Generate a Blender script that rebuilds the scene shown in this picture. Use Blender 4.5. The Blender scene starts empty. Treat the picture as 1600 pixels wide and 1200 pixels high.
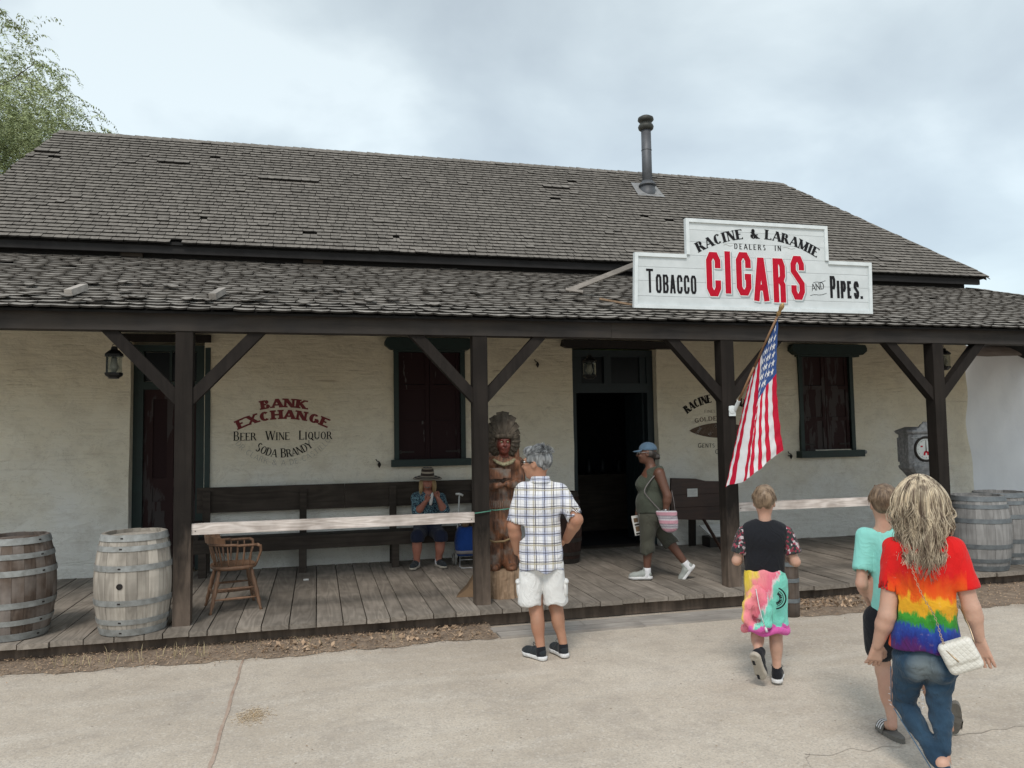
import bpy, math, random
import numpy as np
from mathutils import Vector, Matrix, Euler

random.seed(7)
rng = np.random.default_rng(7)
scene = bpy.context.scene
COL = scene.collection
PI = math.pi

# ------------------------------------------------------------------ camera
def look(yaw, pitch, roll):
    cy, sy = math.cos(yaw), math.sin(yaw)
    f0 = Vector((sy, cy, 0)); r0 = Vector((cy, -sy, 0)); u0 = Vector((0, 0, 1))
    f = f0 * math.cos(pitch) + u0 * math.sin(pitch)
    u = u0 * math.cos(pitch) - f0 * math.sin(pitch)
    r = r0 * math.cos(roll) + u * math.sin(roll)
    u2 = u * math.cos(roll) - r0 * math.sin(roll)
    return Matrix((r, u2, -f)).transposed()

cam_data = bpy.data.cameras.new('camera')
cam = bpy.data.objects.new('camera', cam_data)
COL.objects.link(cam)
cam.matrix_world = Matrix.Translation((0, 0, 1.88)) @ look(0.24790, 0.06380, -0.01598).to_4x4()
cam_data.sensor_width = 36.0
cam_data.lens = 36.0 * 1203.9 / 1600
cam_data.clip_end = 2000
scene.camera = cam

# ------------------------------------------------------------------ sky, sun, exposure
SUN_ELEV, SUN_ROT = math.radians(50), math.radians(205)
world = bpy.data.worlds.new('World'); scene.world = world; world.use_nodes = True
nt = world.node_tree; nt.nodes.clear()
def N(t, k, **kw):
    n = t.nodes.new(k)
    for a, b in kw.items(): setattr(n, a, b)
    return n
out = N(nt, 'ShaderNodeOutputWorld'); addn = N(nt, 'ShaderNodeAddShader')
bg1 = N(nt, 'ShaderNodeBackground'); bg2 = N(nt, 'ShaderNodeBackground')
sky = N(nt, 'ShaderNodeTexSky', sky_type='NISHITA', sun_disc=False, sun_elevation=SUN_ELEV, sun_rotation=SUN_ROT)
nt.links.new(sky.outputs[0], bg1.inputs[0]); bg1.inputs[1].default_value = 0.05
tc = N(nt, 'ShaderNodeTexCoord'); sep = N(nt, 'ShaderNodeSeparateXYZ'); nt.links.new(tc.outputs['Generated'], sep.inputs[0])
zz = N(nt, 'ShaderNodeMath', operation='MAXIMUM'); nt.links.new(sep.outputs[2], zz.inputs[0]); zz.inputs[1].default_value = 0.0
zp = N(nt, 'ShaderNodeMath', operation='ADD'); nt.links.new(zz.outputs[0], zp.inputs[0]); zp.inputs[1].default_value = 0.35
dx = N(nt, 'ShaderNodeMath', operation='DIVIDE'); nt.links.new(sep.outputs[0], dx.inputs[0]); nt.links.new(zp.outputs[0], dx.inputs[1])
dy = N(nt, 'ShaderNodeMath', operation='DIVIDE'); nt.links.new(sep.outputs[1], dy.inputs[0]); nt.links.new(zp.outputs[0], dy.inputs[1])
cmb = N(nt, 'ShaderNodeCombineXYZ'); nt.links.new(dx.outputs[0], cmb.inputs[0]); nt.links.new(dy.outputs[0], cmb.inputs[1]); cmb.inputs[2].default_value = 5.7
n1 = N(nt, 'ShaderNodeTexNoise'); n1.inputs['Scale'].default_value = 2.1; n1.inputs['Detail'].default_value = 7; n1.inputs['Roughness'].default_value = 0.48; n1.inputs['Distortion'].default_value = 0.25
nt.links.new(cmb.outputs[0], n1.inputs['Vector'])
cr = N(nt, 'ShaderNodeValToRGB'); nt.links.new(n1.outputs[0], cr.inputs[0])
e = cr.color_ramp.elements
e[0].position = 0.36; e[0].color = (0.365, 0.40, 0.392, 1)
e[1].position = 0.63; e[1].color = (0.60, 0.65, 0.625, 1)
m = e.new(0.5); m.color = (0.46, 0.505, 0.49, 1)
nt.links.new(cr.outputs[0], bg2.inputs[0]); bg2.inputs[1].default_value = 0.95
nt.links.new(bg1.outputs[0], addn.inputs[0]); nt.links.new(bg2.outputs[0], addn.inputs[1]); nt.links.new(addn.outputs[0], out.inputs[0])

sun_d = bpy.data.lights.new('sun', 'SUN'); sun_d.energy = 1.5; sun_d.angle = math.radians(16); sun_d.color = (1.0, 0.94, 0.86)
sun = bpy.data.objects.new('sun', sun_d); COL.objects.link(sun)
az = SUN_ROT
sdir = Vector((math.sin(az) * math.cos(SUN_ELEV), math.cos(az) * math.cos(SUN_ELEV), math.sin(SUN_ELEV)))
sun.rotation_euler = (-sdir).to_track_quat('-Z', 'Y').to_euler()
scene.render.engine = 'CYCLES'
vs = scene.view_settings
vs.view_transform = 'Standard'; vs.look = 'None'; vs.exposure = 0.35; vs.gamma = 1.0; vs.use_curve_mapping = False

# ------------------------------------------------------------------ materials
MATS = {}
def newmat(name, rough=0.8, metal=0.0):
    m = bpy.data.materials.new(name); m.use_nodes = True
    t = m.node_tree; b = t.nodes['Principled BSDF']
    b.inputs['Roughness'].default_value = rough; b.inputs['Metallic'].default_value = metal
    if rough > .65: b.inputs['Specular IOR Level'].default_value = 0.2
    MATS[name] = m
    return m, t, b
def c4(c): return (c[0], c[1], c[2], 1)
def coords(t, scale=(1, 1, 1), rnd=True, kind='Object'):
    tc = N(t, 'ShaderNodeTexCoord'); mp = N(t, 'ShaderNodeMapping'); mp.inputs['Scale'].default_value = scale
    if rnd:
        oi = N(t, 'ShaderNodeObjectInfo'); ml = N(t, 'ShaderNodeMath', operation='MULTIPLY'); ml.inputs[1].default_value = 37.0
        t.links.new(oi.outputs['Random'], ml.inputs[0])
        ad = N(t, 'ShaderNodeVectorMath', operation='ADD')
        t.links.new(tc.outputs[kind], ad.inputs[0]); t.links.new(ml.outputs[0], ad.inputs[1])
        t.links.new(ad.outputs[0], mp.inputs['Vector'])
    else:
        t.links.new(tc.outputs[kind], mp.inputs['Vector'])
    return mp.outputs[0]
def noise_n(t, vec, scale, detail=4, rough=0.55, dist=0.0):
    n = N(t, 'ShaderNodeTexNoise'); n.inputs['Scale'].default_value = scale; n.inputs['Detail'].default_value = detail
    n.inputs['Roughness'].default_value = rough; n.inputs['Distortion'].default_value = dist
    t.links.new(vec, n.inputs['Vector']); return n.outputs[0]
def ramp(t, fac, stops):
    r = N(t, 'ShaderNodeValToRGB'); t.links.new(fac, r.inputs[0]); e = r.color_ramp.elements
    e[0].position, e[0].color = stops[0][0], c4(stops[0][1]); e[1].position, e[1].color = stops[-1][0], c4(stops[-1][1])
    for p, c in stops[1:-1]: q = e.new(p); q.color = c4(c)
    return r.outputs[0]
def mix(t, fac, a, b, mode='MIX'):
    n = N(t, 'ShaderNodeMix', data_type='RGBA', blend_type=mode)
    for k, v in ((0, fac), (6, a), (7, b)):
        if hasattr(v, 'is_output'): t.links.new(v, n.inputs[k])
        elif k == 0: n.inputs[0].default_value = v
        else: n.inputs[k].default_value = c4(v)
    return n.outputs[2]
def math_n(t, op, a, b=None, clamp=False):
    n = N(t, 'ShaderNodeMath', operation=op, use_clamp=clamp)
    for i, v in enumerate((a, b)):
        if v is None: continue
        if hasattr(v, 'is_output'): t.links.new(v, n.inputs[i])
        else: n.inputs[i].default_value = v
    return n.outputs[0]
def bump(t, b, h, strength=0.3, dist=0.01):
    n = N(t, 'ShaderNodeBump'); n.inputs['Strength'].default_value = strength; n.inputs['Distance'].default_value = dist
    t.links.new(h, n.inputs['Height']); t.links.new(n.outputs[0], b.inputs['Normal'])
def vary(t, col, lo, hi, island=False):
    if island:
        g = N(t, 'ShaderNodeNewGeometry'); r = g.outputs['Random Per Island']
    else:
        g = N(t, 'ShaderNodeObjectInfo'); r = g.outputs['Random']
    v = math_n(t, 'ADD', math_n(t, 'MULTIPLY', r, hi - lo), lo)
    cb = N(t, 'ShaderNodeCombineColor'); [t.links.new(v, cb.inputs[i]) for i in range(3)]
    return mix(t, 1.0, col, cb.outputs[0], 'MULTIPLY')
def simple(name, c1, c2=None, scale=8, rough=0.8, metal=0.0, bmp=0.15, stretch=(1, 1, 1), var=None, island=False, dist=0.01):
    m, t, b = newmat(name, rough, metal)
    if c2 is None: c2 = tuple(x * 0.8 for x in c1)
    v = coords(t, stretch); n = noise_n(t, v, scale, 5, 0.6)
    c = ramp(t, n, [(0.3, c2), (0.7, c1)])
    if var: c = vary(t, c, var[0], var[1], island)
    t.links.new(c, b.inputs['Base Color'])
    if bmp: bump(t, b, n, bmp, dist)
    return m
def wood(name, dark, light, axis=1, freq=45, rough=0.85, var=(0.8, 1.15), island=False, stain=None, gs=1.0):
    """weathered board: ring lines bent along the board, fine fibres, stains"""
    m, t, b = newmat(name, rough)
    s = [5.0 * gs, 5.0 * gs, 5.0 * gs]; s[axis] = 0.55 * gs
    v = coords(t, s); n = noise_n(t, v, 1.0, 2, 0.5, 0.3)
    ring = math_n(t, 'SINE', math_n(t, 'MULTIPLY', n, freq))
    ring = math_n(t, 'ADD', math_n(t, 'MULTIPLY', ring, 0.5), 0.5)
    s2 = [90.0, 90.0, 90.0]; s2[axis] = 3.0
    v2 = coords(t, s2); f = noise_n(t, v2, 1.0, 3, 0.6)
    v3 = coords(t, (1, 1, 1)); bl = noise_n(t, v3, 2.3, 4, 0.6)
    a = mix(t, ring, dark, light)
    a = mix(t, math_n(t, 'MULTIPLY', f, 0.75), a, tuple(x * 1.35 for x in light))
    a = mix(t, ramp(t, bl, [(0.35, (0.55,) * 3), (0.6, (0, 0, 0))]), a, stain or tuple(x * 0.75 for x in dark))
    if var: a = vary(t, a, var[0], var[1], island)
    t.links.new(a, b.inputs['Base Color'])
    h = math_n(t, 'ADD', math_n(t, 'MULTIPLY', ring, 0.4), f)
    bump(t, b, h, 0.35, 0.004)
    return m

wood('deck_wood', (0.15, 0.13, 0.108), (0.27, 0.235, 0.20), 1, 60, var=(0.78, 1.12))
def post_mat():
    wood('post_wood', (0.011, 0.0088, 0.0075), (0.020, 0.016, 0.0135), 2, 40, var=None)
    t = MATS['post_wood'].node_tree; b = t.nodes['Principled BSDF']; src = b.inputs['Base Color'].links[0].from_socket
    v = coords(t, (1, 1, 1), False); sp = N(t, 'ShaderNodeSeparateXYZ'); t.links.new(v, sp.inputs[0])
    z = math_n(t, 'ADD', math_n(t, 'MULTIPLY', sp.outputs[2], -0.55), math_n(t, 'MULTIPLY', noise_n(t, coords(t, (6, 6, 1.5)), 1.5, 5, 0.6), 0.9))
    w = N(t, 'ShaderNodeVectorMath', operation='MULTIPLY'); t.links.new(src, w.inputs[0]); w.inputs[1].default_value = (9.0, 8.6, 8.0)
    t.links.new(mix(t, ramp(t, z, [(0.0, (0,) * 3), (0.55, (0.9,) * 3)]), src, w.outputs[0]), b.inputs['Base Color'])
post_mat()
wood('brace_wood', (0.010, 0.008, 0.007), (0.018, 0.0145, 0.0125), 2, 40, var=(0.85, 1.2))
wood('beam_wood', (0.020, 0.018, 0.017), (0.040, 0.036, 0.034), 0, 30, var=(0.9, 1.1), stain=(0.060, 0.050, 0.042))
wood('bench_wood', (0.028, 0.022, 0.018), (0.055, 0.044, 0.036), 0, 45, var=(0.85, 1.15))
wood('rail_wood', (0.34, 0.285, 0.25), (0.64, 0.58, 0.54), 0, 50, var=(0.95, 1.05), stain=(0.14, 0.105, 0.085), gs=2.2)
wood('sill_wood', (0.23, 0.21, 0.19), (0.34, 0.31, 0.28), 0, 40, var=(0.9, 1.1))
wood('barrel_wood', (0.23, 0.205, 0.175), (0.38, 0.345, 0.30), 2, 40, var=(0.75, 1.2), gs=1.6)
wood('barrel_wood_brown', (0.045, 0.030, 0.023), (0.095, 0.070, 0.055), 2, 40, var=(0.75, 1.2), gs=1.6, stain=(0.30, 0.27, 0.25))
wood('barrel_wood_grey', (0.17, 0.165, 0.16), (0.27, 0.265, 0.26), 2, 40, var=(0.8, 1.15), gs=1.6)
wood('barrel_wood_dark', (0.020, 0.012, 0.010), (0.045, 0.025, 0.020), 2, 40, var=(0.8, 1.15), gs=1.6)
wood('chair_wood', (0.12, 0.062, 0.035), (0.22, 0.125, 0.075), 2, 40, rough=0.6, var=(0.9, 1.1), gs=2)
wood('log_wood', (0.16, 0.105, 0.065), (0.30, 0.21, 0.14), 2, 60, var=None, gs=1.5, stain=(0.09, 0.055, 0.035))
wood('easel_wood', (0.020, 0.0075, 0.005), (0.042, 0.017, 0.010), 0, 30, rough=0.5, var=None, gs=1.5)
wood('eave_wood', (0.014, 0.013, 0.013), (0.022, 0.021, 0.021), 0, 30)
simple('shingle_grey', (0.215, 0.197, 0.175), (0.145, 0.132, 0.117), 9, 0.95, stretch=(3, 0.6, 0.6), var=(0.84, 1.12), island=True, bmp=0.4)
simple('shingle_porch', (0.26, 0.24, 0.215), (0.175, 0.16, 0.142), 9, 0.95, stretch=(3, 0.6, 0.6), var=(0.78, 1.18), island=True, bmp=0.4)
simple('shingle_grey_single', (0.215, 0.197, 0.175), (0.145, 0.132, 0.117), 9, 0.95, stretch=(3, 0.6, 0.6), var=(0.84, 1.12), bmp=0.4)
simple('shingle_porch_single', (0.31, 0.288, 0.258), (0.18, 0.165, 0.147), 9, 0.95, stretch=(3, 0.6, 0.6), var=(0.78, 1.2), bmp=0.4)
simple('shingle_end_shade', (0.030, 0.027, 0.024), (0.018, 0.016, 0.014), 9, 1.0)  # dark end grain, blackened to paint in the shadow line under each row
simple('shingle_end_shade_pale', (0.10, 0.09, 0.08), (0.06, 0.054, 0.048), 9, 1.0)  # porch ends: less black, row shadow still painted into the colour
simple('roof_felt', (0.02, 0.019, 0.018), (0.01, 0.01, 0.01), 4, 1.0)
simple('hoop_metal', (0.33, 0.34, 0.335), (0.19, 0.19, 0.18), 14, 0.7, 0.1, var=(0.85, 1.1))
simple('hoop_dark', (0.17, 0.19, 0.20), (0.10, 0.11, 0.12), 14, 0.6, 0.3)
simple('hoop_brown', (0.035, 0.028, 0.025), (0.02, 0.015, 0.012), 14, 0.6, 0.3)
simple('iron_black', (0.015, 0.014, 0.014), (0.03, 0.022, 0.018), 30, 0.6, 0.4)
simple('pipe_metal', (0.12, 0.125, 0.135), (0.08, 0.083, 0.09), 6, 0.55, 0.35)
simple('pipe_cap', (0.035, 0.037, 0.032), (0.07, 0.07, 0.06), 12, 0.6, 0.3)
simple('flashing', (0.30, 0.30, 0.30), (0.2, 0.2, 0.2), 10, 0.6, 0.2)
simple('green_paint', (0.006, 0.024, 0.020), (0.004, 0.014, 0.012), 10, 0.6)
simple('teal_paint', (0.006, 0.016, 0.020), (0.004, 0.010, 0.013), 10, 0.6)
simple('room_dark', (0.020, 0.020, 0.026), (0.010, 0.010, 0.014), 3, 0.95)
simple('sign_white', (0.64, 0.675, 0.685), (0.54, 0.575, 0.58), 5, 0.55, var=(0.96, 1.02), bmp=0.08)
simple('sign_trim', (0.72, 0.76, 0.77), (0.60, 0.64, 0.645), 9, 0.5, bmp=0.1)
simple('ink_black', (0.008, 0.008, 0.010), (0.014, 0.014, 0.016), 20, 0.8, bmp=0)
simple('ink_red', (0.50, 0.006, 0.028), (0.42, 0.005, 0.02), 20, 0.8, bmp=0)
simple('ink_white', (0.78, 0.80, 0.80), (0.72, 0.74, 0.74), 20, 0.6, bmp=0)
simple('ink_shadow', (0.34, 0.39, 0.40), (0.28, 0.33, 0.34), 20, 0.6, bmp=0)
simple('ink_grey', (0.27, 0.27, 0.26), (0.40, 0.39, 0.36), 30, 0.8, bmp=0)
simple('wall_black', (0.012, 0.011, 0.011), (0.03, 0.027, 0.024), 25, 0.9, bmp=0)
simple('wall_red', (0.15, 0.026, 0.030), (0.19, 0.048, 0.048), 25, 0.9, bmp=0)
simple('wall_brown', (0.075, 0.048, 0.035), (0.14, 0.10, 0.075), 25, 0.9, bmp=0)
simple('dirt', (0.31, 0.24, 0.18), (0.17, 0.13, 0.10), 9, 1.0, bmp=0.6, dist=0.03)
simple('white_wall', (0.80, 0.81, 0.83), (0.74, 0.75, 0.78), 2.0, 0.9, bmp=0.5, dist=0.03)
simple('log_grey', (0.20, 0.165, 0.15), (0.11, 0.09, 0.08), 5, 0.9, stretch=(0.4, 4, 4))
simple('wicker_white', (0.62, 0.62, 0.60), None, 10, 0.6)
simple('bark', (0.10, 0.08, 0.065), (0.05, 0.04, 0.032), 12, 0.95, bmp=0.5)
simple('tan_canvas', (0.17, 0.11, 0.065), (0.12, 0.08, 0.05), 6, 0.9)
simple('rope_green', (0.10, 0.27, 0.20), (0.07, 0.2, 0.15), 30, 0.8)
simple('rope_tan', (0.25, 0.18, 0.10), None, 30, 0.9)
simple('crack_dark', (0.30, 0.26, 0.22), (0.46, 0.41, 0.35), 10, 1.0)
simple('joint_red', (0.33, 0.22, 0.17), (0.46, 0.37, 0.30), 14, 1.0)
simple('sand_patch', (0.72, 0.56, 0.36), (0.66, 0.54, 0.40), 9, 1.0)
simple('lamp_frame', (0.010, 0.010, 0.010), (0.02, 0.02, 0.02), 10, 0.5, 0.5)
simple('frosted', (0.34, 0.31, 0.25), (0.26, 0.24, 0.19), 9, 0.35)
simple('cast_metal', (0.34, 0.345, 0.35), (0.13, 0.134, 0.14), 22, 0.5, 0.3, bmp=0.4)
simple('silver_metal', (0.42, 0.43, 0.44), (0.3, 0.3, 0.31), 12, 0.35, 0.7)
simple('dial_white', (0.62, 0.64, 0.62), (0.55, 0.57, 0.55), 10, 0.4)
simple('paper_white', (0.62, 0.62, 0.60), (0.55, 0.55, 0.53), 10, 0.7)

def glass_mat():
    m, t, b = newmat('glass', 0.05)
    b.inputs['Base Color'].default_value = (0.55, 0.6, 0.58, 1); b.inputs['Transmission Weight'].default_value = 0.95; b.inputs['IOR'].default_value = 1.1
    m, t, b = newmat('glass_dark', 0.35); b.inputs['Specular IOR Level'].default_value = 0.2
    v = coords(t); n = noise_n(t, v, 3); t.links.new(ramp(t, n, [(0.3, (0.004, 0.006, 0.008)), (0.7, (0.010, 0.013, 0.016))]), b.inputs['Base Color'])
glass_mat()

def adobe():
    m, t, b = newmat('adobe', 0.95)
    v = coords(t, (1, 1, 1), False); sp = N(t, 'ShaderNodeSeparateXYZ'); t.links.new(v, sp.inputs[0])
    n = noise_n(t, v, 1.1, 5, 0.6)
    zf = math_n(t, 'ADD', math_n(t, 'MULTIPLY', sp.outputs[2], 0.38), math_n(t, 'MULTIPLY', n, 0.9))
    base = ramp(t, zf, [(0.62, (0.52, 0.525, 0.51)), (0.95, (0.53, 0.505, 0.44)), (1.0, (0.54, 0.505, 0.425))])
    zf2 = math_n(t, 'SUBTRACT', zf, 0.6)
    base = ramp(t, zf2, [(0.12, (0.70, 0.685, 0.635)), (0.50, (0.69, 0.64, 0.525)), (0.90, (0.64, 0.57, 0.43))])
    # brown stained rents in the plaster, long and level
    vs_ = coords(t, (0.95, 1, 13.0), False); st = noise_n(t, vs_, 1.0, 7, 0.66, 1.1)
    band = ramp(t, st, [(0.595, (0, 0, 0)), (0.69, (0.8,) * 3)])
    up = ramp(t, sp.outputs[2], [(0.30, (0.0,) * 3), (1.0, (1,) * 3)])
    upm = N(t, 'ShaderNodeMapRange'); t.links.new(sp.outputs[2], upm.inputs[0]); upm.inputs[1].default_value = 1.4; upm.inputs[2].default_value = 2.6; upm.inputs[3].default_value = 0.12; upm.inputs[4].default_value = 1.0
    k = mix(t, 1.0, band, upm.outputs[0], 'MULTIPLY')
    mk_ = ramp(t, noise_n(t, coords(t, (0.5, 1, 1.1), False), 1.3, 3, 0.5), [(0.42, (0,) * 3), (0.58, (1,) * 3)]); k = mix(t, 1.0, k, mk_, 'MULTIPLY')
    col = mix(t, k, base, (0.19, 0.13, 0.085))
    bl = noise_n(t, coords(t, (1, 1, 1), False), 3.2, 6, 0.65)
    col = mix(t, ramp(t, bl, [(0.50, (0,) * 3), (0.80, (0.5,) * 3)]), col, (0.42, 0.37, 0.30))
    hc_ = noise_n(t, coords(t, (1, 1, 1.6), False), 2.4, 8, 0.7, 1.5)
    lines = ramp(t, math_n(t, 'ABSOLUTE', math_n(t, 'SUBTRACT', hc_, 0.5)), [(0.0, (0.55,) * 3), (0.006, (0,) * 3)])
    col = mix(t, lines, col, (0.27, 0.22, 0.17))
    t.links.new(col, b.inputs['Base Color'])
    zd = math_n(t, 'ADD', sp.outputs[2], math_n(t, 'MULTIPLY', noise_n(t, coords(t, (2.5, 1, 1), False), 1.6, 6, 0.7), 0.9)); col = mix(t, ramp(t, zd, [(0.62, (0.6,) * 3), (0.95, (0,) * 3)]), col, (0.33, 0.28, 0.22))
    h = math_n(t, 'ADD', math_n(t, 'MULTIPLY', noise_n(t, v, 7, 6, 0.6), 0.8), math_n(t, 'MULTIPLY', st, -0.8))
    h = math_n(t, 'ADD', h, math_n(t, 'MULTIPLY', noise_n(t, coords(t, (1, 1, 2.2), False), 2.6, 3, 0.5, 0.5), 2.0))
    bump(t, b, h, 0.6, 0.035)
adobe()
def concrete():
    m, t, b = newmat('concrete', 0.9)
    v = coords(t, (1, 1, 1), False)
    n1 = noise_n(t, v, 0.55, 5, 0.6); n2 = noise_n(t, v, 6, 6, 0.65); n3 = noise_n(t, v, 70, 3, 0.6)
    vst = coords(t, (0.6, 3.0, 1), False); n4 = noise_n(t, vst, 1.2, 5, 0.6)
    a = ramp(t, n1, [(0.34, (0.44, 0.375, 0.305)), (0.5, (0.52, 0.45, 0.37)), (0.66, (0.595, 0.525, 0.44))])
    a = mix(t, ramp(t, n2, [(0.48, (0,) * 3), (0.70, (0.4,) * 3)]), a, (0.37, 0.32, 0.27))
    a = mix(t, ramp(t, n4, [(0.5, (0,) * 3), (0.8, (0.6,) * 3)]), a, (0.64, 0.59, 0.52))
    n5 = noise_n(t, v, 1.6, 7, 0.7, 0.8); a = mix(t, ramp(t, n5, [(0.50, (0,) * 3), (0.66, (0.45,) * 3)]), a, (0.33, 0.285, 0.245))
    vg = N(t, 'ShaderNodeTexVoronoi'); vg.inputs['Scale'].default_value = 60; t.links.new(v, vg.inputs['Vector']); sg = N(t, 'ShaderNodeSeparateColor'); t.links.new(vg.outputs['Color'], sg.inputs[0])
    a = mix(t, ramp(t, sg.outputs[0], [(0.72, (0,) * 3), (1.0, (0.3,) * 3)]), a, (0.27, 0.24, 0.215)); a = mix(t, ramp(t, sg.outputs[1], [(0.75, (0,) * 3), (1.0, (0.3,) * 3)]), a, (0.72, 0.67, 0.60))
    a = mix(t, ramp(t, n3, [(0.35, (0.7,) * 3), (0.5, (0,) * 3)]), a, (0.34, 0.30, 0.26))
    vo = N(t, 'ShaderNodeTexVoronoi'); vo.inputs['Scale'].default_value = 5.5; t.links.new(v, vo.inputs['Vector'])
    a = mix(t, ramp(t, vo.outputs['Distance'], [(0.025, (0.8,) * 3), (0.055, (0,) * 3)]), a, (0.14, 0.11, 0.09))
    t.links.new(a, b.inputs['Base Color'])
    bump(t, b, math_n(t, 'ADD', n3, math_n(t, 'MULTIPLY', n2, 1.5)), 0.45, 0.006)
concrete()
def peel(name, paint, under, thr, scale=(6, 1, 1.2)):
    m, t, b = newmat(name, 0.7)
    n = noise_n(t, coords(t, scale), 1.3, 5, 0.6, 0.4)
    c = mix(t, ramp(t, n, [(thr, (0,) * 3), (thr + 0.03, (1,) * 3)]), paint, under)
    t.links.new(c, b.inputs['Base Color']); bump(t, b, n, 0.2, 0.004)
peel('maroon_paint', (0.018, 0.006, 0.007), (0.075, 0.068, 0.066), 0.66)
peel('maroon_worn', (0.026, 0.011, 0.011), (0.050, 0.041, 0.040), 0.52, (5, 1, 0.9))

def skin_mat(name, c):
    m, t, b = newmat(name, 0.55)
    n = noise_n(t, coords(t), 14, 4, 0.6)
    n9 = noise_n(t, coords(t), 5, 3, 0.6); cc = ramp(t, n, [(0.3, tuple(x * 0.82 for x in c)), (0.7, c)]); t.links.new(mix(t, ramp(t, n9, [(0.45, (0,) * 3), (0.75, (0.5,) * 3)]), cc, (c[0] * .95, c[1] * .72, c[2] * .68)), b.inputs['Base Color'])
    bump(t, b, math_n(t, 'ADD', noise_n(t, coords(t), 60, 4, 0.6), n), 0.25, 0.006); b.inputs['Subsurface Weight'].default_value = 0.05; b.inputs['Subsurface Radius'].default_value = (0.02, 0.008, 0.004)
skin_mat('skin_tan', (0.42, 0.22, 0.14)); skin_mat('skin_fair', (0.56, 0.34, 0.25)); skin_mat('skin_dark', (0.13, 0.060, 0.038)); skin_mat('skin_red', (0.40, 0.17, 0.12))
def cloth(name, c, c2=None, rough=0.9, wr=0.5):
    m, t, b = newmat(name, rough)
    v = coords(t); n0 = noise_n(t, v, 9, 3, 0.5, 0.6); w = noise_n(t, v, 420, 2); n2 = noise_n(t, coords(t, (1, 1, .55)), 7, 3, 0.5, 1.6)
    n = math_n(t, 'ADD', math_n(t, 'MULTIPLY', n0, 0.6), math_n(t, 'MULTIPLY', math_n(t, 'SUBTRACT', 1.0, math_n(t, 'POWER', math_n(t, 'ABSOLUTE', math_n(t, 'MULTIPLY', math_n(t, 'SUBTRACT', n2, 0.5), 2.6)), 0.6), True), 0.55))
    t.links.new(ramp(t, n, [(0.25, c2 or tuple(x * 0.88 for x in c)), (0.7, c)]), b.inputs['Base Color'])
    bump(t, b, math_n(t, 'ADD', n, math_n(t, 'MULTIPLY', w, 0.03)), wr, 0.03)
    b.inputs['Sheen Weight'].default_value = 0.1
    return m, t, b
cloth('cloth_white', (0.70, 0.70, 0.69)); cloth('cloth_black', (0.012, 0.013, 0.017)); cloth('cloth_navy', (0.012, 0.016, 0.035)); cloth('cloth_mint', (0.25, 0.62, 0.56), wr=0.35)
cloth('cloth_olive', (0.058, 0.066, 0.050)); cloth('cloth_khaki', (0.062, 0.062, 0.048), (0.036, 0.037, 0.029)); cloth('cloth_blue_bag', (0.010, 0.045, 0.20)); cloth('denim_cap', (0.09, 0.15, 0.22))
cloth('sock_white', (0.7, 0.7, 0.72)); cloth('shoe_grey', (0.33, 0.35, 0.33)); cloth('shoe_dark', (0.025, 0.03, 0.035)); cloth('leather_white', (0.66, 0.64, 0.58), rough=0.45, wr=0.3)
cloth('strap_grey', (0.2, 0.18, 0.18)); cloth('rubber_grey', (0.15, 0.14, 0.125)); cloth('rubber_pale', (0.42, 0.38, 0.32)); cloth('sole_white', (0.68, 0.68, 0.68), rough=0.6)
def plaid():
    m, t, b = cloth('cloth_plaid', (0.7, 0.7, 0.72))
    v = coords(t, (1, 1, 1), False); sp = N(t, 'ShaderNodeSeparateXYZ')
    wn = N(t, 'ShaderNodeTexNoise'); wn.inputs['Scale'].default_value = 5; t.links.new(v, wn.inputs['Vector'])
    vm = N(t, 'ShaderNodeVectorMath', operation='MULTIPLY_ADD'); t.links.new(wn.outputs['Color'], vm.inputs[0]); vm.inputs[1].default_value = (0.02, 0.02, 0.02); t.links.new(v, vm.inputs[2])
    t.links.new(vm.outputs[0], sp.inputs[0])
    def stripe(axis, period, off, width):
        f = math_n(t, 'FRACT', math_n(t, 'ADD', math_n(t, 'MULTIPLY', sp.outputs[axis], 1 / period), off))
        return math_n(t, 'LESS_THAN', f, width)
    c = (0.72, 0.72, 0.74)
    def over(c, mask, col, a): return mix(t, math_n(t, 'MULTIPLY', mask, a), c, col)
    xs = 0
    for ax in (0, 2):
        c = over(c, stripe(ax, 0.150, 0.10, 0.24), (0.24, 0.29, 0.47), 0.35)
        c = over(c, stripe(ax, 0.150, 0.62, 0.09), (0.42, 0.36, 0.20), 0.6)
        c = over(c, stripe(ax, 0.075, 0.0, 0.10), (0.04, 0.035, 0.05), 0.9)
        c = over(c, stripe(ax, 0.0375, 0.33, 0.09), (0.10, 0.11, 0.18), 0.5)
    t.links.new(c, b.inputs['Base Color'])
plaid()
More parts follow.
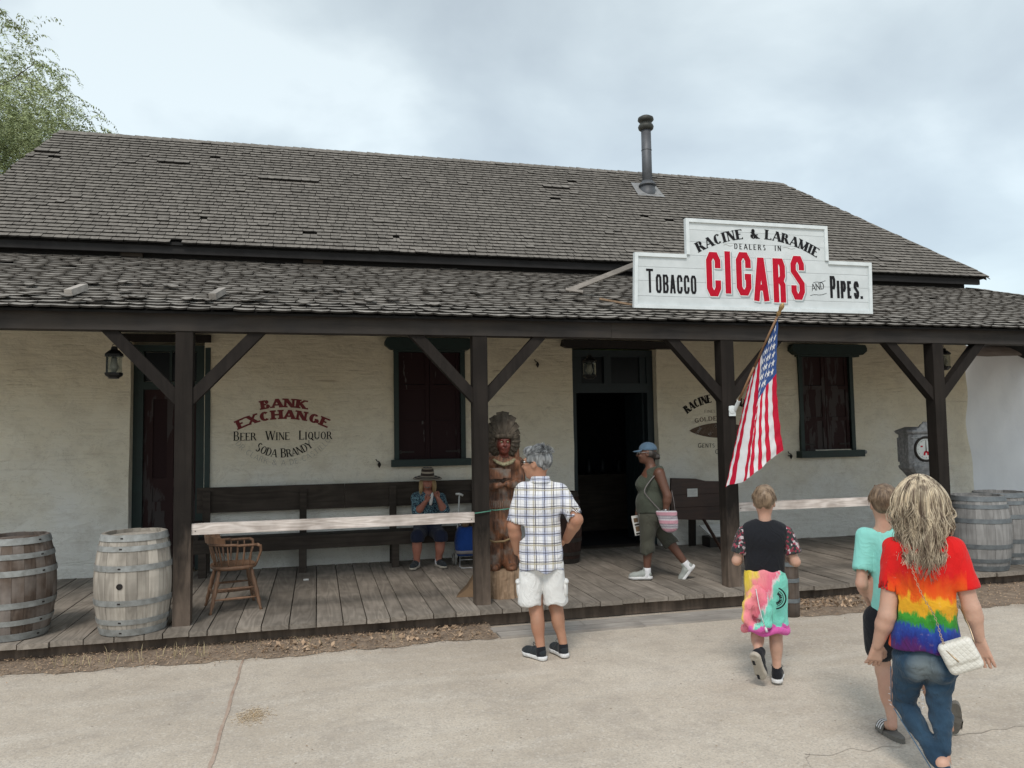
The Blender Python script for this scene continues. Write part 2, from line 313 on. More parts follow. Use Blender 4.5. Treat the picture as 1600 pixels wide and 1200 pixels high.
def tiedye():
    m, t, b = cloth('cloth_rainbow', (1, 1, 1), wr=0.4)
    v = coords(t, (1, 1, 1), False); sp = N(t, 'ShaderNodeSeparateXYZ'); t.links.new(v, sp.inputs[0])
    n = noise_n(t, coords(t, (1.3, 1.3, 0.35), False), 16, 5, 0.65); n2 = noise_n(t, v, 30, 4, 0.7)
    z = math_n(t, 'ADD', sp.outputs[2], math_n(t, 'MULTIPLY', math_n(t, 'SUBTRACT', n, 0.5), 0.22))
    ax = math_n(t, 'ABSOLUTE', math_n(t, 'ADD', sp.outputs[0], 0.04))
    z = math_n(t, 'ADD', z, math_n(t, 'MULTIPLY', math_n(t, 'GREATER_THAN', ax, 0.185), 0.3))
    f = math_n(t, 'MULTIPLY', math_n(t, 'SUBTRACT', z, 0.62), 1.5)
    red = (0.62, 0.012, 0.012)
    c = ramp(t, f, [(0.15, (0.07, 0.014, 0.10)), (0.21, (0.018, 0.025, 0.18)), (0.30, (0.02, 0.06, 0.30)), (0.335, (0.03, 0.22, 0.03)), (0.40, (0.05, 0.27, 0.03)), (0.43, (0.66, 0.33, 0.02)), (0.52, (0.70, 0.36, 0.02)), (0.56, (0.70, 0.10, 0.01)), (0.68, (0.68, 0.05, 0.01)), (0.76, red)])
    c = mix(t, ramp(t, n2, [(0.62, (0,) * 3), (0.85, (0.3,) * 3)]), c, (0.75, 0.5, 0.4))
    t.links.new(c, b.inputs['Base Color'])
    m, t, b = cloth('cloth_pastel_dye', (1, 1, 1), wr=0.6)
    v = coords(t, (1, 1, 1), False); sp = N(t, 'ShaderNodeSeparateXYZ'); t.links.new(v, sp.inputs[0])
    n = noise_n(t, coords(t, (1.6, 1.6, 0.5), False), 14, 5, 0.65)
    f = math_n(t, 'ADD', math_n(t, 'MULTIPLY', math_n(t, 'ADD', sp.outputs[0], 0.205), 2.1), math_n(t, 'MULTIPLY', math_n(t, 'SUBTRACT', sp.outputs[2], 0.6), -0.9))
    f = math_n(t, 'ADD', f, math_n(t, 'MULTIPLY', math_n(t, 'SUBTRACT', n, 0.5), 0.45))
    c = ramp(t, f, [(0.02, (0.75, 0.56, 0.05)), (0.12, (0.78, 0.55, 0.12)), (0.18, (0.80, 0.27, 0.29)), (0.40, (0.72, 0.16, 0.24)), (0.45, (0.65, 0.6, 0.6)), (0.48, (0.19, 0.60, 0.48)), (0.95, (0.20, 0.62, 0.52))])
    zl = math_n(t, 'ADD', sp.outputs[2], math_n(t, 'MULTIPLY', math_n(t, 'SUBTRACT', n, 0.5), 0.16))
    low = math_n(t, 'MULTIPLY', math_n(t, 'LESS_THAN', zl, 0.45), math_n(t, 'GREATER_THAN', sp.outputs[0], -0.12))
    c = mix(t, low, c, (0.66, 0.12, 0.40))
    t.links.new(c, b.inputs['Base Color'])
    m, t, b = cloth('cloth_floral', (1, 1, 1))
    vo = N(t, 'ShaderNodeTexVoronoi'); vo.inputs['Scale'].default_value = 62; t.links.new(coords(t), vo.inputs['Vector'])
    c = mix(t, 0.0, (0, 0, 0), (0, 0, 0)); s2 = N(t, 'ShaderNodeSeparateColor'); t.links.new(vo.outputs['Color'], s2.inputs[0])
    c = ramp(t, s2.outputs[0], [(0.38, (0.03, 0.03, 0.035)), (0.42, (0.24, 0.035, 0.055)), (0.62, (0.30, 0.06, 0.09)), (0.66, (0.04, 0.06, 0.05)), (0.88, (0.035, 0.04, 0.04)), (0.92, (0.5, 0.42, 0.44))])
    t.links.new(c, b.inputs['Base Color'])
    m, t, b = cloth('cloth_leafy', (1, 1, 1))
    n = noise_n(t, coords(t), 26, 3, 0.5, 2.2)
    t.links.new(ramp(t, n, [(0.47, (0.012, 0.018, 0.04)), (0.50, (0.16, 0.30, 0.36)), (0.56, (0.22, 0.38, 0.42)), (0.60, (0.015, 0.02, 0.045))]), b.inputs['Base Color'])
    m, t, b = cloth('straw_striped', (1, 1, 1))
    sp = N(t, 'ShaderNodeSeparateXYZ'); v = coords(t, (1, 1, 1), False); t.links.new(v, sp.inputs[0])
    ln = N(t, 'ShaderNodeVectorMath', operation='LENGTH'); cx = N(t, 'ShaderNodeCombineXYZ'); t.links.new(sp.outputs[0], cx.inputs[0]); t.links.new(sp.outputs[1], cx.inputs[1]); t.links.new(cx.outputs[0], ln.inputs[0])
    f = math_n(t, 'FRACT', math_n(t, 'MULTIPLY', math_n(t, 'ADD', ln.outputs['Value'], math_n(t, 'MULTIPLY', sp.outputs[2], -0.8)), 19))
    t.links.new(ramp(t, f, [(0.60, (0.045, 0.033, 0.028)), (0.66, (0.33, 0.28, 0.22))]), b.inputs['Base Color'])
    m, t, b = cloth('cloth_stripe_bag', (1, 1, 1))
    sp = N(t, 'ShaderNodeSeparateXYZ'); v = coords(t, (1, 1, 1), False); t.links.new(v, sp.inputs[0])
    f = math_n(t, 'FRACT', math_n(t, 'MULTIPLY', sp.outputs[2], 11))
    t.links.new(ramp(t, f, [(0.0, (0.42, 0.40, 0.42)), (0.22, (0.20, 0.16, 0.19)), (0.3, (0.45, 0.24, 0.28)), (0.62, (0.42, 0.22, 0.27)), (0.7, (0.5, 0.48, 0.5)), (0.9, (0.25, 0.22, 0.26))]), b.inputs['Base Color'])
    m, t, b = cloth('denim', (1, 1, 1), wr=0.55)
    v = coords(t, (1, 1, 1), False); sp = N(t, 'ShaderNodeSeparateXYZ'); t.links.new(v, sp.inputs[0])
    n = noise_n(t, v, 7, 4, 0.6)
    c = ramp(t, n, [(0.3, (0.015, 0.036, 0.066)), (0.7, (0.034, 0.072, 0.118))])
    def patch(c, x, z, rx, rz):
        a = math_n(t, 'POWER', math_n(t, 'MULTIPLY', math_n(t, 'SUBTRACT', sp.outputs[0], x), 1 / rx), 2)
        d = math_n(t, 'POWER', math_n(t, 'MULTIPLY', math_n(t, 'SUBTRACT', sp.outputs[2], z), 1 / rz), 2)
        q = math_n(t, 'SUBTRACT', 1.0, math_n(t, 'ADD', a, d), True)
        return mix(t, math_n(t, 'MULTIPLY', q, 0.7), c, (0.20, 0.23, 0.23))
    c = patch(c, -0.07, 0.61, 0.10, 0.10)
    t.links.new(c, b.inputs['Base Color'])
tiedye()
def hairmat(name, a, b_):
    m, t, b = newmat(name, 0.5)
    g = N(t, 'ShaderNodeNewGeometry'); n = noise_n(t, coords(t, (1, 1, 0.2), False), 30, 3)
    nn = noise_n(t, coords(t, (1, 1, 0.14), False), 42, 3, 0.6); f = math_n(t, 'ADD', math_n(t, 'MULTIPLY', g.outputs['Random Per Island'], 0.35), math_n(t, 'SUBTRACT', math_n(t, 'MULTIPLY', nn, 1.9), 0.62))
    t.links.new(ramp(t, f, [(0.2, a), (0.8, b_)]), b.inputs['Base Color']); bump(t, b, n, 0.6, 0.01)
hairmat('hair_grey', (0.06, 0.062, 0.066), (0.34, 0.35, 0.355)); hairmat('hair_grey_dark', (0.07, 0.07, 0.072), (0.2, 0.2, 0.2)); hairmat('hair_brown', (0.085, 0.052, 0.032), (0.26, 0.18, 0.115)); hairmat('hair_dark', (0.02, 0.016, 0.014), (0.06, 0.05, 0.045))
hairmat('hair_blonde', (0.125, 0.085, 0.058), (0.70, 0.59, 0.43)); hairmat('hair_under', (0.10, 0.08, 0.06), (0.24, 0.19, 0.145)); hairmat('hair_straw', (0.3, 0.2, 0.09), (0.42, 0.3, 0.15))
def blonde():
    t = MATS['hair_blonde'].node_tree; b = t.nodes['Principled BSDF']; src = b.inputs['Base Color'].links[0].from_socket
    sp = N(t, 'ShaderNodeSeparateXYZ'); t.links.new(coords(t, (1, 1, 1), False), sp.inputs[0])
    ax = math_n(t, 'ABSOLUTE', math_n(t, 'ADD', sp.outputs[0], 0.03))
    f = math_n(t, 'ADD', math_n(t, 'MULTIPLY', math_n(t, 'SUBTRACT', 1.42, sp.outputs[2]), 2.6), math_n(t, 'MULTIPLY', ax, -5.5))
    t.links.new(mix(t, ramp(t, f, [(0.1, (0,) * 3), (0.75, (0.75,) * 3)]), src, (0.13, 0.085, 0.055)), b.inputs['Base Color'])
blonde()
def quilt():
    m, t, b = newmat('quilted_white', 0.45); b.inputs['Base Color'].default_value = (0.68, 0.66, 0.60, 1)
    sp = N(t, 'ShaderNodeSeparateXYZ'); t.links.new(coords(t, (1, 1, 1), False), sp.inputs[0]); hs = []
    for sg_ in (1, -1):
        q = math_n(t, 'ADD', sp.outputs[0], math_n(t, 'MULTIPLY', sp.outputs[2], sg_)); hs.append(math_n(t, 'ABSOLUTE', math_n(t, 'SINE', math_n(t, 'MULTIPLY', q, 110.0))))
    bump(t, b, math_n(t, 'POWER', math_n(t, 'MINIMUM', hs[0], hs[1]), 0.5), 0.35, 0.006)
quilt()
def carved():
    m, t, b = newmat('carved_wood', 0.6)
    n = noise_n(t, coords(t, (3, 3, 0.7), False), 8, 5, 0.6); n2 = noise_n(t, coords(t, (1, 1, 1), False), 5, 4, 0.6)
    c = ramp(t, n, [(0.32, (0.030, 0.013, 0.007)), (0.66, (0.23, 0.095, 0.045))])
    c = mix(t, ramp(t, n2, [(0.52, (0,) * 3), (0.64, (0.8,) * 3)]), c, (0.16, 0.14, 0.12))
    t.links.new(c, b.inputs['Base Color']); bump(t, b, n, 0.9, 0.015)
carved()
simple('carved_feather', (0.115, 0.095, 0.072), (0.035, 0.026, 0.020), 16, 0.7, stretch=(2, 2, 0.4), var=(0.8, 1.2), bmp=0.4)
simple('carved_face', (0.16, 0.035, 0.022), (0.10, 0.022, 0.015), 16, 0.5)
simple('carved_cream', (0.38, 0.34, 0.22), (0.10, 0.09, 0.05), 45, 0.7)
simple('leaf_pepper', (0.38, 0.42, 0.23), (0.23, 0.28, 0.13), 3, 0.7, var=(0.6, 1.5), island=True, bmp=0)
simple('litter', (0.48, 0.35, 0.24), (0.24, 0.16, 0.105), 3, 0.95, var=(0.5, 1.5), island=True, bmp=0)
simple('dry_grass', (0.42, 0.35, 0.22), (0.30, 0.24, 0.14), 3, 0.9, var=(0.7, 1.2), island=True, bmp=0)
simple('flag_red', (0.55, 0.012, 0.045), (0.48, 0.01, 0.035), 20, 0.7); simple('flag_white', (0.72, 0.72, 0.74), (0.66, 0.66, 0.68), 20, 0.7); simple('flag_blue', (0.045, 0.095, 0.27), (0.035, 0.08, 0.24), 20, 0.7)
for q in ('flag_red', 'flag_white', 'flag_blue'):
    MATS[q].node_tree.nodes['Principled BSDF'].inputs['Transmission Weight'].default_value = 0.0
simple('pole_wood', (0.30, 0.17, 0.09), (0.22, 0.12, 0.06), 10, 0.5); simple('brass', (0.45, 0.30, 0.13), (0.35, 0.22, 0.1), 10, 0.4, 0.6)
simple('gold_chain', (0.55, 0.43, 0.30), (0.40, 0.30, 0.2), 30, 0.35, 0.7)
m, t, b = newmat('green_glow', 0.5); b.inputs['Emission Color'].default_value = (0.35, 1.0, 0.08, 1); b.inputs['Emission Strength'].default_value = 3.0
# measured joints of the figures, metres from each figure's base
MAN_BASE = (1.86,6.27,0,-0.2884)
MAN_J = {'head':(-0.064,-0.0,1.633),'neck':(-0.04,0.0,1.472),'chest':(-0.038,0,1.295),'belly':(-0.038,0,1.002),'pelvis':(-0.042,0,0.8),'ls':(-0.188,0,1.367),'le':(-0.267,-0.02,1.103),'lw':(-0.242,0.08,0.875),'lh':(-0.196,0.12,0.771),'rs':(0.124,0,1.363),'re':(0.257,-0.06,1.154),'rw':(0.173,0.1,0.97),'rh':(0.102,0.16,0.881),'lp':(-0.123,0,0.748),'lk':(-0.093,0.03,0.388),'la':(-0.06,-0.02,0.081),'lt':(-0.204,0.12,-0.011),'rp':(0.043,0,0.747),'rk':(0.069,0.08,0.413),'ra':(0.127,0.05,0.113),'rt':(0.036,0.22,0.025),'hem':(-0.048,0,0.748),'shorts':(-0.054,0,0.458),'top':(-0.063,0,1.741)}
BOY_BASE = (3.24,5.22,0,-0.5555)
BOY_J = {'head':(0.025,0,1.335),'neck':(0.026,0,1.22),'chest':(0.02,0,1.068),'belly':(0.017,0,0.854),'pelvis':(0.022,0,0.713),'top':(0.028,0,1.426),'ls':(-0.111,0,1.122),'le':(-0.188,-0.02,0.893),'lw':(-0.16,0.18,0.882),'lh':(-0.127,0.25,0.892),'rs':(0.154,0,1.128),'re':(0.23,-0.02,0.898),'rw':(0.187,0.16,0.896),'rh':(0.144,0.24,0.912),'lp':(-0.045,0,0.639),'lk':(-0.059,0.06,0.378),'la':(-0.054,-0.16,0.249),'lt':(-0.017,-0.1,0.033),'rp':(0.078,0,0.644),'rk':(0.074,0.03,0.379),'ra':(0.072,0,0.084),'rt':(0.081,0.15,-0.007),'hem':(0.012,0,0.816),'hood':(-0.004,0,0.387)}
MINT_BASE = (3.38,4.13,0,-0.6859)
MINT_J = {'head':(0.034,0,1.403),'neck':(0.022,0,1.285),'chest':(0.005,0,1.139),'belly':(-0.006,0,0.884),'pelvis':(0.001,0,0.71),'top':(0.038,0,1.514),'ls':(-0.083,0,1.202),'le':(-0.112,-0.05,0.917),'lw':(-0.075,0.12,0.785),'lh':(-0.048,0.19,0.724),'rs':(0.114,0,1.21),'re':(0.151,0,0.934),'rw':(0.128,0.1,0.718),'rh':(0.116,0.15,0.647),'lp':(-0.038,0,0.629),'lk':(-0.009,0.05,0.366),'la':(0.025,-0.02,0.108),'lt':(-0.035,0.14,-0.008),'rp':(0.055,0,0.637),'rk':(0.188,0.12,0.385),'ra':(0.349,0.1,0.174),'rt':(0.351,0.12,0.024),'hem':(-0.007,0,0.69),'shorts':(-0.009,0,0.473)}
WOMAN_BASE = (3.2,3.5,0,-0.7407)
WOMAN_J = {'head':(-0.052,0.02,1.47),'neck':(-0.053,0,1.29),'chest':(-0.05,0,1.147),'belly':(-0.046,0,0.893),'pelvis':(-0.049,0,0.691),'top':(-0.039,0.02,1.608),'ls':(-0.186,0,1.214),'le':(-0.237,-0.05,0.862),'lw':(-0.294,0.0,0.687),'lh':(-0.314,0.02,0.624),'rs':(0.091,0,1.23),'re':(0.161,-0.03,0.935),'rw':(0.189,0.0,0.774),'rh':(0.196,0.0,0.729),'lp':(-0.134,0,0.63),'lk':(-0.176,0.1,0.364),'la':(-0.009,-0.1,0.154),'lt':(0.024,0.05,0.051),'rp':(0.014,0,0.642),'rk':(-0.014,0.02,0.413),'ra':(0.005,-0.06,0.2),'rt':(0.016,0.12,0.103),'hem':(-0.058,0,0.707)}
WALKER_BASE = (3.87,8.27,0.18,-0.4377)
WALKER_J = {'head':(-0.168,0,1.444),'neck':(-0.121,0,1.266),'chest':(-0.148,0,1.096),'belly':(-0.154,0,0.875),'pelvis':(-0.136,0,0.728),'top':(-0.171,0,1.6),'ls':(-0.034,-0.17,1.23),'le':(0.051,-0.2,0.965),'lw':(0.025,-0.18,0.784),'lh':(0.022,-0.2,0.7),'rs':(-0.169,0.16,1.213),'re':(-0.252,0.2,0.932),'rw':(-0.302,0.16,0.71),'rh':(-0.311,0.15,0.629),'lp':(-0.179,-0.07,0.684),'lk':(-0.188,-0.08,0.373),'la':(-0.202,-0.08,0.106),'lt':(-0.356,-0.08,0.03),'rp':(-0.109,0.06,0.67),'rk':(0.066,0.06,0.407),'ra':(0.254,0.06,0.147),'rt':(0.206,0.06,0.008),'hem':(-0.156,0,0.787),'shorts':(-0.198,0,0.296)}
SEATED_BASE = (1.4,9.95,0.18,-0.1398)
SEATED_J = {'head':(-0.025,0.25,1.085),'neck':(-0.026,0.28,0.931),'chest':(-0.028,0.3,0.804),'belly':(-0.03,0.3,0.577),'pelvis':(-0.031,0.28,0.47),'top':(-0.023,0.25,1.287),'ls':(-0.178,0.28,0.868),'le':(-0.16,0.12,0.699),'lw':(-0.043,-0.0,0.846),'lh':(0.007,-0.03,0.905),'rs':(0.142,0.28,0.86),'re':(0.188,0.12,0.706),'rw':(0.105,0.02,0.882),'rh':(0.065,0.0,0.958),'lp':(-0.097,0.24,0.46),'lk':(-0.159,-0.12,0.417),'la':(-0.172,-0.02,0.065),'lt':(-0.218,-0.14,0.031),'rp':(0.045,0.24,0.456),'rk':(0.139,-0.12,0.408),'ra':(0.105,0.02,0.074),'rt':(0.176,-0.1,0.035)}
STATUE_BASE = (2.0,7.95,0.18,-0.2465)
STATUE_J = {'head':(-0.018,0,1.625),'neck':(-0.027,0,1.51),'chest':(-0.051,0,1.274),'belly':(-0.054,0,1.039),'pelvis':(-0.058,0,0.838),'top':(-0.061,0,1.932),'base':(-0.092,0,-0.078),'foot':(-0.134,0,0.273),'ls':(-0.218,0,1.412),'rs':(0.134,0,1.406),'le':(-0.207,-0.05,1.179),'lw':(-0.058,-0.15,1.17),'le2':(0.13,0,1.171)}
# ------------------------------------------------------------------ mesh builder
class MB:
    def __init__(s): s.v = []; s.f = []; s.m = []
    def add(s, vs, fs, mi=0):
        o = len(s.v); s.v += [tuple(p) for p in vs]; s.f += [tuple(i + o for i in f) for f in fs]; s.m += [mi] * len(fs); return s
    def box(s, lo, hi, M=None, mi=0):
        vs = [Vector((x, y, z)) for z in (lo[2], hi[2]) for y in (lo[1], hi[1]) for x in (lo[0], hi[0])]
        if M: vs = [M @ p for p in vs]
        return s.add(vs, [(0, 2, 3, 1), (4, 5, 7, 6), (0, 1, 5, 4), (2, 6, 7, 3), (0, 4, 6, 2), (1, 3, 7, 5)], mi)
    def beam(s, a, b, w, h, up=(0, 0, 1), mi=0):
        a, b, up = Vector(a), Vector(b), Vector(up); d = (b - a).normalized(); r = d.cross(up).normalized(); u = r.cross(d)
        vs = [q + r * (w / 2 * i) + u * (h / 2 * j) for q in (a, b) for j in (-1, 1) for i in (-1, 1)]
        return s.add(vs, [(0, 2, 3, 1), (4, 5, 7, 6), (0, 1, 5, 4), (2, 6, 7, 3), (0, 4, 6, 2), (1, 3, 7, 5)], mi)
    def tube(s, pts, rad, n=8, cap=True, mi=0, flat=1.0):
        pts = [Vector(p) for p in pts]; k = len(pts)
        if not hasattr(rad, '__len__'): rad = [rad] * k
        vs = []; ref = None
        for i, p in enumerate(pts):
            d = (pts[min(i + 1, k - 1)] - pts[max(i - 1, 0)])
            d = d.normalized() if d.length > 1e-9 else Vector((0, 0, 1))
            if ref is None: ref = Vector((0, 0, 1)) if abs(d.z) < 0.9 else Vector((1, 0, 0))
            r = d.cross(ref)
            if r.length < 1e-6: r = d.orthogonal()
            r.normalize(); u = r.cross(d); ref = u
            for j in range(n):
                a = 2 * PI * j / n; vs.append(p + r * (math.cos(a) * rad[i]) + u * (math.sin(a) * rad[i] * flat))
        fs = [(i * n + j, i * n + (j + 1) % n, (i + 1) * n + (j + 1) % n, (i + 1) * n + j) for i in range(k - 1) for j in range(n)]
        if cap: fs += [tuple(range(n - 1, -1, -1)), tuple((k - 1) * n + j for j in range(n))]
        return s.add(vs, fs, mi)
    def lathe(s, prof, n=24, c=(0, 0, 0), mi=0, M=None, caps=True):
        vs = []
        for r, z in prof:
            for j in range(n):
                a = 2 * PI * j / n; p = Vector((r * math.cos(a), r * math.sin(a), z))
                if M: p = M @ p
                vs.append(p + Vector(c))
        k = len(prof)
        fs = [(i * n + j, i * n + (j + 1) % n, (i + 1) * n + (j + 1) % n, (i + 1) * n + j) for i in range(k - 1) for j in range(n)]
        if caps:
            fs += [tuple(range(n - 1, -1, -1)), tuple((k - 1) * n + j for j in range(n))]
        return s.add(vs, fs, mi)
    def prism(s, poly, y0, y1, mi=0):
        """polygon in x,z extruded from y0 to y1 (y0 the front)"""
        n = len(poly); vs = [(x, y0, z) for x, z in poly] + [(x, y1, z) for x, z in poly]
        fs = [tuple(range(n)), tuple(range(2 * n - 1, n - 1, -1))] + [(i, i + n, (i + 1) % n + n, (i + 1) % n) for i in range(n)]
        return s.add(vs, fs, mi)
    def mesh(s, name, mats, off=(0, 0, 0), smooth=False):
        me = bpy.data.meshes.new(name)
        v = np.array(s.v, dtype=np.float32).reshape(-1, 3) - np.array(off, dtype=np.float32)
        me.from_pydata(v.tolist(), [], s.f)
        for q in (mats if isinstance(mats, (list, tuple)) else [mats]): me.materials.append(MATS[q])
        if any(s.m): me.polygons.foreach_set('material_index', s.m)
        if smooth: me.polygons.foreach_set('use_smooth', [True] * len(me.polygons))
        me.update(); return me

def wloc(p):
    v = Vector((0, 0, 0))
    while p is not None: v += p.location; p = p.parent
    return v
def build(mb, name, mats, parent=None, smooth=False, origin=None, local=False):
    """link the collected shapes as one object. Vertices are in world space unless local"""
    off = Vector((0, 0, 0)) if local else (Vector(origin) if origin is not None else (wloc(parent) if parent else Vector((0, 0, 0))))
    me = mb.mesh(name, mats, off, smooth)
    o = bpy.data.objects.new(name, me); COL.objects.link(o)
    if parent:
        o.parent = parent
        if not local: o.location = off - wloc(parent)
    elif not local: o.location = off
    return o
def tag(o, label=None, cat=None, group=None, kind=None):
    if label: o['label'] = label
    if cat: o['category'] = cat
    if group: o['group'] = group
    if kind: o['kind'] = kind
    return o
def thing(name, label, cat, loc=(0, 0, 0), rz=0.0, group=None):
    o = bpy.data.objects.new(name, None); COL.objects.link(o); o.empty_display_size = 0.2
    o.location = loc; o.rotation_euler = (0, 0, rz)
    return tag(o, label, cat, group)
def inst(name, me, parent, loc=(0, 0, 0), rot=(0, 0, 0), sc=(1, 1, 1)):
    o = bpy.data.objects.new(name, me); COL.objects.link(o); o.parent = parent
    o.location = loc; o.rotation_euler = rot; o.scale = sc; return o
def smooth_by_angle(o, ang=40):
    me = o.data; me.polygons.foreach_set('use_smooth', [True] * len(me.polygons))
    me.update()
    try: me.set_sharp_from_angle(angle=math.radians(ang))
    except Exception: pass
    return o
def copy_tree(o, parent=None, label=None):
    c = o.copy(); COL.objects.link(c); c.parent = parent
    if label: c['label'] = label
    for ch in list(o.children): copy_tree(ch, c)
    return c

YW = 10.635; DECK = 0.18; YP = 7.6126

# ------------------------------------------------------------------ lettering as thin shapes
G = {
 'A': (.74, [('l', .02, 0, .37, 1, 't'), ('l', .37, 1, .72, 0, 'T'), ('l', .14, .32, .60, .32, 'h')]),
 'B': (.66, [('l', .1, 0, .1, 1, 'T'), ('l', .1, 1, .36, 1, 'h'), ('a', .36, .76, .20, .24, 90, -90), ('l', .1, .52, .38, .52, 'h'), ('a', .38, .26, .24, .26, 90, -90), ('l', .1, 0, .38, 0, 'h')]),
 'C': (.74, [('a', .40, .5, .36, .5, 48, 312)]),
 'D': (.74, [('l', .1, 0, .1, 1, 'T'), ('l', .1, 1, .32, 1, 'h'), ('a', .32, .5, .37, .5, 90, -90), ('l', .1, 0, .32, 0, 'h')]),
 'E': (.62, [('l', .1, 0, .1, 1, 'T'), ('l', .1, 1, .56, 1, 'h'), ('l', .1, .52, .44, .52, 'h'), ('l', .1, 0, .58, 0, 'h'), ('s', .56, .84, .56, 1), ('s', .58, 0, .58, .18)]),
 'F': (.60, [('l', .1, 0, .1, 1, 'T'), ('l', .1, 1, .56, 1, 'h'), ('l', .1, .52, .44, .52, 'h'), ('s', .56, .84, .56, 1)]),
 'G': (.78, [('a', .40, .5, .36, .5, 48, 318), ('l', .66, .1, .66, .42, 'T'), ('l', .46, .42, .74, .42, 'h')]),
 'H': (.78, [('l', .1, 0, .1, 1, 'T'), ('l', .68, 0, .68, 1, 'T'), ('l', .1, .5, .68, .5, 'h')]),
 'I': (.30, [('l', .15, 0, .15, 1, 'T')]),
 'K': (.74, [('l', .1, 0, .1, 1, 'T'), ('l', .12, .42, .64, 1, 't'), ('l', .28, .58, .68, 0, 'T')]),
 'L': (.60, [('l', .1, 0, .1, 1, 'T'), ('l', .1, 0, .56, 0, 'h'), ('s', .56, 0, .56, .2)]),
 'M': (.90, [('l', .08, 0, .08, 1, 't'), ('l', .08, 1, .44, .05, 'T'), ('l', .44, .05, .80, 1, 't'), ('l', .80, 0, .80, 1, 'T')]),
 'N': (.78, [('l', .1, 0, .1, 1, 't'), ('l', .1, 1, .68, 0, 'T'), ('l', .68, 0, .68, 1, 't')]),
 'O': (.80, [('a', .40, .5, .35, .5, 0, 360)]),
 'P': (.64, [('l', .1, 0, .1, 1, 'T'), ('l', .1, 1, .36, 1, 'h'), ('a', .36, .73, .22, .27, 90, -90), ('l', .1, .46, .36, .46, 'h')]),
 'Q': (.80, [('a', .40, .5, .35, .5, 0, 360), ('l', .42, .2, .78, -.14, 'T')]),
 'R': (.72, [('l', .1, 0, .1, 1, 'T'), ('l', .1, 1, .36, 1, 'h'), ('a', .36, .75, .22, .25, 90, -90), ('l', .1, .5, .38, .5, 'h'), ('l', .38, .5, .66, 0, 'T')]),
 'S': (.62, [('a', .31, .745, .23, .255, 35, 270), ('a', .31, .245, .25, .245, 90, -145)]),
 'T': (.68, [('l', .34, 0, .34, 1, 'T'), ('l', .04, 1, .64, 1, 'h'), ('s', .04, .82, .04, 1), ('s', .64, .82, .64, 1)]),
 'U': (.76, [('l', .1, .3, .1, 1, 'T'), ('a', .38, .3, .28, .3, 180, 360), ('l', .66, .3, .66, 1, 't')]),
 'W': (1.05, [('l', .04, 1, .28, 0, 'T'), ('l', .28, 0, .52, 1, 't'), ('l', .52, 1, .76, 0, 'T'), ('l', .76, 0, 1.0, 1, 't')]),
 'X': (.76, [('l', .06, 1, .68, 0, 'T'), ('l', .68, 1, .06, 0, 't')]),
 'Y': (.74, [('l', .04, 1, .36, .48, 'T'), ('l', .70, 1, .36, .48, 't'), ('l', .36, 0, .36, .48, 'T')]),
 '&': (.84, [('a', .34, .76, .17, .23, 0, 360), ('a', .34, .27, .28, .28, 130, 350), ('l', .22, .66, .78, 0, 'T'), ('l', .62, .40, .82, .40, 'h')]),
 '.': (.30, [('d', .12, 0, .18, .18)]), ' ': (.36, []), "'": (.2, [('d', .06, .75, .08, .22)]),
}
OCT = {
 'C': (.62, [[(.60, .66), (.60, .86), (.44, 1), (.16, 1), (0, .86), (0, .14), (.16, 0), (.44, 0), (.60, .14), (.60, .34)]]),
 'I': (.0, [[(0, 0), (0, 1)]]),
 'G': (.62, [[(.60, .66), (.60, .86), (.44, 1), (.16, 1), (0, .86), (0, .14), (.16, 0), (.44, 0), (.60, .14), (.60, .42), (.36, .42)]]),
 'A': (.64, [[(0, 0), (.27, 1), (.37, 1), (.64, 0)], [(.1, .28), (.54, .28)]]),
 'R': (.62, [[(0, 0), (0, 1), (.46, 1), (.60, .87), (.60, .62), (.46, .5), (.04, .5)], [(.40, .5), (.60, .38), (.60, 0)]]),
 'S': (.62, [[(.60, .70), (.60, .86), (.44, 1), (.16, 1), (0, .86), (0, .68), (.60, .34), (.60, .14), (.44, 0), (.16, 0), (0, .14), (0, .30)]]),
 'T': (.60, [[(0, 1), (.60, 1)], [(.30, 0), (.30, 1)]]),
 'O': (.60, [[(.60, .5), (.60, .86), (.44, 1), (.16, 1), (0, .86), (0, .14), (.16, 0), (.44, 0), (.60, .14), (.60, .5)]]),
 'B': (.60, [[(0, .5), (0, 1), (.44, 1), (.58, .88), (.58, .64), (.44, .52), (0, .52)], [(.44, .52), (.60, .38), (.60, .14), (.44, 0), (0, 0), (0, .5)]]),
 'P': (.60, [[(0, 0), (0, 1), (.46, 1), (.60, .87), (.60, .58), (.46, .45), (0, .45)]]),
 'E': (.52, [[(.52, 1), (0, 1), (0, 0), (.52, 0)], [(0, .52), (.42, .52)]]),
 '.': (.10, [[(.05, 0), (.05, .12)]]),
}
def ribbon(poly, w, closed=False):
    """quads of a mitred strip; w a number or list"""
    n = len(poly); P = [Vector(p) for p in poly]
    if not hasattr(w, '__len__'): w = [w] * n
    L, R = [], []
    for i in range(n):
        a = P[i - 1] if i > 0 else (P[-2] if closed else None); b = P[i + 1] if i < n - 1 else (P[1] if closed else None)
        d1 = (P[i] - a).normalized() if a is not None else None; d2 = (b - P[i]).normalized() if b is not None else None
        if d1 is None: d1 = d2
        if d2 is None: d2 = d1
        t = (d1 + d2); t = t.normalized() if t.length > 1e-6 else d2
        nn = Vector((-t.y, t.x)); c = max(0.35, nn.dot(Vector((-d1.y, d1.x))))
        L.append(P[i] + nn * (w[i] / 2 / c)); R.append(P[i] - nn * (w[i] / 2 / c))
    return [(L[i], R[i], R[i + 1], L[i + 1]) for i in range(n - 1)]
